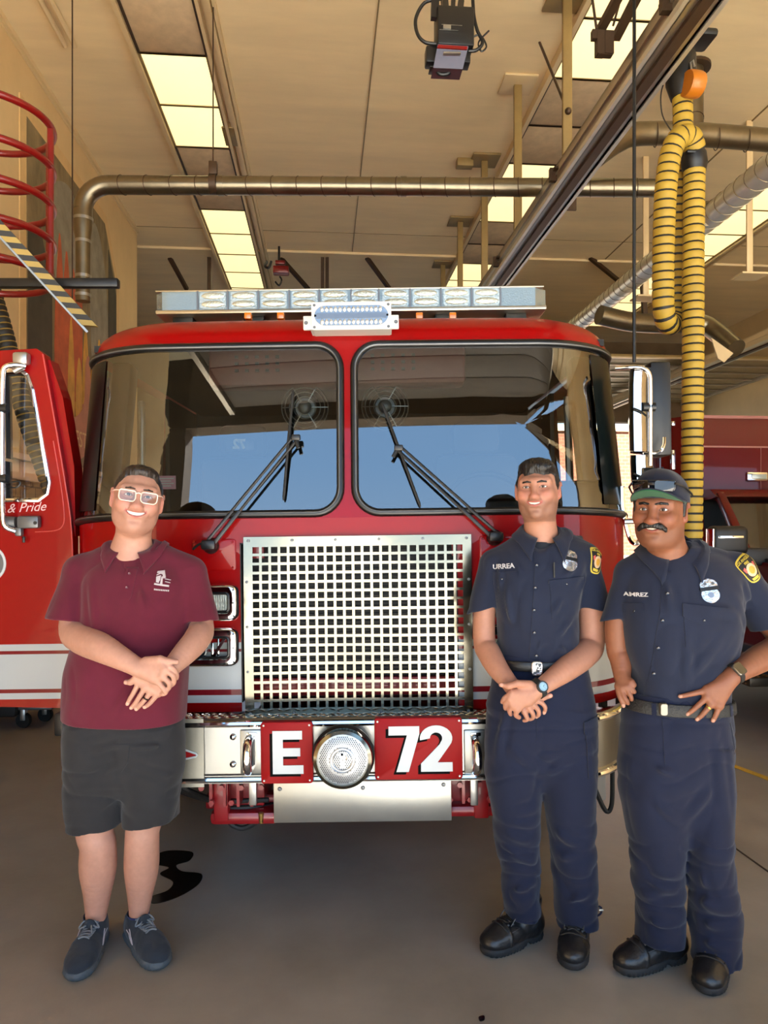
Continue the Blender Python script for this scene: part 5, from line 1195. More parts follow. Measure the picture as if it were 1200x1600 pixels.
def surfnet(sdf, h):
    lo, hi = sdf.bounds(); B = 8
    nb = np.ceil((hi - lo) / (h * B)).astype(int) + 1
    g = np.stack(np.meshgrid(*[np.arange(n) for n in nb], indexing='ij'), -1).reshape(-1, 3)
    keep = []
    for k in range(0, len(g), 512):
        gg = g[k:k + 512]; ctr = (lo + (gg * B + B / 2) * h).astype(f32); d = sdf(ctr); keep.append(gg[np.abs(d) < h * B * .87 * 1.35 + .006])
    g = np.concatenate(keep); nz = nb * B + 2
    off = np.stack(np.meshgrid(*[np.arange(B + 1)] * 3, indexing='ij'), -1).reshape(-1, 3)
    Vs, K, Q = [], [], []
    key = lambda c: (c[:, 0].astype(np.int64) * nz[1] + c[:, 1]) * nz[2] + c[:, 2]
    for k in range(0, len(g), 48):
        gg = g[k:k + 48]; n = len(gg); ip = (gg[:, None, :] * B + off[None]).reshape(-1, 3); P = (lo + ip * h).astype(f32)
        # blocks evaluated together sit close to one another
        v = sdf(P).reshape(n, B + 1, B + 1, B + 1); s = v < 0
        cnt = sum(s[:, a:a + B, b:b + B, c:c + B].astype(np.int8) for a in (0, 1) for b in (0, 1) for c in (0, 1))
        w = np.argwhere((cnt > 0) & (cnt < 8))
        if len(w):
            cell = gg[w[:, 0]] * B + w[:, 1:]; acc = np.zeros((len(w), 3)); num = np.zeros(len(w))
            cv = {(a, b, c): v[w[:, 0], w[:, 1] + a, w[:, 2] + b, w[:, 3] + c] for a in (0, 1) for b in (0, 1) for c in (0, 1)}
            for ax in range(3):
                for p in (0, 1):
                    for q in (0, 1):
                        a = [0, 0, 0]; o = [i for i in range(3) if i != ax]; a[o[0]] = p; a[o[1]] = q; b = list(a); b[ax] = 1
                        va, vb = cv[tuple(a)], cv[tuple(b)]; m = (va < 0) != (vb < 0); t = np.where(m, va / np.where(m, va - vb, 1), 0)
                        pt = np.tile(np.array(a, float), (len(w), 1)); pt[:, ax] = t; acc += pt * m[:, None]; num += m
            Vs.append(lo + (cell + acc / num[:, None]) * h); K.append(key(cell))
        for ax in range(3):
            sl0 = [slice(None)] + [slice(0, B)] * 3; sl1 = list(sl0); sl1[ax + 1] = slice(1, B + 1)
            a, b = s[tuple(sl0)], s[tuple(sl1)]; w = np.argwhere(a != b)
            if not len(w): continue
            p = gg[w[:, 0]] * B + w[:, 1:]; o = [i for i in range(3) if i != ax]; e1 = np.zeros(3, int); e1[o[0]] = 1; e2 = np.zeros(3, int); e2[o[1]] = 1
            q = np.stack([key(p - e1 - e2), key(p - e2), key(p), key(p - e1)], 1); fl = a[w[:, 0], w[:, 1], w[:, 2], w[:, 3]]
            if ax == 1: fl = ~fl
            q[~fl] = q[~fl][:, ::-1]; Q.append(q)
    Vs = np.concatenate(Vs); K = np.concatenate(K); Q = np.concatenate(Q); o = np.argsort(K); K = K[o]; Vs = Vs[o]
    ix = np.searchsorted(K, Q); ix = np.clip(ix, 0, len(K) - 1); ok = (K[ix] == Q).all(1)
    return Vs, ix[ok]
def skin(name, sdf, h, mats, parent, label=None, color=None, relax=1):
    Vs, Q = surfnet(sdf, h)
    for _ in range(relax):              # light smoothing of the net
        acc = np.zeros_like(Vs); num = np.zeros(len(Vs))
        for k in range(4):
            for j in (1, 3): np.add.at(acc, Q[:, k], Vs[Q[:, (k + j) % 4]]); np.add.at(num, Q[:, k], 1)
        Vs = Vs * .5 + acc / np.maximum(num, 1)[:, None] * .5
    me = bpy.data.meshes.new(name); me.vertices.add(len(Vs)); me.vertices.foreach_set('co', Vs.astype(f32).ravel())
    me.loops.add(Q.size); me.loops.foreach_set('vertex_index', Q.astype(np.int32).ravel()); me.polygons.add(len(Q))
    me.polygons.foreach_set('loop_start', np.arange(0, Q.size, 4, dtype=np.int32)); me.polygons.foreach_set('loop_total', np.full(len(Q), 4, np.int32))
    me.polygons.foreach_set('use_smooth', np.ones(len(Q), bool)); me.update(calc_edges=True)
    for m in (mats if isinstance(mats, (list, tuple)) else [mats]): me.materials.append(m)
    if color is not None:
        at_ = me.color_attributes.new('pigment', 'FLOAT_COLOR', 'POINT'); c = np.ones((len(Vs), 4), f32); c[:, :3] = color(Vs.astype(f32)); at_.data.foreach_set('color', c.ravel())
    o = bpy.data.objects.new(name, me); COL.objects.link(o); o.parent = parent
    if label: o['label'] = label
    return o
def bvh_of(*obs):
    vs, fs = [], []
    for o in obs:
        n = len(vs); vs += [v.co.copy() for v in o.data.vertices]; fs += [tuple(i + n for i in p.vertices) for p in o.data.polygons]
    return BVHTree.FromPolygons(vs, fs)
def drape(name, poly, bvh, m, parent, thick=.002, lift=.0, step=.008, dirn=(0, 1, 0), far=1.0, back=.003, smooth=60, faces=None, label=None):
    """A flat shape (list of (x, z)) laid on the surface that bvh describes, seen along dirn."""
    bm = bmesh.new(); d = Vector(dirn).normalized(); ux = Vector((d.y, -d.x, 0)).normalized(); uz = ux.cross(d)
    if faces is None: bm.faces.new([bm.verts.new((p[0], p[1], 0)) for p in poly])
    else:
        vs = [bm.verts.new((p[0], p[1], 0)) for p in poly]
        for f in faces:
            try: bm.faces.new([vs[i] for i in f])
            except ValueError: pass
    if faces is None: bmesh.ops.triangulate(bm, faces=bm.faces)
    for _ in range(5):
        es = [e for e in bm.edges if e.calc_length() > step]
        if not es or faces is not None: break
        bmesh.ops.subdivide_edges(bm, edges=es, cuts=1); bmesh.ops.triangulate(bm, faces=bm.faces)
    last = None; misses = 0
    for v in bm.verts:
        o = ux * v.co.x + uz * v.co.y
        hit, n, _i, dist = bvh.ray_cast(o - d * far, d)
        if hit is None:
            near = bvh.find_nearest(o if last is None else o + d * last)[0]; p = near if near is not None else o; misses += 1
        else: p = hit
        last = (p - o).dot(d)
        v.co = p - d * (thick + lift)
    r = bmesh.ops.extrude_edge_only(bm, edges=[e for e in bm.edges if e.is_boundary])
    for g_ in r['geom']:
        if isinstance(g_, bmesh.types.BMVert): g_.co += d * (thick + lift + back)
    bmesh.ops.recalc_face_normals(bm, faces=bm.faces)
    me = bpy.data.meshes.new(name); bm.to_mesh(me); bm.free(); me.materials.append(m)
    if smooth: me.polygons.foreach_set('use_smooth', [True] * len(me.polygons)); me.set_sharp_from_angle(angle=math.radians(smooth))
    o = bpy.data.objects.new(name, me); COL.objects.link(o); o.parent = parent
    if label: o['label'] = label
    return o
# ------------------------------------------------------------------ the three men
def skin_mat(name, rough=.5):
    m = bpy.data.materials.new(name); m.use_nodes = True; t = m.node_tree; b = t.nodes['Principled BSDF']; b.inputs['Roughness'].default_value = rough
    a = _n(t, 'ShaderNodeAttribute'); a.attribute_name = 'pigment'; t.links.new(a.outputs['Color'], b.inputs['Base Color'])
    b.inputs['Subsurface Weight'].default_value = .15; b.inputs['Subsurface Radius'].default_value = (.012, .005, .003); b.inputs['Subsurface Scale'].default_value = .5
    b.inputs['Specular IOR Level'].default_value = .4
    co = _n(t, 'ShaderNodeTexCoord'); nb = _n(t, 'ShaderNodeTexNoise'); nb.inputs['Scale'].default_value = 260; bp = _n(t, 'ShaderNodeBump'); bp.inputs['Strength'].default_value = .12; bp.inputs['Distance'].default_value = .002
    t.links.new(co.outputs['Object'], nb.inputs['Vector']); t.links.new(nb.outputs[0], bp.inputs['Height']); t.links.new(bp.outputs[0], b.inputs['Normal'])
    return m
SKIN = skin_mat('skin')
def cloth(name, col, rough=.85, var=.08, bump=.12, bscale=520, sheen=.15): return mat(name, col, rough, var=var, scale=14, bump=bump, bscale=bscale, sheen=sheen, spec=.25)
NAVY = cloth('navy_shirt_cloth', rgb(25, 32, 52)); NAVYP = cloth('navy_trouser_cloth', rgb(18, 25, 48)); NAVYD = cloth('dark_navy_cap_cloth', rgb(26, 30, 46))
MAROON = cloth('maroon_polo_knit', rgb(90, 22, 42)); CHAR = cloth('charcoal_shorts_cloth', rgb(36, 37, 41), var=.12)
TEE = cloth('dark_tee_cloth', rgb(34, 38, 46))
LEATHER = mat('black_boot_leather', rgb(24, 24, 26), .36, var=.15, scale=30, bump=.2, bscale=60)
SOLE = mat('black_rubber_sole', rgb(30, 31, 33), .7)
BELT = mat('black_belt_leather', rgb(20, 20, 21), .4, bump=.1, bscale=80)
HAIRB = mat('black_hair', rgb(18, 15, 14), .45, bump=.5, bscale=220, stretch=(1, .25, .25)); HAIRD = mat('dark_brown_hair', rgb(36, 27, 22), .45, bump=.5, bscale=200, stretch=(1, .25, .25))
EYEW = mat('eye_white', rgb(226, 218, 210), .15); IRIS = mat('brown_iris', rgb(46, 26, 16), .1); TOOTH = mat('tooth_enamel', rgb(236, 228, 214), .2)
BUTTON = mat('navy_button', rgb(18, 22, 38), .25, coat=.5)
SILVER = mat('silver_badge', rgb(220, 222, 226), .22, .85, bump=.3, bscale=90)
GOLD = mat('gold', rgb(206, 160, 70), .25, .9); THREAD = mat('grey_white_thread', rgb(196, 186, 190), .7)
PYEL = mat('patch_yellow', rgb(214, 190, 70), .7); PBLK = mat('patch_black', rgb(22, 18, 18), .7); PGOLD = mat('patch_gold', rgb(220, 160, 60), .6); PRED = mat('patch_pink_red', rgb(206, 90, 84), .6); PCRM = mat('patch_cream', rgb(224, 190, 150), .6)

class Person:
    def __init__(s, label, px, D, pal):
        s.D = D; s.X = (px - CX) * D / F; s.root = thing('person', label, 'person', (s.X, D, 0)); s.pal = pal; s.body = Sdf(); s.hair = None; s.marks = []
    def p(s, px, py, d=0.0):
        q = at(px, py, s.D + d); return Vector((q.x - s.X, d, q.z))
    def row(s, py, xl, xr, b, d=0.0):   # cross-section from its two outline columns
        a, c = s.p(xl, py, d), s.p(xr, py, d); return (a.z, (a.x + c.x) / 2, d, (c.x - a.x) / 2, b)
    def limb(s, sdf, pts, k=.03):       # pts: (px, py, d, radius)
        sdf.U(Chain([tuple(s.p(*a[:3])) + (a[3],) for a in pts]), k)
    def hand(s, wrist, wr, knuck, fingers, thumb, pr=.0125, fr=.0088, heel=None):
        b = s.body; w = s.p(*wrist)
        for q in knuck: b.U(Cap(w.lerp(s.p(*q), .12), s.p(*q), wr * .62, pr), .016)
        for a, c in zip(knuck, knuck[1:]): b.U(Cap(s.p(*a), s.p(*c), pr * .92), .008)
        if heel: b.U(Cap(w, s.p(*heel), wr * .7, .017), .018)
        for f in fingers:
            b.U(Chain([tuple(s.p(*q)) + (fr * (1.04 - .09 * i),) for i, q in enumerate(f)], 3), .005)
        P = [s.p(*q) for q in thumb]
        for i in range(len(P) - 1): b.U(Cap(P[i], P[i + 1], .0155 - .003 * i, .0125 - .002 * i), .010 if i == 0 else .004)
    def head(s, px, py, d, k, yaw, pitch, roll, smile, wide=1.0, jaw=1.0, nose=1.0, lids=.0034):
        s.ho = s.p(px, py, d); s.hM = rotm(yaw, pitch, roll); s.hk = k; b = s.body
        X = lambda q: Xf(q, s.ho, s.hM, k)
        mw, up, op = smile
        U = lambda q, kk=.02: b.U(X(q), kk * k)
        C = lambda q, kk=.003: b.S(X(q), kk * k)
        W = wide
        U(Ell((0, .018, .018), (.076 * W, .096, .083))); U(Ell((0, -.012, -.032), (.0655 * W, .078, .082)), .03)
        U(Cap((-.024, -.032, -.083), (.024, -.032, -.083), .028 * jaw), .032); U(Ell((0, -.068, -.0975), (.024 * jaw, .021, .018)), .022)
        for g in (-1, 1):
            U(Ell((g * .047 * W * jaw, -.002, -.060), (.016, .030, .030)), .035); U(Ell((g * .043 * W, -.064, -.026), (.022, .022, .020)), .03)
            U(Cap((g * .012, -.083, .019), (g * .046 * W, -.066, .021), .012, .011), .022)
            C(Ell((g * .031, -.098, -.001), (.019, .020, .0125)), .016)
            U(Ell((g * .031, -.0705, 0), (.0152, .0148, .0140)), .006)
            C(Ell((g * .031, -.088, -.0008), (.0142, .0165, lids)), .002)
            U(Ell((g * .0125 * nose, -.0975, -.040), (.0085 * nose, .0105, .0085)), .007)
            U(Ell((g * .038, -.071, -.034), (.017, .016, .016)), .022); C(Cap((g * .0205, -.0975, -.040), (g * (mw + .008), -.080, -.060), .0022, .0018), .009)                     # cheek raised by the smile
            C(Ell((g * .006 * nose, -.103, -.0475), (.0032, .005, .0028)), .003)
            U(Ell((g * .079 * W, .012, -.008), (.0055, .018, .029), rotm(g * 18, 0, 0)), .008); U(Cap((g * .083 * W, .026, .010), (g * .082 * W, .020, .020), .0055), .006); U(Ell((g * .079 * W, .004, -.031), (.0055, .009, .010)), .006)
            C(Ell((g * .0865 * W, .008, -.004), (.004, .009, .015), rotm(g * 18, 0, 0)), .005)
        U(Cap((0, -.084, .012), (0, -.106, -.034), .0085, .0105 * nose), .013); U(Ell((0, -.1075, -.037), (.0105 * nose, .0095, .0090)), .010)
        U(Ell((0, -.0765, -.062), (.034, .019, .021)), .02)                                     # muzzle
        mw, up, op = smile
        arcp = [(-mw, up), (-mw * .5, up * .25), (0, 0), (mw * .5, up * .25), (mw, up)]; zm = -.0615
        yl = lambda x: -.0945 + 12.0 * x * x
        for (x0, u0), (x1, u1) in zip(arcp, arcp[1:]):
            U(Cap((x0, yl(x0) + .003, zm + u0 + .0055), (x1, yl(x1) + .003, zm + u1 + .0055), .0042), .007); U(Cap((x0, yl(x0) + .003, zm + u0 * .8 - .0065), (x1, yl(x1) + .003, zm + u1 * .8 - .0065), .0052), .007)
        for (x0, u0), (x1, u1) in zip(arcp, arcp[1:]):
            w0, w1 = 1 - .75 * (abs(x0) / mw) ** 2, 1 - .75 * (abs(x1) / mw) ** 2
            for dy in (-.005, .0005, .005): C(Cap((x0 * .97, yl(x0) + dy, zm + u0), (x1 * .97, yl(x1) + dy, zm + u1), op * w0, op * w1), .0015)
        C(Cap((-.013, -.0935, -.0835), (.013, -.0935, -.0835), .0030), .012)
        # eyes, teeth
        R = Matrix(s.hM.tolist()); wd = lambda q: s.ho + R @ (Vector(q) * k)
        for g in (-1, 1):
            c = Vector((g * .031, -.0705, 0)); f = (Vector((0, -1, 0)) * .95 + Vector((-.06 * g, 0, 0))).normalized()
            fw = R @ f
            mb = MB().lathe([(0, -.0135), (.006, -.0121), (.0117, -.0067), (.0135, 0), (.0120, .0062), (.0062, .0120), (.0058, .0123), (.0026, .0134), (.0, .0136)], wd(c), fw, 20, m=[0, 0, 0, 0, 0, 0, 1, 2], cap=False)
            if k != 1: mb.v = [tuple(wd(c) + (Vector(v) - wd(c)) * k) for v in mb.v]
            mb.build('eye', [EYEW, IRIS, BLACK], s.root)
        mb = MB(); n = 10
        for i in range(n):
            x = -mw * .86 + 2 * mw * .86 * (i + .5) / n; u = up * (x / mw) ** 2; w = mw * .86 / n
            mb.box((x - w * .995, yl(x) + .0012, zm + u - .0042), (x + w * .995, yl(x) + .008, zm + u + .0075), bev=.0007)
        mb.v = [tuple(wd(v)) for v in mb.v]; mb.build('teeth', TOOTH, s.root)
        s.wd = wd; s.zm = zm; s.smile = smile; s.yl = yl; s.W = W
    def brows(s, m, pts, r=.0042, thick=1.0):
        for g in (-1, 1):
            q = Sdf(); P = [s.wd((g * x, y, z)) for x, y, z in pts]; rr = [r * .85, r * 1.1, r, r * .55][:len(P)]
            for i in range(len(P) - 1): q.U(Cap(P[i], P[i + 1], rr[i] * s.hk, rr[i + 1] * s.hk), .003)
            q.N(lambda Q: noise3(Q, (700, 400, 900)) * .0006); skin('eyebrow', q, .0018, m, s.root, relax=0)
    def colour(s, P):
        base = np.array(s.pal['skin'], f32); out = np.tile(base, (len(P), 1)); H = ((P - npv(s.ho)) @ s.hM) / s.hk
        x, y, z = H[:, 0], H[:, 1], H[:, 2]
        out *= (1 + .05 * noise3(P, (60, 60, 60)) + .04 * noise3(P, (170, 170, 170)))[:, None]
        face = (z > -.125) & (y < .03) & (z < .12)
        def mixin(c, w): w = np.clip(w, 0, 1)[:, None]; out[:] = out * (1 - w) + np.array(c, f32) * w
        g = lambda d, r: np.exp(-(d / r) ** 2)
        for sg in (-1, 1): mixin(s.pal['flush'], face * .55 * g(np.sqrt((x - sg * .042) ** 2 + (z + .030) ** 2), .022))
        mixin(s.pal['flush'], face * .5 * g(np.sqrt(x ** 2 + (z + .036) ** 2), .014) * (y < -.09))
        mixin(s.pal['flush'], .5 * ((np.abs(x) > .074 * s.W) & (z < .03) & (z > -.05) & (np.abs(y - .012) < .03)))
        if 'beard' in s.pal:
            c, w = s.pal['beard']; region = np.clip((-.040 - z) / .02, 0, 1) * np.clip((.03 - y) / .02, 0, 1) * np.clip((z + .135) / .012, 0, 1)
            cheek = np.clip((.030 + .2 * np.abs(x) - (-z - .035) * 1.2 * 0), 0, 1); mixin(c, face * w * region * np.clip((np.abs(x) * .55 - z - .064) / .012 + .6, 0, 1))
            mixin(c, face * w * g((z + .050), .007) * (np.abs(x) < .026) * (y < -.08))
        mw, up, op = s.smile; u = up * np.clip(np.abs(x) / mw, 0, 1.1) ** 2; zc = s.zm + u
        lip = (np.abs(x) < mw * 1.06) & (y < -.066) & (z < zc + .0095 * (1 - .55 * np.abs(x) / mw)) & (z > zc - .0125 * (1 - .6 * np.abs(x) / mw))
        mixin(s.pal['lip'], lip * .85); mixin((.10, .03, .03), lip * (np.abs(z - zc) < op * .8) * .8 * (y > s.yl(x) + .002))
        for sg in (-1, 1):
            e = np.sqrt(((x - sg * .031) / .020) ** 2 + ((z - .002) / .010) ** 2); mixin(s.pal['lid'], face * .5 * g(e, 1.0) * (y < -.05))
            lash = (np.abs(z - .0042 + .9 * (x - sg * .031) ** 2 / .03) < .0016) & (np.abs(x - sg * .031) < .0145) & (y < -.072); mixin((.03, .02, .02), lash * .8)
        for fn in s.marks: fn(P, out, mixin)
        return out
    def nails(s, tips):                 # fingertip points (px, py, d): paler nails
        T_ = [npv(s.p(*t)) for t in tips]; nc = s.pal['nail']
        def f(P, out, mixin):
            for t in T_: mixin(nc, (np.linalg.norm(P - t, axis=1) < .0068) * .7)
        s.marks.append(f)
    def finish(s, h=.0026):
        b = skin('body', s.body, h, SKIN, s.root, color=s.colour); return b
def folds(amp, fr, warp=.02, seed=0.0):
    def f(P):
        q = P + np.array([seed, seed * 2, seed * 3], f32); w = noise3(q, (6, 6, 6)) * warp
        return amp * (noise3(q + w[:, None], fr) + .5 * noise3(q + w[:, None] * 2, tuple(v * 2.1 for v in fr)))
    return f
def wrinkles(amp, fr, seed=0.0, z0=None, z1=None, p=3, fade=.06):     # narrow inward creases between soft swells
    def f(P):
        q = P + np.array([seed, seed * 1.7, seed * 2.3], f32); w = noise3(q, (5, 5, 5)) * .05; n = noise3(q + w[:, None], fr)
        r = amp * ((1 - np.abs(n)) ** p - .45)
        if z0 is not None: r = r * np.clip((P[:, 2] - z0) / fade, 0, 1)
        if z1 is not None: r = r * np.clip((z1 - P[:, 2]) / fade, 0, 1)
        return r
    return f
def creases(lines, width, amp):         # soft pulls along given segments: (a, b) points
    L = [(npv(a), npv(b)) for a, b in lines]
    def f(P):
        r = np.zeros(len(P), f32)
        for a, b in L:
            ba = b - a; t = np.clip((P - a) @ ba / float(ba @ ba), 0, 1); dd = np.linalg.norm(P - a - t[:, None] * ba, axis=1)
            r += amp * np.exp(-(dd / width) ** 2) * np.sin(np.pi * np.clip(t, .05, .95)) - amp * .6 * np.exp(-((dd - width * 1.8) / width) ** 2) * np.sin(np.pi * np.clip(t, .05, .95))
        return r
    return f
def collar(s, m, cx, cy, d, rx, ry, z_front, z_back, gap, bvh, drop=.046, tip=.04, flare=.030, open_=.35, tiltx=0.0, name='collar'):
    c = s.p(cx, cy, d); n = 48; mb = MB(); rows = []
    for j in range(6):
        t = j / 5; ring = []
        for i in range(n + 1):
            th = -PI + gap + (2 * PI - 2 * gap) * i / n; ph = th + PI           # front is at -y
            fr = abs(abs(th) - PI); back = (1 - math.cos(fr)) / 2
            dirx, diry = -math.sin(th), math.cos(th)
            zf = z_front + (z_back - z_front) * min(1, back * 1.25)
            w = max(0, 1 - (fr - gap) / .75); dr = drop + tip * w * w
            spread = flare * (t ** .8) + .010 * math.sin(PI * t)
            lean = open_ * w * t * .05
            p = Vector((c.x + dirx * (rx + spread) + math.copysign(lean, dirx), c.y + diry * (ry + spread), zf - dr * t + tiltx * dirx))
            if t > .3:
                hit, nn, _i, dist = bvh.find_nearest(p)
                if hit is not None:
                    side = (p - hit).dot(nn)
                    if side < .005: p = hit + nn * (.005 + .004 * (1 - t))
            ring.append(p)
        rows.append(ring)
    mb.loft(rows, cap=False, closed=False); return mb.build(name, m, s.root, smooth=60, solid=.005)
def belt(s, stack, z, m, buckle, tilt=0.0, h=.034, grow=.011, loops=()):
    rows = [stack.ring(z + dz, g, 72, tilt) for dz, g in ((-h / 2, grow - .006), (-h / 2, grow), (-h / 2 + .003, grow + .002), (h / 2 - .003, grow + .002), (h / 2, grow), (h / 2, grow - .006))]
    mb = MB(); mb.loft([[p for p in r] for r in rows], cap=False)
    b = mb.build('belt', m, s.root, smooth=40); return b
def patch(s, cpx, cpy, ang, bvh, w=.062, h=.078, txt=('LOS ANGELES', 'FIRE'), dirn=(0, 1, 0), d=0.0):
    D = Vector(dirn).normalized(); ux = Vector((D.y, -D.x, 0)).normalized(); uz = ux.cross(D); c = s.p(cpx, cpy, d); c0, c1 = c.dot(ux), c.dot(uz)
    ca, sa = math.cos(math.radians(ang)), math.sin(math.radians(ang))
    def G(pts, k=1.0): return [(c0 + (x * w * k) * ca - (y * h * k) * sa, c1 + (x * w * k) * sa + (y * h * k) * ca) for x, y in pts]
    sh = [(-.5, .38), (-.25, .47), (0, .5), (.25, .47), (.5, .38), (.47, .05), (.36, -.3), (.2, -.5), (-.2, -.5), (-.36, -.3), (-.47, .05)]
    sh = [(p.x, p.y) for p in spline([Vector((a, b, 0)) for a, b in sh], 3, True)]
    base = drape('shoulder_patch', G(sh), bvh, PYEL, s.root, .0022, step=.007, dirn=dirn)
    def sub(nm, pts, m, th, k=1.0): drape(nm, G(pts, k), bvh, m, base, th, step=.006, dirn=dirn)
    sub('patch_field', sh, PBLK, .003, .9)
    sub('medallion', [(.27 * math.cos(a) + .02, .27 * math.sin(a) * .9 - .06) for a in [2 * PI * k / 16 for k in range(16)]], PCRM, .0037)
    sub('medallion_centre', [(.16 * math.cos(a) + .02, .16 * math.sin(a) * .9 - .06) for a in [2 * PI * k / 12 for k in range(12)]], PGOLD, .0043)
    sub('axe', [(-.36, .10), (-.24, .16), (-.20, .02), (-.30, -.06)], PRED, .0037); sub('axe', [(.24, .16), (.36, .12), (.30, -.02), (.22, .04)], PRED, .0037)
    sub('lower_scroll', [(-.16, -.43), (.16, -.43), (.20, -.33), (-.20, -.33)], PYEL, .0037)
    for t, yy, sz in ((txt[0], .36, .125), (txt[1], .235, .11)):
        vs, fs = text2d(t, sz, .003); drape('lettering', G([(a * h / w * .98, b + yy - .25 * (a * a)) for a, b in vs]), bvh, PYEL, base, .0038, step=.006, dirn=dirn, faces=fs, back=0)
def badge(s, cpx, cpy, bvh, w=.060, h=.086, ang=0, d=0.0, bandtilt=0):
    c = s.p(cpx, cpy, d); ca, sa = math.cos(math.radians(ang)), math.sin(math.radians(ang))
    G = lambda pts: [(c.x + x * w * ca - y * h * sa, c.z + x * w * sa + y * h * ca) for x, y in pts]
    out = [(-.34, .42), (-.18, .46), (0, .5), (.18, .46), (.34, .42), (.48, .28), (.46, .10), (.40, .04), (.50, -.10), (.46, -.30), (.26, -.44), (0, -.5), (-.26, -.44), (-.46, -.30), (-.50, -.10), (-.40, .04), (-.46, .10), (-.48, .28)]
    b = drape('badge', G([(p.x, p.y) for p in spline([Vector((x, y, 0)) for x, y in out], 3, True)]), bvh, SILVER, s.root, .005, step=.012)
    t = bandtilt; drape('mourning_band', G([(-.52, .02 + t), (.52, .02 - t), (.52, .17 - t), (-.52, .17 + t)]), bvh, BLACK, b, .0065, step=.012)
    for k, (x, y) in enumerate(((-.22, .30), (0, .36), (.22, .30))): drape('badge_relief', G([(x + .09 * math.cos(a), y + .06 * math.sin(a)) for a in [2 * PI * q / 10 for q in range(10)]]), bvh, GREYCAST if k != 1 else SILVER, b, .0062, step=.02)
    drape('badge_seal', G([(.17 * math.cos(a), -.17 + .12 * math.sin(a)) for a in [2 * PI * q / 14 for q in range(14)]]), bvh, mat('seal_grey', rgb(150, 152, 158), .3, .8), b, .0062, step=.02)
def buttons(s, pts, bvh, m, r=.0055, name='button', parent=None):
    for px, py in pts:
        c = s.p(px, py); h, n, _i, _d = bvh.ray_cast(Vector((c.x, -1, c.z)), Vector((0, 1, 0)))
        if h is None: continue
        MB().lathe([(r, 0), (r, .002), (r * .8, .003), (r * .6, .0022), (0, .0022)], h - Vector((0, .0045, 0)) + n * 0, (0, -1, 0), 14, cap=False).build(name, m, parent or s.root)
def pxpoly(s, pts, d=0.0): return [(s.p(x, y, d).x, s.p(x, y, d).z) for x, y in pts]
def nameplate(s, text, cpx, cpy, bvh, size, ang, m, d=0.0, nm='name_lettering', sp=1.0):
    vs, fs = text2d(text, size, .0004, .1, sp); c = s.p(cpx, cpy, d); ca, sa = math.cos(math.radians(ang)), math.sin(math.radians(ang))
    return drape(nm, [(c.x + a * ca - b * sa, c.z + a * sa + b * ca) for a, b in vs], bvh, m, s.root, .0032, faces=fs, back=0)
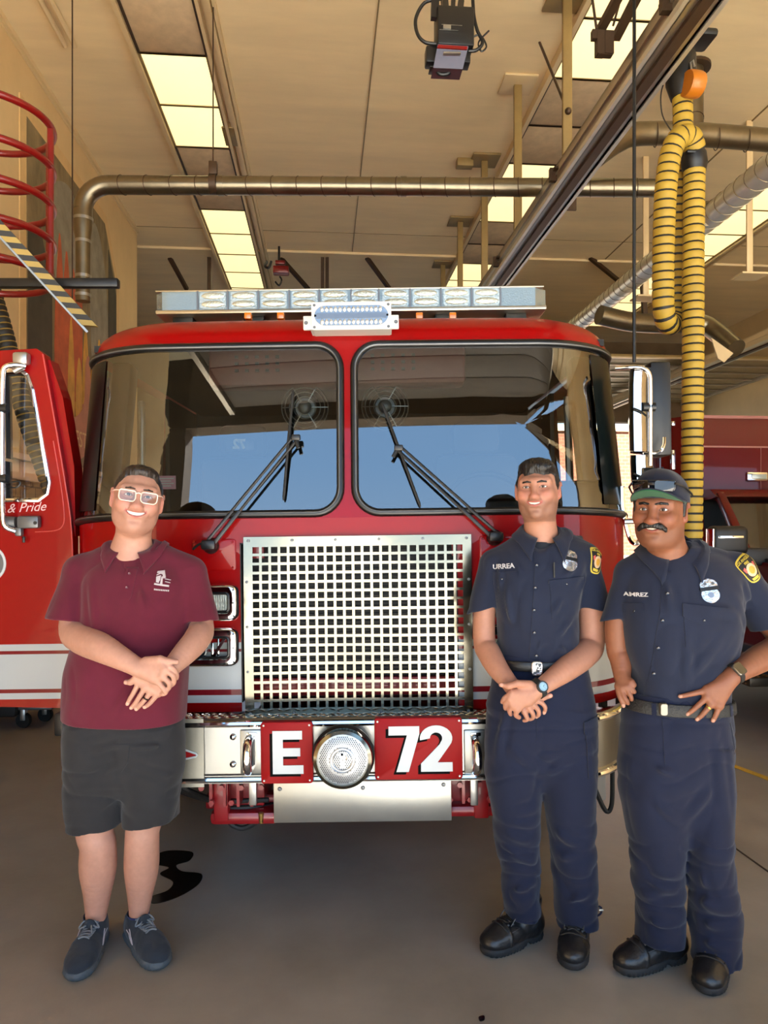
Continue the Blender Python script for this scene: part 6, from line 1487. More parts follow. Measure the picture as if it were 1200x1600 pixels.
def boot(s, toe, ankle, yaw, L=.30, kind='boot', mats=None, parent=None, tilt=0):
    """toe/ankle: local floor points; built along its own axis: toe at -y."""
    M = rotm(yaw, 0, 0); o = Vector((ankle.x, ankle.y, 0)); R = Matrix(M.tolist()); X = lambda q: Xf(q, o, M); w = lambda q: o + R @ Vector(q)
    up, so = Sdf(), Sdf(); ft = L * .70; hl = L * .27
    if kind == 'boot':
        up.U(X(Ell((.0, -ft + .056, .044), (.052, .058, .038)))).U(X(Ell((-.0, -ft + .118, .050), (.049, .075, .042))), .03).U(X(Cap((0, .0, .055), (0, -ft * .55, .058), .044, .042)), .03).U(X(Ell((0, hl - .045, .055), (.041, .045, .052))), .03)
        up.U(X(Cap((0, .005, .07), (0, .012, .15), .046, .050)), .035).U(X(Cap((0, -.03, .11), (0, -.005, .15), .040, .044)), .03).cut((0, 0, 1), (0, 0, .165)).cut((0, 0, -1), (0, 0, .016))
        up.N(lambda P: .0016 * noise3(P, (45, 45, 60)) - .0022 * (np.abs(np.abs(((P - npv(o)) @ M)[:, 1] + ft - .092) - .003) < .003))
        so.U(X(Ell((0, -ft + .066, .022), (.056, .068, .032)))).U(X(Ell((.0, -ft + .125, .02), (.053, .075, .03))), .02).U(X(Cap((0, -ft * .45, .02), (0, hl - .05, .02), .040, .042)), .02).cut((0, 0, 1), (0, 0, .034)).cut((0, 0, -1), (0, 0, 0.0005), .001)
        so.S(X(Cap((-.08, -.028, -.004), (.08, -.028, -.004), .020)), .004)
        so.N(lambda P: -.0022 * ((np.sin(((P - npv(o)) @ M)[:, 1] * 420) > .3) & (P[:, 2] < .016)))
    else:
        up.U(X(Ell((.0, -ft + .060, .040), (.052, .064, .036)))).U(X(Ell((0, -ft + .12, .044), (.049, .08, .037))), .03).U(X(Cap((0, 0, .052), (0, -ft * .5, .056), .040, .040)), .03).U(X(Ell((0, hl - .045, .055), (.038, .043, .050))), .03)
        up.U(X(Cap((0, -.02, .06), (0, .006, .105), .038, .042)), .03).cut((0, 0, 1), (0, 0, .108)).cut((0, 0, -1), (0, 0, .018)).S(X(Cap((0, .01, .09), (0, .012, .2), .034, .040)), .006)
        up.N(lambda P: .0011 * noise3(P, (70, 70, 70)))
        so.U(X(Ell((0, -ft + .064, .02), (.056, .069, .034)))).U(X(Ell((0, -ft + .125, .02), (.053, .08, .034))), .02).U(X(Cap((0, -ft * .45, .022), (0, hl - .05, .022), .042, .042)), .02).cut((0, 0, 1), (0, 0, .038)).cut((0, 0, -1), (0, 0, .0005), .001)
        so.N(lambda P: -.0018 * (np.sin(((P - npv(o)) @ M)[:, 1] * 260 + 8 * noise3(P, (30, 30, 30))) > .6) * (P[:, 2] < .03))
    nm = 'boot' if kind == 'boot' else 'running_shoe'
    b = skin(nm, up, .0032, mats[0], s.root); skin('sole', so, .0032, mats[1], b)
    bv = bvh_of(b)
    def surf(x, y):
        q = w((x, y, .5)); h = bv.ray_cast(q, Vector((0, 0, -1)))[0]; return h + Vector((0, 0, .003)) if h is not None else w((x, y, .08))
    mb = MB(); n = 6 if kind == 'boot' else 5; y0, y1 = (-ft * .60, -.035) if kind == 'boot' else (-ft * .55, -.045)
    for k in range(n):
        y = y0 + (y1 - y0) * k / (n - 1); wx = .020 + .006 * k / n
        mb.tube([surf(-wx, y), surf(-wx * .3, y + .004), surf(wx * .3, y + .006), surf(wx, y + .012)], .0032, 6); mb.tube([surf(wx, y), surf(wx * .3, y + .004), surf(-wx * .3, y + .006), surf(-wx, y + .012)], .0032, 6)
    e = surf(0, y1 + .01); mb.tube(spline([e, e + R @ Vector((.02, -.02, .012)), e + R @ Vector((.035, -.028, -.008)), e + R @ Vector((.018, -.03, .0)), e], 5), .0028, 6); mb.tube(spline([e, e + R @ Vector((-.02, -.02, .012)), e + R @ Vector((-.036, -.03, -.008)), e + R @ Vector((-.016, -.035, 0)), e], 5), .0028, 6); mb.tube(spline([e, e + R @ Vector((.012, -.04, .0)), e + R @ Vector((.02, -.06, -.012))], 4), .0028, 6)
    mb.build('laces', mats[2], b)
    mb = MB()
    if kind == 'boot':
        for sg in (-1, 1):
            mb.tube([surf(sg * x, y) for x, y in ((.047, -ft + .10), (.044, -ft + .14), (.034, -ft * .5), (.033, -.04))], .0022, 6)
            for k in range(4): y = y0 + (y1 - y0) * (k + .5) / 4; mb.ball(surf(sg * .03, y), .0042, 8)
        mb.build('stitching', mat('boot_stitch', rgb(78, 78, 80), .5, .3), b)
        mb = MB(); mb.tube([surf(.046 * math.cos(a), -ft + .088 - .018 * math.sin(a)) for a in [PI * k / 10 for k in range(11)]], .003, 6); mb.build('toe_cap_seam', SOLE, b)
    else:
        for sg in (-1, 1):
            P = [w((sg * .0505, -.075, .045)), w((sg * .048, -.05, .062)), w((sg * .043, -.025, .078))]; Q = [w((sg * .051, -.062, .043)), w((sg * .047, -.035, .062)), w((sg * .043, -.005, .068))]
            for c in (P, Q):
                c2 = []
                for q in spline(c, 5):
                    hh, nn, _i, _d = bv.find_nearest(q); c2.append(hh + nn * .001)
                mb.tube(c2, .0018, 6)
        mb.build('side_stripe', THREAD, b)
        tg = Sdf(); tg.U(X(Ell((0, -.052, .105), (.023, .012, .032), rotm(0, 24, 0)))); skin('tongue', tg, .004, mats[0], b)
    return b
# ================================================================== man in the maroon polo
A_ = Person('person in maroon polo shirt, black shorts and clear glasses, hands clasped, at the left', 196, 2.712,
            dict(skin=rgb(184, 138, 120)[:3], flush=rgb(186, 116, 102)[:3], lip=rgb(166, 88, 82)[:3], lid=rgb(176, 118, 98)[:3], nail=rgb(226, 178, 162)[:3], beard=(rgb(150, 108, 94)[:3], .35)))
s = A_; P = s.p; b = s.body
s.limb(b, [(206, 850, .03, .058), (206, 880, .02, .062)], .02); b.U(Cap(P(206, 880, .02), P(204, 1120, 0), .09, .11), .04)
b.U(Cap(P(204, 885, .03), P(132, 898, .02), .05, .048), .03); b.U(Cap(P(204, 885, .03), P(292, 898, .02), .05, .048), .03)
s.head(215, 778, -.045, 1.085, 20, -3, 8.5, (.032, .0105, .0056), wide=1.0, jaw=1.06, nose=1.15, lids=.0030)
b.U(Cap(s.wd((0, .022, -.05)), P(206, 872, .01), .060, .066), .03); b.U(Ell(s.wd((0, -.035, -.100)), (.042, .040, .028)), .03)   # soft chin
# arms
s.limb(b, [(128, 895, .02, .050), (115, 978, -.06, .050), (128, 998, -.12, .053), (158, 1012, -.20, .049), (190, 1029, -.245, .038), (212, 1041, -.262, .031)], .03)
s.limb(b, [(294, 895, .02, .048), (313, 975, -.03, .047), (308, 998, -.10, .047), (291, 1018, -.175, .042), (272, 1038, -.232, .033), (262, 1050, -.244, .029)], .03)
s.hand((214, 1043, -.264), .028, [(255, 1036, -.286), (258, 1046, -.292), (254, 1056, -.290), (245, 1063, -.284)],
       [[(257, 1038, -.288), (270, 1044, -.290), (276, 1053, -.276), (276, 1060, -.262)], [(258, 1047, -.294), (270, 1056, -.292), (272, 1066, -.278), (268, 1071, -.264)], [(254, 1057, -.292), (264, 1067, -.290), (264, 1075, -.276), (258, 1080, -.266)], [(245, 1064, -.286), (254, 1074, -.284), (259, 1082, -.276), (254, 1085, -.266)]],
       [(228, 1033, -.269), (250, 1030, -.286), (263, 1033, -.290), (276, 1034, -.282)], heel=(238, 1057, -.276))
s.hand((264, 1048, -.249), .026, [(218, 1066, -.250), (228, 1074, -.254), (238, 1079, -.254), (248, 1083, -.250)],
       [[(217, 1066, -.251), (210, 1080, -.252), (203, 1092, -.246), (199, 1100, -.240)], [(227, 1074, -.255), (219, 1087, -.256), (211, 1099, -.248), (205, 1106, -.241)], [(237, 1079, -.255), (229, 1090, -.256), (220, 1101, -.249), (213, 1108, -.242)], [(247, 1083, -.252), (240, 1092, -.252), (233, 1100, -.246), (226, 1105, -.240)]],
       [(228, 1058, -.250), (212, 1061, -.254), (204, 1066, -.252), (197, 1066, -.246)], heel=(246, 1066, -.252))
s.nails([(199, 1100, -.246), (204, 1107, -.247), (212, 1109, -.248), (226, 1106, -.246), (197, 1066, -.252), (257, 1084, -.272)])
# legs
for pts in ([(146, 1240, 0, .078), (148, 1300, -.01, .066), (153, 1320, -.012, .064), (153, 1355, .01, .0665), (152, 1395, .025, .050), (150, 1432, .03, .037), (150, 1450, .035, .039)],
            [(236, 1240, 0, .076), (224, 1290, -.01, .062), (222, 1312, -.01, .061), (221, 1355, .02, .0625), (219, 1395, .04, .047), (217, 1428, .05, .036), (217, 1448, .055, .038)]):
    s.limb(b, pts, .03)
s.limb(b, [(195, 1110, -.01, .10), (150, 1190, -.02, .075), (146, 1240, 0, .078)], .04); s.limb(b, [(195, 1110, -.01, .10), (238, 1190, -.02, .075), (236, 1240, 0, .076)], .04)
bodyA = s.finish()
# polo shirt
T_ = Stack([s.row(868, 160, 252, .075, .02), s.row(880, 140, 272, .095, .015), s.row(900, 128, 297, .118, .005), s.row(935, 130, 303, .138, -.01), s.row(970, 128, 302, .152, -.02), s.row(1010, 116, 298, .166, -.03), s.row(1045, 105, 293, .176, -.035), s.row(1085, 102, 290, .176, -.03), s.row(1120, 101, 288, .168, -.02), s.row(1150, 102, 287, .160, -.015)], 2.35)
class Sub:                              # a trimmed volume used as one piece
    def __init__(s, sdf): s.f = sdf; lo, hi = sdf.bounds(); s.c = npv((lo + hi) / 2); s.R = float(np.linalg.norm(hi - lo) / 2)
    def __call__(s, P): return s.f(P)
def sleeve(a, c, ra, rb, hem, n):
    q = Sdf(); d = (Vector(c) - Vector(a)).normalized(); q.U(Cap(a, Vector(c) + d * .06, ra, rb)); q.cut(n, hem, .003); return Sub(q)
sh = Sdf(); sh.U(T_)
sh.U(Cap(P(190, 868, .02), P(126, 893, .02), .060, .062), .04); sh.U(Cap(P(232, 866, .02), P(294, 892, .02), .060, .060), .04)
sh.U(sleeve(P(126, 898, .015), P(107, 966, -.045), .064, .080, P(108, 969, -.04), (-.10, -.1, -1)), .022)
sh.U(sleeve(P(297, 898, .015), P(311, 966, -.025), .062, .068, P(310, 970, -.02), (.05, -.1, -1)), .022)
sh.N(folds(.0030, (9, 6, 5))); sh.N(wrinkles(.0050, (13, 8, 5))); sh.N(creases([(P(140, 905, -.10), P(150, 990, -.16)), (P(285, 905, -.1), P(278, 985, -.15)), (P(232, 1040, -.2), P(170, 1125, -.2)), (P(262, 1080, -.2), P(284, 1130, -.15)), (P(217, 880, -.12), P(222, 960, -.16)), (P(115, 1040, -.1), P(150, 1130, -.16))], .013, -.0080))
sh.cut((-.02, 0, -1), P(195, 1139, -.17))
sh.S(Cap(P(211, 860, -.01), P(212, 825, -.02), .058, .08), .01); sh.S(Cap(P(217, 884, -.15), P(214, 856, -.08), .006, .040), .01)
polo = skin('polo_shirt', sh, .0042, MAROON, s.root); bv = bvh_of(polo)
collar(s, MAROON, 210, 862, .0, .068, .070, P(210, 864).z, P(210, 842).z, .50, bv, drop=.045, tip=.035, flare=.034, tiltx=-.004)
drape('placket', pxpoly(s, [(211, 884), (228, 884), (226, 925), (223, 932), (212, 932)]), bv, MAROON, s.root, .003); buttons(s, [(218, 893), (218, 913)], bv, mat('maroon_button', rgb(90, 40, 58), .3, coat=.4), .005)
mk = s.root
lg = [[(257, 890), (266, 889), (270, 900), (267, 901), (264, 893), (257, 893)], [(257, 898), (263, 896), (263, 904), (258, 905)], [(256, 907), (276, 911), (276, 913.5), (256, 909.5)], [(264, 898), (266, 898), (267, 909), (264, 909)], [(269, 901), (277, 903), (277, 904), (269, 902)], [(270, 905), (277, 907), (277, 908), (270, 906)], [(257, 895), (262, 892), (268, 895), (268, 896), (262, 894), (257, 896.5)], [(258, 904), (262, 901), (262, 907), (258, 906)]]
lo_ = None
for k, q in enumerate(lg):
    o = drape('chest_logo' if k == 0 else 'logo_stroke', pxpoly(s, q), bv, THREAD, lo_ or s.root, .0028, step=.006, back=.0)
    if k == 0: lo_ = o
for k in range(9): x0 = 257 + k * 2.3; drape('logo_stroke', pxpoly(s, [(x0, 915.2 + k * .32), (x0 + 1.4, 915.4 + k * .32), (x0 + 1.4, 917.6 + k * .32), (x0, 917.4 + k * .32)]), bv, THREAD, lo_, .0028, step=.006, back=.0)
# shorts
so = Sdf(); so.U(Stack([s.row(1120, 104, 285, .150, -.01), s.row(1150, 103, 287, .138, -.02), s.row(1190, 103, 286, .120, -.025), s.row(1215, 112, 278, .105, -.025), s.row(1240, 140, 250, .07, -.02)], 2.4))
L1 = Stack([s.row(1130, 110, 194, .120, -.02), s.row(1190, 103, 200, .115, -.025), s.row(1240, 105, 196, .110, -.015), s.row(1275, 107, 191, .110), s.row(1330, 108, 187, .104)], 2.3); L2 = Stack([s.row(1130, 196, 280, .120, -.02), s.row(1190, 190, 286, .115, -.025), s.row(1240, 194, 282, .108, -.015), s.row(1275, 195, 277, .108), s.row(1330, 196, 272, .100)], 2.3)
so.U(L1, .03).U(L2, .02); so.cut((0.10, 0, -1), P(147, 1304, -.1))
so.S(Cap(P(196, 1250, -.2), P(193, 1300, -.2), .008, .014), .02)
so.N(folds(.0030, (5, 6, 16), .03)); so.N(wrinkles(.0070, (5, 6, 17), 2.9)); so.N(wrinkles(.0040, (9, 9, 6), 5.9)); so.N(creases([(P(196, 1160, -.16), P(130, 1178, -.13)), (P(200, 1170, -.16), P(270, 1165, -.13)), (P(196, 1190, -.15), P(120, 1225, -.1)), (P(205, 1195, -.15), P(275, 1215, -.1)), (P(120, 1160, -.12), P(165, 1150, -.15))], .010, -.008))
shorts = skin('shorts', so, .0042, CHAR, s.root); bv = bvh_of(shorts)
drape('fly', pxpoly(s, [(200, 1143), (226, 1143), (222, 1172), (212, 1186), (207, 1182), (206, 1160)]), bv, CHAR, shorts, .003)
# shoes and socks
SHOE = cloth('slate_blue_shoe_mesh', rgb(42, 49, 58), var=.15); SSOLE = mat('grey_blue_sole', rgb(74, 83, 90), .7, var=.12, scale=20)
a1, a2 = P(148, 1440, .03), P(216, 1438, .05)
boot(s, None, a1, 4, .315, 'shoe', (SHOE, SSOLE, mat('grey_lace', rgb(110, 118, 126), .8))); boot(s, None, a2, 40, .315, 'shoe', (SHOE, SSOLE, MATS['grey_lace']))
for a, (px, py, d) in ((a1, (150, 1442, .035)), (a2, (217, 1440, .055))):
    MB().tube([V(a.x, a.y + .004, .07), V(a.x, a.y + .002, .10), V(a.x, a.y, .118)], [.043, .0415, .0405], 20, cap=False).build('sock', cloth('navy_sock', rgb(34, 40, 84)), s.root)
# hair, brows, glasses, ring
X = lambda q: Xf(q, s.ho, s.hM, s.hk); hM3 = s.hM
hr = Sdf(); hr.U(X(Ell((0, .022, .019), (.0798, .0985, .0875)))); hr.U(X(Ell((0, -.018, .080), (.052, .044, .026))), .03); n_ = hM3 @ npv((0, -.80, -.60)); hr.cut(n_, npv(s.ho) + hM3 @ npv((0, -.064, .079)) * s.hk, .012)
for g in (-1, 1): hr.S(X(Ell((g * .052, -.078, .070), (.026, .030, .034))), .02); hr.S(X(Ell((g * .080, .006, -.022), (.02, .020, .034))), .01)
hr.cut(hM3 @ npv((0, -.2, -1)), npv(s.ho) + hM3 @ npv((0, .06, -.055)) * s.hk, .01)
hr.N(lambda Q: .0022 * noise3(((Q - npv(s.ho)) @ hM3), (150, 22, 60)) + .001 * noise3(((Q - npv(s.ho)) @ hM3), (420, 60, 150))); skin('hair', hr, .003, HAIRD, s.root)
s.brows(HAIRD, [(.013, -.0965, .0195), (.028, -.093, .0220), (.041, -.081, .0205), (.049, -.070, .0160)], .0024)
GLF = mat('clear_glasses_frame', rgb(236, 206, 190), .15, coat=1.0); GLL = glassy('glasses_lens', (.93, .95, .90, 1), .04)
wd = s.wd; gl = MB(); rims = []
for g in (-1, 1):
    pts = rrect(-.0255, .0255, -.0185, .016, (.013, .007, .009, .013) if g > 0 else (.009, .009, .007, .013), 5); yy = lambda x: -.104 + .16 * max(0, abs(x) - .02)
    ring = [wd((g * .0335 + x, yy(g * .0335 + x), -.004 + z)) for x, z in pts]; gl.tube(ring,   .0022, 8, closed=True); rims.append(ring)
    gl.tube([wd((g * .058, -.098, .008)), wd((g * .072, -.080, .009)), wd((g * .0815, -.03, .008)), wd((g * .083, .005, .004))], .0026, 8)
gl.tube([wd((-.0095, -.106, .004)), wd((0, -.110, .007)), wd((.0095, -.106, .004))], .0026, 8); go = gl.build('eyeglasses', GLF, s.root, label='clear framed eyeglasses')
for ring in rims: MB().add(ring, [tuple(range(len(ring)))]).build('lens', GLL, go, smooth=0)
c0, c1 = P(231, 1086.5, -.2555), P(226, 1094, -.253); MB().lathe([(.0102, -.0028), (.0112, -.0028), (.0112, .0028), (.0102, .0028)], (c0 + c1) / 2, c1 - c0, 20, cap=False).build('ring', mat('dark_ring', rgb(44, 34, 30), .3, .8), s.root)

# ================================================================== middle firefighter
B_ = Person('person in navy firefighter uniform, bareheaded with black hair, hands clasped and a round watch', 845, 2.728,
            dict(skin=rgb(174, 124, 102)[:3], flush=rgb(178, 104, 88)[:3], lip=rgb(160, 84, 76)[:3], lid=rgb(150, 98, 78)[:3], nail=rgb(224, 170, 150)[:3], beard=(rgb(104, 76, 64)[:3], .55)))
s = B_; P = s.p; b = s.body
s.limb(b, [(845, 840, .03, .055), (845, 1010, .01, .09)], .03); b.U(Cap(P(845, 866, .03), P(776, 886, .02), .045, .045), .03); b.U(Cap(P(845, 866, .03), P(912, 880, .02), .045, .045), .03)
s.head(840, 763.5, -.03, .985, -19, -2, -2, (.0275, .0075, .0038), wide=.99, jaw=.95, nose=1.0, lids=.0028)
b.U(Cap(s.wd((0, .022, -.05)), P(846, 852, .015), .056, .062), .03)
s.limb(b, [(772, 886, .02, .044), (758, 950, .015, .041), (757, 1003, .0, .041), (765, 1022, -.04, .043), (778, 1045, -.10, .038), (797, 1068, -.155, .0285)], .03)
s.limb(b, [(914, 884, .02, .050), (924, 950, .015, .050), (924, 1005, .0, .048), (914, 1022, -.045, .049), (888, 1043, -.115, .044), (862, 1062, -.165, .034), (846, 1073, -.185, .029)], .03)
s.hand((842, 1076, -.19), .027, [(800, 1083, -.210), (797, 1092, -.212), (801, 1101, -.210), (808, 1108, -.206)],
       [[(799, 1084, -.210), (789, 1090, -.206), (785, 1097, -.188)], [(797, 1093, -.212), (790, 1100, -.206), (790, 1107, -.188)], [(801, 1102, -.210), (796, 1110, -.203), (798, 1116, -.186)], [(808, 1109, -.207), (806, 1117, -.200), (811, 1121, -.186)]],
       [(828, 1070, -.20), (808, 1068, -.214), (795, 1072, -.212), (783, 1070, -.202)], heel=(826, 1095, -.20))
s.hand((797, 1070, -.16), .026, [(829, 1086, -.176), (832, 1096, -.178), (828, 1105, -.178), (820, 1111, -.174)],
       [[(834, 1094, -.184), (846, 1098, -.190), (852, 1106, -.186), (850, 1114, -.174)], [(832, 1100, -.190), (840, 1108, -.194), (842, 1116, -.186), (838, 1120, -.174)], [(826, 1106, -.192), (832, 1114, -.194), (833, 1121, -.186), (828, 1124, -.176)], [(818, 1110, -.188), (822, 1118, -.190), (824, 1124, -.184), (819, 1126, -.174)]],
       [(822, 1076, -.168), (838, 1085, -.180), (849, 1090, -.182), (860, 1087, -.178)], heel=(812, 1098, -.168))
s.nails([(860, 1087, -.184), (850, 1113, -.180), (837, 1121, -.180), (784, 1070, -.208)])
bodyB = s.finish()
T_ = Stack([s.row(838, 815, 878, .060, .02), s.row(850, 796, 900, .085, .015), s.row(868, 776, 914, .105, .01), s.row(890, 768, 918, .118, 0), s.row(925, 770, 908, .128, -.005), s.row(960, 775, 902, .126, -.005), s.row(1000, 778, 904, .116, 0), s.row(1022, 781, 910, .112, 0), s.row(1050, 774, 918, .112, .005)], 2.35)
sh = Sdf(); sh.U(T_); sh.U(Cap(P(828, 848, .02), P(774, 880, .02), .052, .052), .04); sh.U(Cap(P(866, 846, .02), P(914, 872, .02), .052, .058), .04)
sh.U(sleeve(P(772, 884, .018), P(756, 950, .012), .054, .056, P(756, 953, .01), (.28, -.1, -1)), .02)
sh.U(sleeve(P(912, 880, .018), P(926, 948, .012), .060, .066, P(926, 953, .01), (-.16, -.1, -1)), .02)
sh.N(folds(.0028, (9, 6, 6), seed=3.1)); sh.N(wrinkles(.0050, (15, 9, 6), 3.7)); sh.N(wrinkles(.0045, (16, 9, 10), 1.2, None, P(845, 985).z)); sh.N(creases([(P(786, 905, -.1), P(800, 1000, -.11)), (P(795, 990, -.12), P(826, 1018, -.13)), (P(905, 880, -.1), P(880, 905, -.12)), (P(898, 960, -.1), P(870, 1000, -.13)), (P(884, 930, -.13), P(862, 965, -.14)), (P(800, 860, -.09), P(815, 900, -.12)), (P(780, 880, -.06), P(776, 935, -.08)), (P(935, 880, -.05), P(905, 930, -.09)), (P(850, 1000, -.13), P(838, 1022, -.13)), (P(870, 1010, -.12), P(890, 1022, -.12))], .013, -.0085))
sh.S(Cap(P(848, 836, -.01), P(848, 800, -.02), .060, .08), .008); sh.S(Cap(P(843, 868, -.13), P(845, 838, -.07), .010, .05), .01)
shirt = skin('uniform_shirt', sh, .0040, NAVY, s.root); bv = bvh_of(shirt)
te = Sdf(); te.U(Cap(P(845, 844, .006), P(844, 872, -.005), .058, .066)); te.S(Cap(P(846, 842, -.0), P(847, 815, -.01), .0535, .07), .006); skin('undershirt', te, .004, TEE, s.root)
collar(s, NAVY, 846, 836, .0, .066, .068, P(846, 842).z, P(846, 818).z, .42, bv, drop=.046, tip=.042, flare=.030)
drape('placket', pxpoly(s, [(828, 858), (846, 856), (838, 940), (836, 1020), (818, 1020), (821, 940)]), bv, NAVY, s.root, .0032); bp_ = [(829, 881), (825, 914), (823, 947), (824, 981), (828, 1016)]; buttons(s, bp_, bv, BUTTON, .0062)
def pocket(s, flap, body, btn, bv, m):
    o = drape('pocket', pxpoly(s, body), bv, m, s.root, .003); drape('pocket_flap', pxpoly(s, flap), bv, m, o, .0062); buttons(s, [btn], bv, BUTTON, .005, 'pocket_button', o); return o
pocket(s, [(846, 903), (903, 898), (901, 915), (876, 915), (872, 917), (845, 908)], [(847, 908), (900, 912), (896, 962), (872, 968), (850, 960)], (873, 909), bv, NAVY)
pocket(s, [(768, 893), (800, 890), (800, 901), (784, 908), (769, 912)], [(769, 908), (799, 900), (799, 950), (774, 952)], (779, 903), bv, NAVY)
badge(s, 881, 874, bv, .055, .074, -8, bandtilt=.03); nameplate(s, 'URREA', 782, 883.5, bv, .024, 6, mat('name_tag_white', rgb(206, 206, 210), .6), sp=.95)
patch(s, 937, 876, -18, bv, .070, .096, dirn=(-.45, 1, 0), d=-.045)
q = P(854, 888); h = bv.ray_cast(Vector((q.x, -1, q.z)), Vector((0, 1, 0)))[0]
if h: MB().tube([h + Vector((0, -.006, .028)), h + Vector((.001, -.007, -.026))], .0035, 8).build('pen', BLACK, s.root)
# trousers, belt, boots
def trousers(s, hips, legs, hems, pulls, crotch, m, seed):
    t = Sdf(); H = Stack([s.row(*r) for r in hips], 2.35); t.U(H); Ls = []
    for L in legs: k = Stack([s.row(*r) for r in L], 2.25); t.U(k, .025); Ls.append(k)
    t.S(Cap(s.p(crotch[0], crotch[1], -.2), s.p(crotch[0] + crotch[2], crotch[1] + 60, -.2), .004, .010), .022)
    t.N(folds(.0035, (7, 7, 8), .04, seed)); t.N(wrinkles(.0060, (8, 8, 7), seed)); t.N(wrinkles(.0085, (6, 6, 20), seed + 2, None, .52)); t.N(wrinkles(.0060, (7, 7, 18), seed + 4, .60, 1.0)); t.N(creases([(s.p(*a), s.p(*c)) for a, c in pulls], .015, -.0095))
    o = skin('trousers', t, .0044, m, s.root); return o, H
hipB = [(1020, 780, 911, .110, .0), (1050, 772, 918, .114, .002), (1100, 761, 928, .116, -.005), (1150, 757, 931, .106, -.012), (1180, 762, 927, .098, -.012), (1205, 780, 908, .075, -.01), (1225, 815, 872, .04, 0)]
legB = [[(1105, 766, 846, .100, -.01), (1170, 757, 850, .098, -.012), (1210, 758, 845, .094, -.012), (1270, 768, 844, .088, -.006), (1320, 776, 845, .086, .01), (1370, 783, 843, .082, .03), (1410, 787, 843, .080, .045), (1427, 789, 843, .078, .05)],
        [(1105, 846, 922, .100, -.01), (1170, 838, 931, .098, -.012), (1210, 846, 931, .094, -.012), (1270, 852, 930, .088, -.006), (1320, 858, 929, .086, 0), (1370, 863, 930, .082, .02), (1420, 868, 932, .080, .03), (1442, 870, 932, .080, .03)]]
pul = [((800, 1270, -.09), (842, 1262, -.08)), ((785, 1300, -.07), (835, 1318, -.09)), ((790, 1330, -.08), (840, 1350, -.06)), ((795, 1395, -.06), (840, 1380, -.05)), ((862, 1300, -.08), (920, 1330, -.08)), ((870, 1345, -.08), (925, 1320, -.06)), ((866, 1380, -.08), (900, 1405, -.08)), ((875, 1420, -.07), (925, 1395, -.07)), ((845, 1210, -.1), (800, 1170, -.12)), ((850, 1215, -.1), (900, 1180, -.1)), ((790, 1100, -.12), (775, 1190, -.09))]
tr, H = trousers(s, hipB, legB, [((0, 0, -1), (815, 1424)), ((0, 0, -1), (900, 1440))], pul, (845, 1218, 3), NAVYP, 1.7); bvt = bvh_of(tr)
drape('fly', pxpoly(s, [(826, 1048), (838, 1048), (838, 1130), (828, 1140)]), bvt, NAVYP, tr, .0025)
o = drape('cargo_pocket', pxpoly(s, [(903, 1130), (929, 1125), (930, 1195), (908, 1202)]), bvt, NAVYP, tr, .006); drape('pocket_flap', pxpoly(s, [(900, 1116), (929, 1112), (930, 1131), (901, 1135)]), bvt, NAVYP, o, .010)
MB().tube(spline([P(930, 1432, .0), P(938, 1428, -.01), P(940, 1420, 0), P(936, 1416, 0)], 4), .004, 6).build('cuff_tab', NAVYP, tr); MB().box(P(936, 1424, -.01), P(942, 1419, .0), bev=.001).build('tab_buckle', STEEL, tr)
bl = belt(s, H, P(845, 1033).z, BELT, None, grow=.010)
def buckle(s, bvh, px, py, w, h, m, relief=True):
    c = s.p(px, py); hit = bvh.ray_cast(Vector((c.x, -1, c.z)), Vector((0, 1, 0)))[0]; o = MB()
    pts = rrect(-w / 2, w / 2, -h / 2, h / 2, min(w, h) * .3, 5); o.loft([[hit + Vector((x, .006, z)) for x, z in pts], [hit + Vector((x, -.008, z)) for x, z in pts], [hit + Vector((x * .86, -.011, z * .88)) for x, z in pts]], cap=True); bk = o.build('buckle', m, s.root)
    if relief:
        o = MB(); random.seed(2)
        for _ in range(22): o.ball(hit + Vector((random.uniform(-.32, .32) * w, -.011, random.uniform(-.34, .34) * h)), (.0035, .002, .0035), 6)
        o.build('relief', GREYCAST, bk)
    return bk
bvb = bvh_of(bl); buckle(s, bvb, 828, 1034, .040, .050, SILVER)
a1, a2 = P(822, 1436, .06), P(901, 1440, .05)
boot(s, None, a1, -58, .30, 'boot', (LEATHER, SOLE, BLACKR)); boot(s, None, a2, -20, .30, 'boot', (LEATHER, SOLE, BLACKR))
# hair and brows
X = lambda q, s=s: Xf(q, s.ho, s.hM, s.hk); hM3 = s.hM
hr = Sdf(); hr.U(X(Ell((0, .020, .020), (.0810, .1, .0900)))); hr.U(X(Ell((0, -.022, .080), (.058, .056, .030))), .03); hr.U(X(Ell((.026, -.050, .072), (.040, .030, .022))), .02)
hr.cut(hM3 @ npv((0, -.68, -.75)), npv(s.ho) + hM3 @ npv((0, -.088, .056)) * s.hk, .010); hr.S(X(Ell((0, -.105, .020), (.058, .040, .042))), .012)
for g in (-1, 1): hr.S(X(Ell((g * .068, -.062, .036), (.024, .032, .030))), .015)
for g in (-1, 1): hr.S(X(Ell((g * .082, .012, -.030), (.02, .022, .034))), .008)
hr.cut(hM3 @ npv((0, -.25, -1)), npv(s.ho) + hM3 @ npv((0, .06, -.06)) * s.hk, .012)
hr.N(lambda Q: .0030 * noise3(((Q - npv(B_.ho)) @ B_.hM), (60, 26, 50)) + .0014 * noise3(((Q - npv(B_.ho)) @ B_.hM), (240, 60, 120))); skin('hair', hr, .003, HAIRB, s.root)
s.brows(HAIRB, [(.012, -.0965, .0155), (.026, -.094, .0178), (.040, -.082, .0172), (.050, -.068, .0125)], .0032)
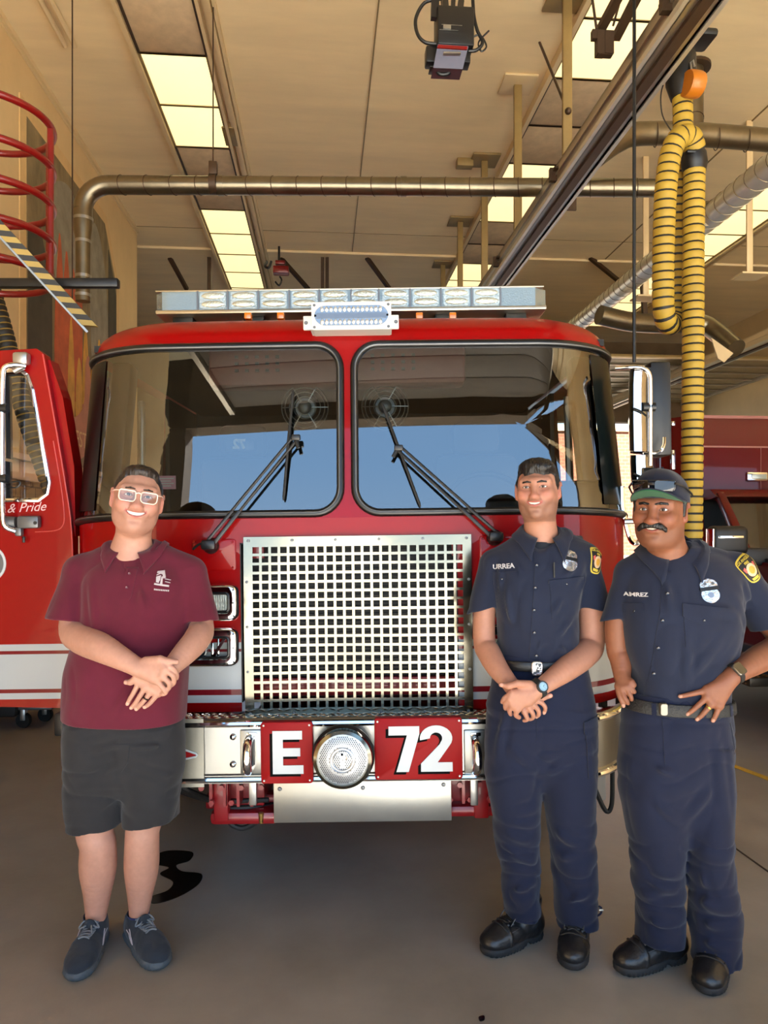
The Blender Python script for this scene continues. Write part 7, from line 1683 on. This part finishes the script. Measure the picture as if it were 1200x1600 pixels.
def watch(s, c, axis, out, r, round_=True, wr=.033, wr2=.028):
    ax = Vector(axis).normalized(); o_ = (Vector(out) - Vector(out).dot(ax) * ax).normalized(); y = ax.cross(o_); mb = MB(); n = 32
    ring = lambda g, t: [c + ax * t + (o_ * math.cos(2 * PI * k / n) * (wr2 + g) + y * math.sin(2 * PI * k / n) * (wr + g)) for k in range(n)]
    mb.loft([ring(-.001, -.010), ring(.0025, -.010), ring(.0025, .010), ring(-.001, .010)], cap=False); strap = mb.build('watch', BLACKR, s.root, label='dark wristwatch'); top = c + o_ * (wr2 + .002)
    if round_:
        MB().lathe([(0, -.002), (r, -.002), (r, .006), (r * .9, .009), (r * .74, .009), (r * .72, .0075)], top, o_, 28, cap=False).build('case', mat('watch_case', rgb(44, 48, 52), .4), strap); MB().lathe([(0, .008), (r * .72, .008)], top, o_, 28, cap=False).build('dial', mat('pale_blue_dial', rgb(150, 190, 214), .3), strap)
        m = MB()
        for k in range(12): a = 2 * PI * k / 12; q = top + o_ * .0085 + (ax * math.cos(a) + y * math.sin(a)) * r * .55; m.ball(q, .0011, 6)
        m.bar(top + o_ * .0088, top + o_ * .0088 + (ax * .3 + y).normalized() * r * .5, .001, .0006); m.bar(top + o_ * .0088, top + o_ * .0088 + (ax - y * .4).normalized() * r * .35, .0014, .0006); m.build('dial_marks', GREYCAST, strap)
    else:
        pts = rrect(-r * .86, r * .86, -r, r, r * .35, 5); m = MB(); m.loft([[top + ax * x * k + y * z * k + o_ * t for x, z in pts] for k, t in ((1, -.003), (1, .005), (.9, .008))], cap=True); m.build('case', mat('watch_steel', rgb(120, 116, 110), .25, .8), strap)
        m = MB(); m.loft([[top + ax * x * .86 + y * z * .88 + o_ * t for x, z in pts] for t in (.007, .0085)], cap=True); m.build('screen', mat('dark_glass', rgb(8, 8, 9), .06, coat=1), strap)
watch(s, P(841, 1075.5, -.187), P(862, 1062, -.165) - P(842, 1076, -.19), (.05, -1, .25), .0205)
c0, c1 = P(820, 1113, -.190), P(818.5, 1108, -.188); MB().lathe([(.0092, -.0016), (.0100, -.0016), (.0100, .0016), (.0092, .0016)], P(807, 1112, -.2035), P(806, 1117, -.2) - P(808, 1109, -.207), 18, cap=False).build('ring', GOLD, s.root)

# ================================================================== firefighter with the cap and moustache
C_ = Person('person in navy firefighter uniform and dark cap, with a thick black moustache, hands on hips', 1060, 2.60,
            dict(skin=rgb(136, 86, 62)[:3], flush=rgb(138, 74, 52)[:3], lip=rgb(138, 74, 62)[:3], lid=rgb(112, 66, 46)[:3], nail=rgb(206, 158, 136)[:3], beard=(rgb(92, 60, 44)[:3], .35)))
s = C_; P = s.p; b = s.body
s.limb(b, [(1050, 870, .03, .06), (1062, 1070, .01, .10)], .03); b.U(Cap(P(1055, 895, .03), P(988, 905, .04), .05, .045), .03); b.U(Cap(P(1055, 895, .03), P(1148, 898, .02), .05, .052), .03)
s.head(1031, 796, -.045, 1.075, -34, 1, 2, (.025, .0055, .0034), wide=1.0, jaw=1.03, nose=1.2, lids=.0034)
b.U(Cap(s.wd((0, .022, -.05)), P(1048, 885, .0), .062, .070), .03); b.U(Ell(s.wd((0, -.03, -.098)), (.048, .045, .03)), .03)
s.limb(b, [(986, 905, .03, .047), (966, 965, .03, .044), (966, 1012, .035, .042), (970, 1030, .02, .039), (972, 1056, -.01, .029)], .03)
s.limb(b, [(1150, 900, .02, .054), (1196, 960, .03, .052), (1226, 1000, .03, .050), (1212, 1016, .0, .050), (1184, 1031, -.06, .046), (1160, 1046, -.105, .036), (1144, 1056, -.128, .030)], .03)
s.hand((1143, 1057, -.130), .029, [(1104, 1077, -.142), (1104, 1089, -.146), (1112, 1099, -.146), (1124, 1103, -.140)],
       [[(1102, 1079, -.143), (1086, 1083, -.140), (1073, 1086, -.136), (1063, 1088, -.132)], [(1103, 1091, -.147), (1092, 1101, -.146), (1082, 1110, -.142), (1074, 1116, -.137)], [(1111, 1101, -.147), (1103, 1110, -.147), (1096, 1118, -.143), (1089, 1124, -.138)], [(1123, 1105, -.141), (1120, 1113, -.142), (1117, 1120, -.139), (1114, 1126, -.135)]],
       [(1126, 1060, -.125), (1108, 1063, -.112), (1098, 1067, -.100)], pr=.0135, fr=.0096, heel=(1128, 1084, -.132))
s.hand((973, 1058, -.015), .026, [(966, 1072, -.035), (972, 1075, -.045), (979, 1074, -.05), (984, 1072, -.05)],
       [[(965, 1074, -.036), (968, 1088, -.050), (972, 1097, -.055), (974, 1103, -.055)], [(971, 1076, -.046), (975, 1088, -.058), (979, 1095, -.060), (981, 1099, -.058)], [(979, 1075, -.051), (983, 1083, -.060), (986, 1089, -.062), (987, 1093, -.060)], [(984, 1072, -.052), (988, 1077, -.060), (991, 1081, -.060)]],
       [(978, 1062, -.03), (986, 1066, -.05), (990, 1070, -.055)], pr=.012, fr=.0092)
s.nails([(1063, 1088, -.138), (1074, 1116, -.144), (1089, 1124, -.144), (1114, 1126, -.141), (974, 1103, -.060)])
bodyC = s.finish()
T_ = Stack([s.row(856, 1018, 1086, .066, .02), s.row(868, 998, 1118, .092, .02), s.row(885, 980, 1150, .112, .015), s.row(910, 972, 1162, .126, .005), s.row(945, 970, 1160, .140, -.005), s.row(985, 974, 1158, .142, -.01), s.row(1025, 981, 1148, .138, -.01), s.row(1065, 990, 1138, .130, -.005), s.row(1084, 990, 1136, .128, 0), s.row(1110, 978, 1140, .125, 0)], 2.35)
sh = Sdf(); sh.U(T_); sh.U(Cap(P(1030, 872, .03), P(984, 896, .035), .056, .054), .04); sh.U(Cap(P(1070, 868, .02), P(1148, 892, .02), .056, .064), .04)
sh.U(sleeve(P(986, 900, .025), P(965, 962, .025), .054, .052, P(963, 966, .025), (.2, -.1, -1)), .02)
sh.U(sleeve(P(1150, 896, .02), P(1196, 962, .028), .066, .076, P(1186, 985, .03), (.22, -.15, -1)), .022)
sh.N(folds(.0030, (9, 6, 6), seed=8.3)); sh.N(wrinkles(.0055, (13, 9, 6), 8.7)); sh.N(wrinkles(.0045, (16, 9, 10), 2.2, None, P(1060, 1040).z)); sh.N(creases([(P(1150, 1000, -.1), P(1100, 1075, -.13)), (P(1130, 985, -.13), P(1080, 1060, -.14)), (P(1150, 960, -.1), P(1110, 950, -.14)), (P(1145, 930, -.11), P(1165, 985, -.05)), (P(1155, 900, -.06), P(1180, 950, -.05)), (P(985, 990, -.1), P(1000, 1070, -.12)), (P(1040, 900, -.12), P(1048, 960, -.14)), (P(1075, 980, -.15), P(1072, 1075, -.13)), (P(1150, 1030, -.08), P(1120, 1078, -.1))], .014, -.0095))
sh.S(Cap(P(1046, 862, -.0), P(1044, 825, -.02), .066, .085), .008); sh.S(Cap(P(1026, 895, -.14), P(1034, 862, -.08), .008, .045), .01)
shirt = skin('uniform_shirt', sh, .0042, NAVY, s.root); bv = bvh_of(shirt)
te = Sdf(); te.U(Cap(P(1046, 874, .0), P(1040, 896, -.015), .064, .062)); te.S(Cap(P(1047, 866, -.0), P(1047, 838, -.01), .0605, .07), .006); skin('undershirt', te, .004, TEE, s.root)
collar(s, NAVY, 1047, 862, .005, .074, .076, P(1047, 872).z, P(1047, 838).z, .40, bv, drop=.050, tip=.046, flare=.034, tiltx=.008)
drape('placket', pxpoly(s, [(1018, 892), (1034, 890), (1016, 985), (1008, 1080), (996, 1080), (1004, 985)]), bv, NAVY, s.root, .0032); buttons(s, [(1020, 922), (1012, 962), (1007, 1003), (1004, 1043)], bv, BUTTON, .0062)
pocket(s, [(1041, 936), (1112, 944), (1110, 960), (1078, 968), (1071, 969), (1040, 955)], [(1042, 955), (1109, 962), (1106, 1005), (1074, 1012), (1044, 1000)], (1071, 961), bv, NAVY)
pocket(s, [(968, 940), (988, 938), (990, 948), (978, 958), (968, 954)], [(969, 955), (989, 950), (990, 990), (973, 994)], (979, 951), bv, NAVY)
badge(s, 1084, 918, bv, .062, .080, 4, bandtilt=-.02); nameplate(s, 'AMREZ', 983, 926, bv, .0185, 3, MATS['name_tag_white'], sp=1.02)
patch(s, 1162, 887, 33, bv, .078, .100)
hipC = [(1080, 986, 1136, .126, 0), (1110, 975, 1140, .130, 0), (1150, 968, 1143, .134, .005), (1200, 968, 1142, .130, .005), (1250, 976, 1138, .112, 0), (1285, 1005, 1125, .075, 0), (1305, 1045, 1095, .04, 0)]
legC = [[(1160, 976, 1066, .118, 0), (1230, 971, 1076, .118, 0), (1290, 980, 1072, .104, 0), (1340, 986, 1070, .094, .0), (1390, 991, 1068, .088, .015), (1440, 996, 1067, .084, .02), (1468, 996, 1066, .084, .02)],
        [(1160, 1066, 1136, .116, 0), (1230, 1064, 1142, .112, 0), (1290, 1070, 1142, .100, -.02), (1340, 1073, 1144, .094, -.02), (1390, 1076, 1149, .090, -.015), (1430, 1079, 1156, .090, -.01), (1465, 1081, 1155, .090, -.01), (1498, 1082, 1152, .088, -.01)]]
pul = [((1010, 1195, -.13), (1060, 1215, -.14)), ((1068, 1290, -.1), (1020, 1250, -.13)), ((1072, 1280, -.1), (1115, 1230, -.12)), ((1000, 1380, -.08), (1064, 1395, -.08)), ((995, 1402, -.05), (1060, 1385, -.08)), ((1002, 1442, -.07), (1060, 1450, -.07)), ((1078, 1405, -.1), (1150, 1425, -.08)), ((1085, 1450, -.1), (1150, 1440, -.08)), ((1082, 1470, -.1), (1145, 1482, -.08)), ((1085, 1350, -.1), (1110, 1420, -.1)), ((1000, 1150, -.13), (985, 1260, -.1)), ((1120, 1150, -.12), (1130, 1300, -.08))]
tr, H = trousers(s, hipC, legC, [((0, 0, -1), (1030, 1468)), ((0, 0, -1), (1118, 1496))], pul, (1072, 1300, 1), NAVYP, 4.9); bvt = bvh_of(tr)
drape('fly', pxpoly(s, [(1015, 1110), (1026, 1110), (1028, 1172), (1018, 1178)]), bvt, NAVYP, tr, .003); drape('side_pocket_edge', pxpoly(s, [(1124, 1120), (1127, 1120), (1136, 1160), (1128, 1166), (1131, 1158)]), bvt, NAVYP, tr, .003)
bl = belt(s, H, P(1060, 1097).z, mat('woven_black_belt', rgb(34, 34, 33), .6, bump=.4, bscale=160), None, tilt=-.006, h=.040, grow=.010); bvb = bvh_of(bl); buckle(s, bvb, 1015, 1094, .026, .042, mat('dull_buckle', rgb(126, 122, 112), .4, .8), False)
for px in (1070, 1000, 1118): drape('belt_loop', pxpoly(s, [(px, 1082), (px + 6, 1082), (px + 6, 1114), (px, 1114)]), bvb, NAVYP, bl, .003)
a1, a2 = P(1042, 1490, .05), P(1120, 1515, .03)
boot(s, None, a1, -70, .315, 'boot', (LEATHER, SOLE, BLACKR)); boot(s, None, a2, -33, .315, 'boot', (LEATHER, SOLE, BLACKR))
# cap with sunglasses on it, sideburns, moustache
X = lambda q, s=s: Xf(q, s.ho, s.hM, s.hk); hM3 = s.hM; wd = s.wd
cp = Sdf(); cp.U(X(Ell((0, .014, .034), (.0865, .1035, .098)))); cp.U(X(Ell((0, -.045, .070), (.064, .050, .058))), .03); cp.cut(hM3 @ npv((0, -.12, -1)), npv(s.ho) + hM3 @ npv((0, -.09, .036)) * s.hk, .004); cp.cut(hM3 @ npv((0, .45, -1)), npv(s.ho) + hM3 @ npv((0, .05, .012)) * s.hk, .01)
cp.N(lambda Q: -.0016 * np.exp(-(((Q - npv(C_.ho)) @ C_.hM)[:, 0] / .0025) ** 2)); cap_ = skin('cap', cp, .0035, NAVYD, s.root)
mb = MB(); rows = []
for j in range(8):
    t = j / 7; rows.append([wd((math.sin(a) * (.086 - .004 * t) * (1 + .05 * t), .012 - .10 * math.cos(a) - .060 * t * max(0, math.cos(a)) ** .8, .040 + .024 * t * max(0, math.cos(a)) - .022 * (math.sin(a)) ** 2 * (.6 + .4 * t))) for a in [math.radians(-78 + 156 * k / 24) for k in range(25)]])
mb.loft(rows, cap=False, closed=False); br = mb.build('brim', NAVYD, cap_, solid=.004)
mb = MB(); mb.loft([[p + hM_ for p in r] for r in rows for hM_ in [Matrix(hM3.tolist()) @ Vector((0, .001, -.0035))]], cap=False, closed=False); mb.build('green_underbrim', cloth('green_underbrim', rgb(28, 84, 54)), cap_, solid=.001, label='green underside of the brim')
mb = MB(); bt = wd((0, .014, .134)); mb.ball(bt, (.006, .006, .004), 8); mb.build('cap_button', NAVYD, cap_)
SGL = mat('dark_lens', rgb(20, 16, 18), .05, .4, coat=1); sg = MB()
for g in (-1, 1):
    pts = rrect(-.029, .029, -.018, .017, (.012, .008, .008, .012), 4); rows = [[wd((g * .036 + x * k, -.112 + .030 * ((g * .036 + x) / .07) ** 2 + o, .074 + z * k)) for x, z in pts] for k, o in ((1, .006), (1, 0), (.9, -.003))]; sg.loft(rows, cap=True)
so_ = sg.build('sunglasses', SGL, s.root, label='dark sunglasses resting on the cap'); mb = MB(); mb.bar(wd((-.009, -.115, .080)), wd((.009, -.115, .080)), .006, .010, bev=.001); mb.bar(wd((-.068, -.095, .091)), wd((.068, -.095, .091)), .003, .003)
for g in (-1, 1): mb.tube([wd((g * .066, -.092, .082)), wd((g * .086, -.05, .070)), wd((g * .093, .01, .052)), wd((g * .088, .05, .045))], .0035, 8)
mb.build('sunglasses_frame', BLACK, so_)
hr = Sdf(); hr.U(X(Ell((0, .018, .022), (.0785, .0975, .086)))); hr.cut(hM3 @ npv((0, -1, -.12)), npv(s.ho) + hM3 @ npv((0, -.012, .0)) * s.hk, .004); hr.cut(hM3 @ npv((0, -.2, -1)), npv(s.ho) + hM3 @ npv((0, .05, -.05)) * s.hk, .008); hr.cut(hM3 @ npv((0, 0, 1)), npv(s.ho) + hM3 @ npv((0, 0, .05)) * s.hk, .004)
for g in (-1, 1): hr.S(X(Ell((g * .084, .018, -.022), (.02, .022, .036))), .006); hr.U(X(Cap((g * .0765, -.006, .03), (g * .0745, -.008, -.018), .008, .005)), .006)
hr.N(lambda Q: .0012 * noise3(Q, (400, 400, 150))); skin('hair', hr, .003, HAIRB, s.root)
s.brows(HAIRB, [(.011, -.0985, .0165), (.026, -.096, .0190), (.041, -.082, .0180), (.050, -.070, .013)], .0036)
mo = Sdf(); yl = lambda x: -.104 + 9.0 * x * x
for g in (-1, 1):
    pts = [(.0, -.0490, .0072), (.013, -.0490, .0092), (.027, -.0530, .0088), (.038, -.0600, .0066), (.042, -.0670, .0040)]
    for (x0, z0, r0), (x1, z1, r1) in zip(pts, pts[1:]): mo.U(X(Cap((g * x0, yl(x0), z0), (g * x1, yl(x1), z1), r0, r1)), .006)
mo.N(lambda Q: .0020 * noise3(((Q - npv(C_.ho)) @ C_.hM), (420, 100, 90)) * .6 + .001 * noise3(Q, (900, 900, 300))); skin('moustache', mo, .0022, HAIRB, s.root)
watch(s, P(1147, 1053, -.124), P(1160, 1046, -.105) - P(1144, 1056, -.128), (-.35, -1, .45), .0215, False, .034, .030)
MB().lathe([(.0104, -.0022), (.0114, -.0022), (.0114, .0022), (.0104, .0022)], P(1106.5, 1105.5, -.147), P(1103, 1110, -.147) - P(1111, 1101, -.147), 18, cap=False).build('ring', GOLD, s.root)
# ------------------------------------------------------------------ loose pieces of one kind become parts of their own
def explode(o):
    me = o.data; n = len(me.vertices); par = list(range(n))
    def find(a):
        while par[a] != a: par[a] = par[par[a]]; a = par[a]
        return a
    for p in me.polygons:
        v = p.vertices; r = find(v[0])
        for q in v[1:]: par[find(q)] = r
    groups = {}
    for p in me.polygons: groups.setdefault(find(p.vertices[0]), []).append(p)
    if len(groups) < 2 or len(groups) > 100: return
    base = o.name.split('.')[0]
    for k, ps in enumerate(groups.values()):
        ids = sorted({i for p in ps for i in p.vertices}); mp = {i: j for j, i in enumerate(ids)}
        m2 = bpy.data.meshes.new(base); m2.from_pydata([me.vertices[i].co[:] for i in ids], [], [tuple(mp[i] for i in p.vertices) for p in ps])
        for q in me.materials: m2.materials.append(q)
        for a, b in zip(m2.polygons, ps): a.material_index = b.material_index
        if ps[0].use_smooth: m2.polygons.foreach_set('use_smooth', [True] * len(ps)); m2.set_sharp_from_angle(angle=math.radians(40))
        if k == 0: o.data = m2
        else:
            c = bpy.data.objects.new(base, m2); COL.objects.link(c); c.parent = o.parent
            for key in o.keys(): c[key] = o[key]
            for md in o.modifiers: q = c.modifiers.new(md.name, md.type); q.thickness = md.thickness; q.offset = md.offset
LOOSE = 'bolt screw mud_flap end_cap air_hose bracket dark_figures smoke flames red_streaks led cross_member foot headlamp compartment_door grab_rail windshield_pillar perforations clip hanger_rod side_track wiper band step seam_ring arm_clamp divider chain mirror_arm tread_strip sill_moulding'.split()
for o in list(bpy.data.objects):
    if o.type == 'MESH' and o.parent is not None and o.name.split('.')[0] in LOOSE and not o.children: explode(o)
for o in bpy.data.objects:
    if o.name.split('.')[0] in ('tread_pattern', 'perforation', 'tread_stud', 'spiral_seam', 'lens_rib') and o.parent is not None: o['kind'] = 'stuff'
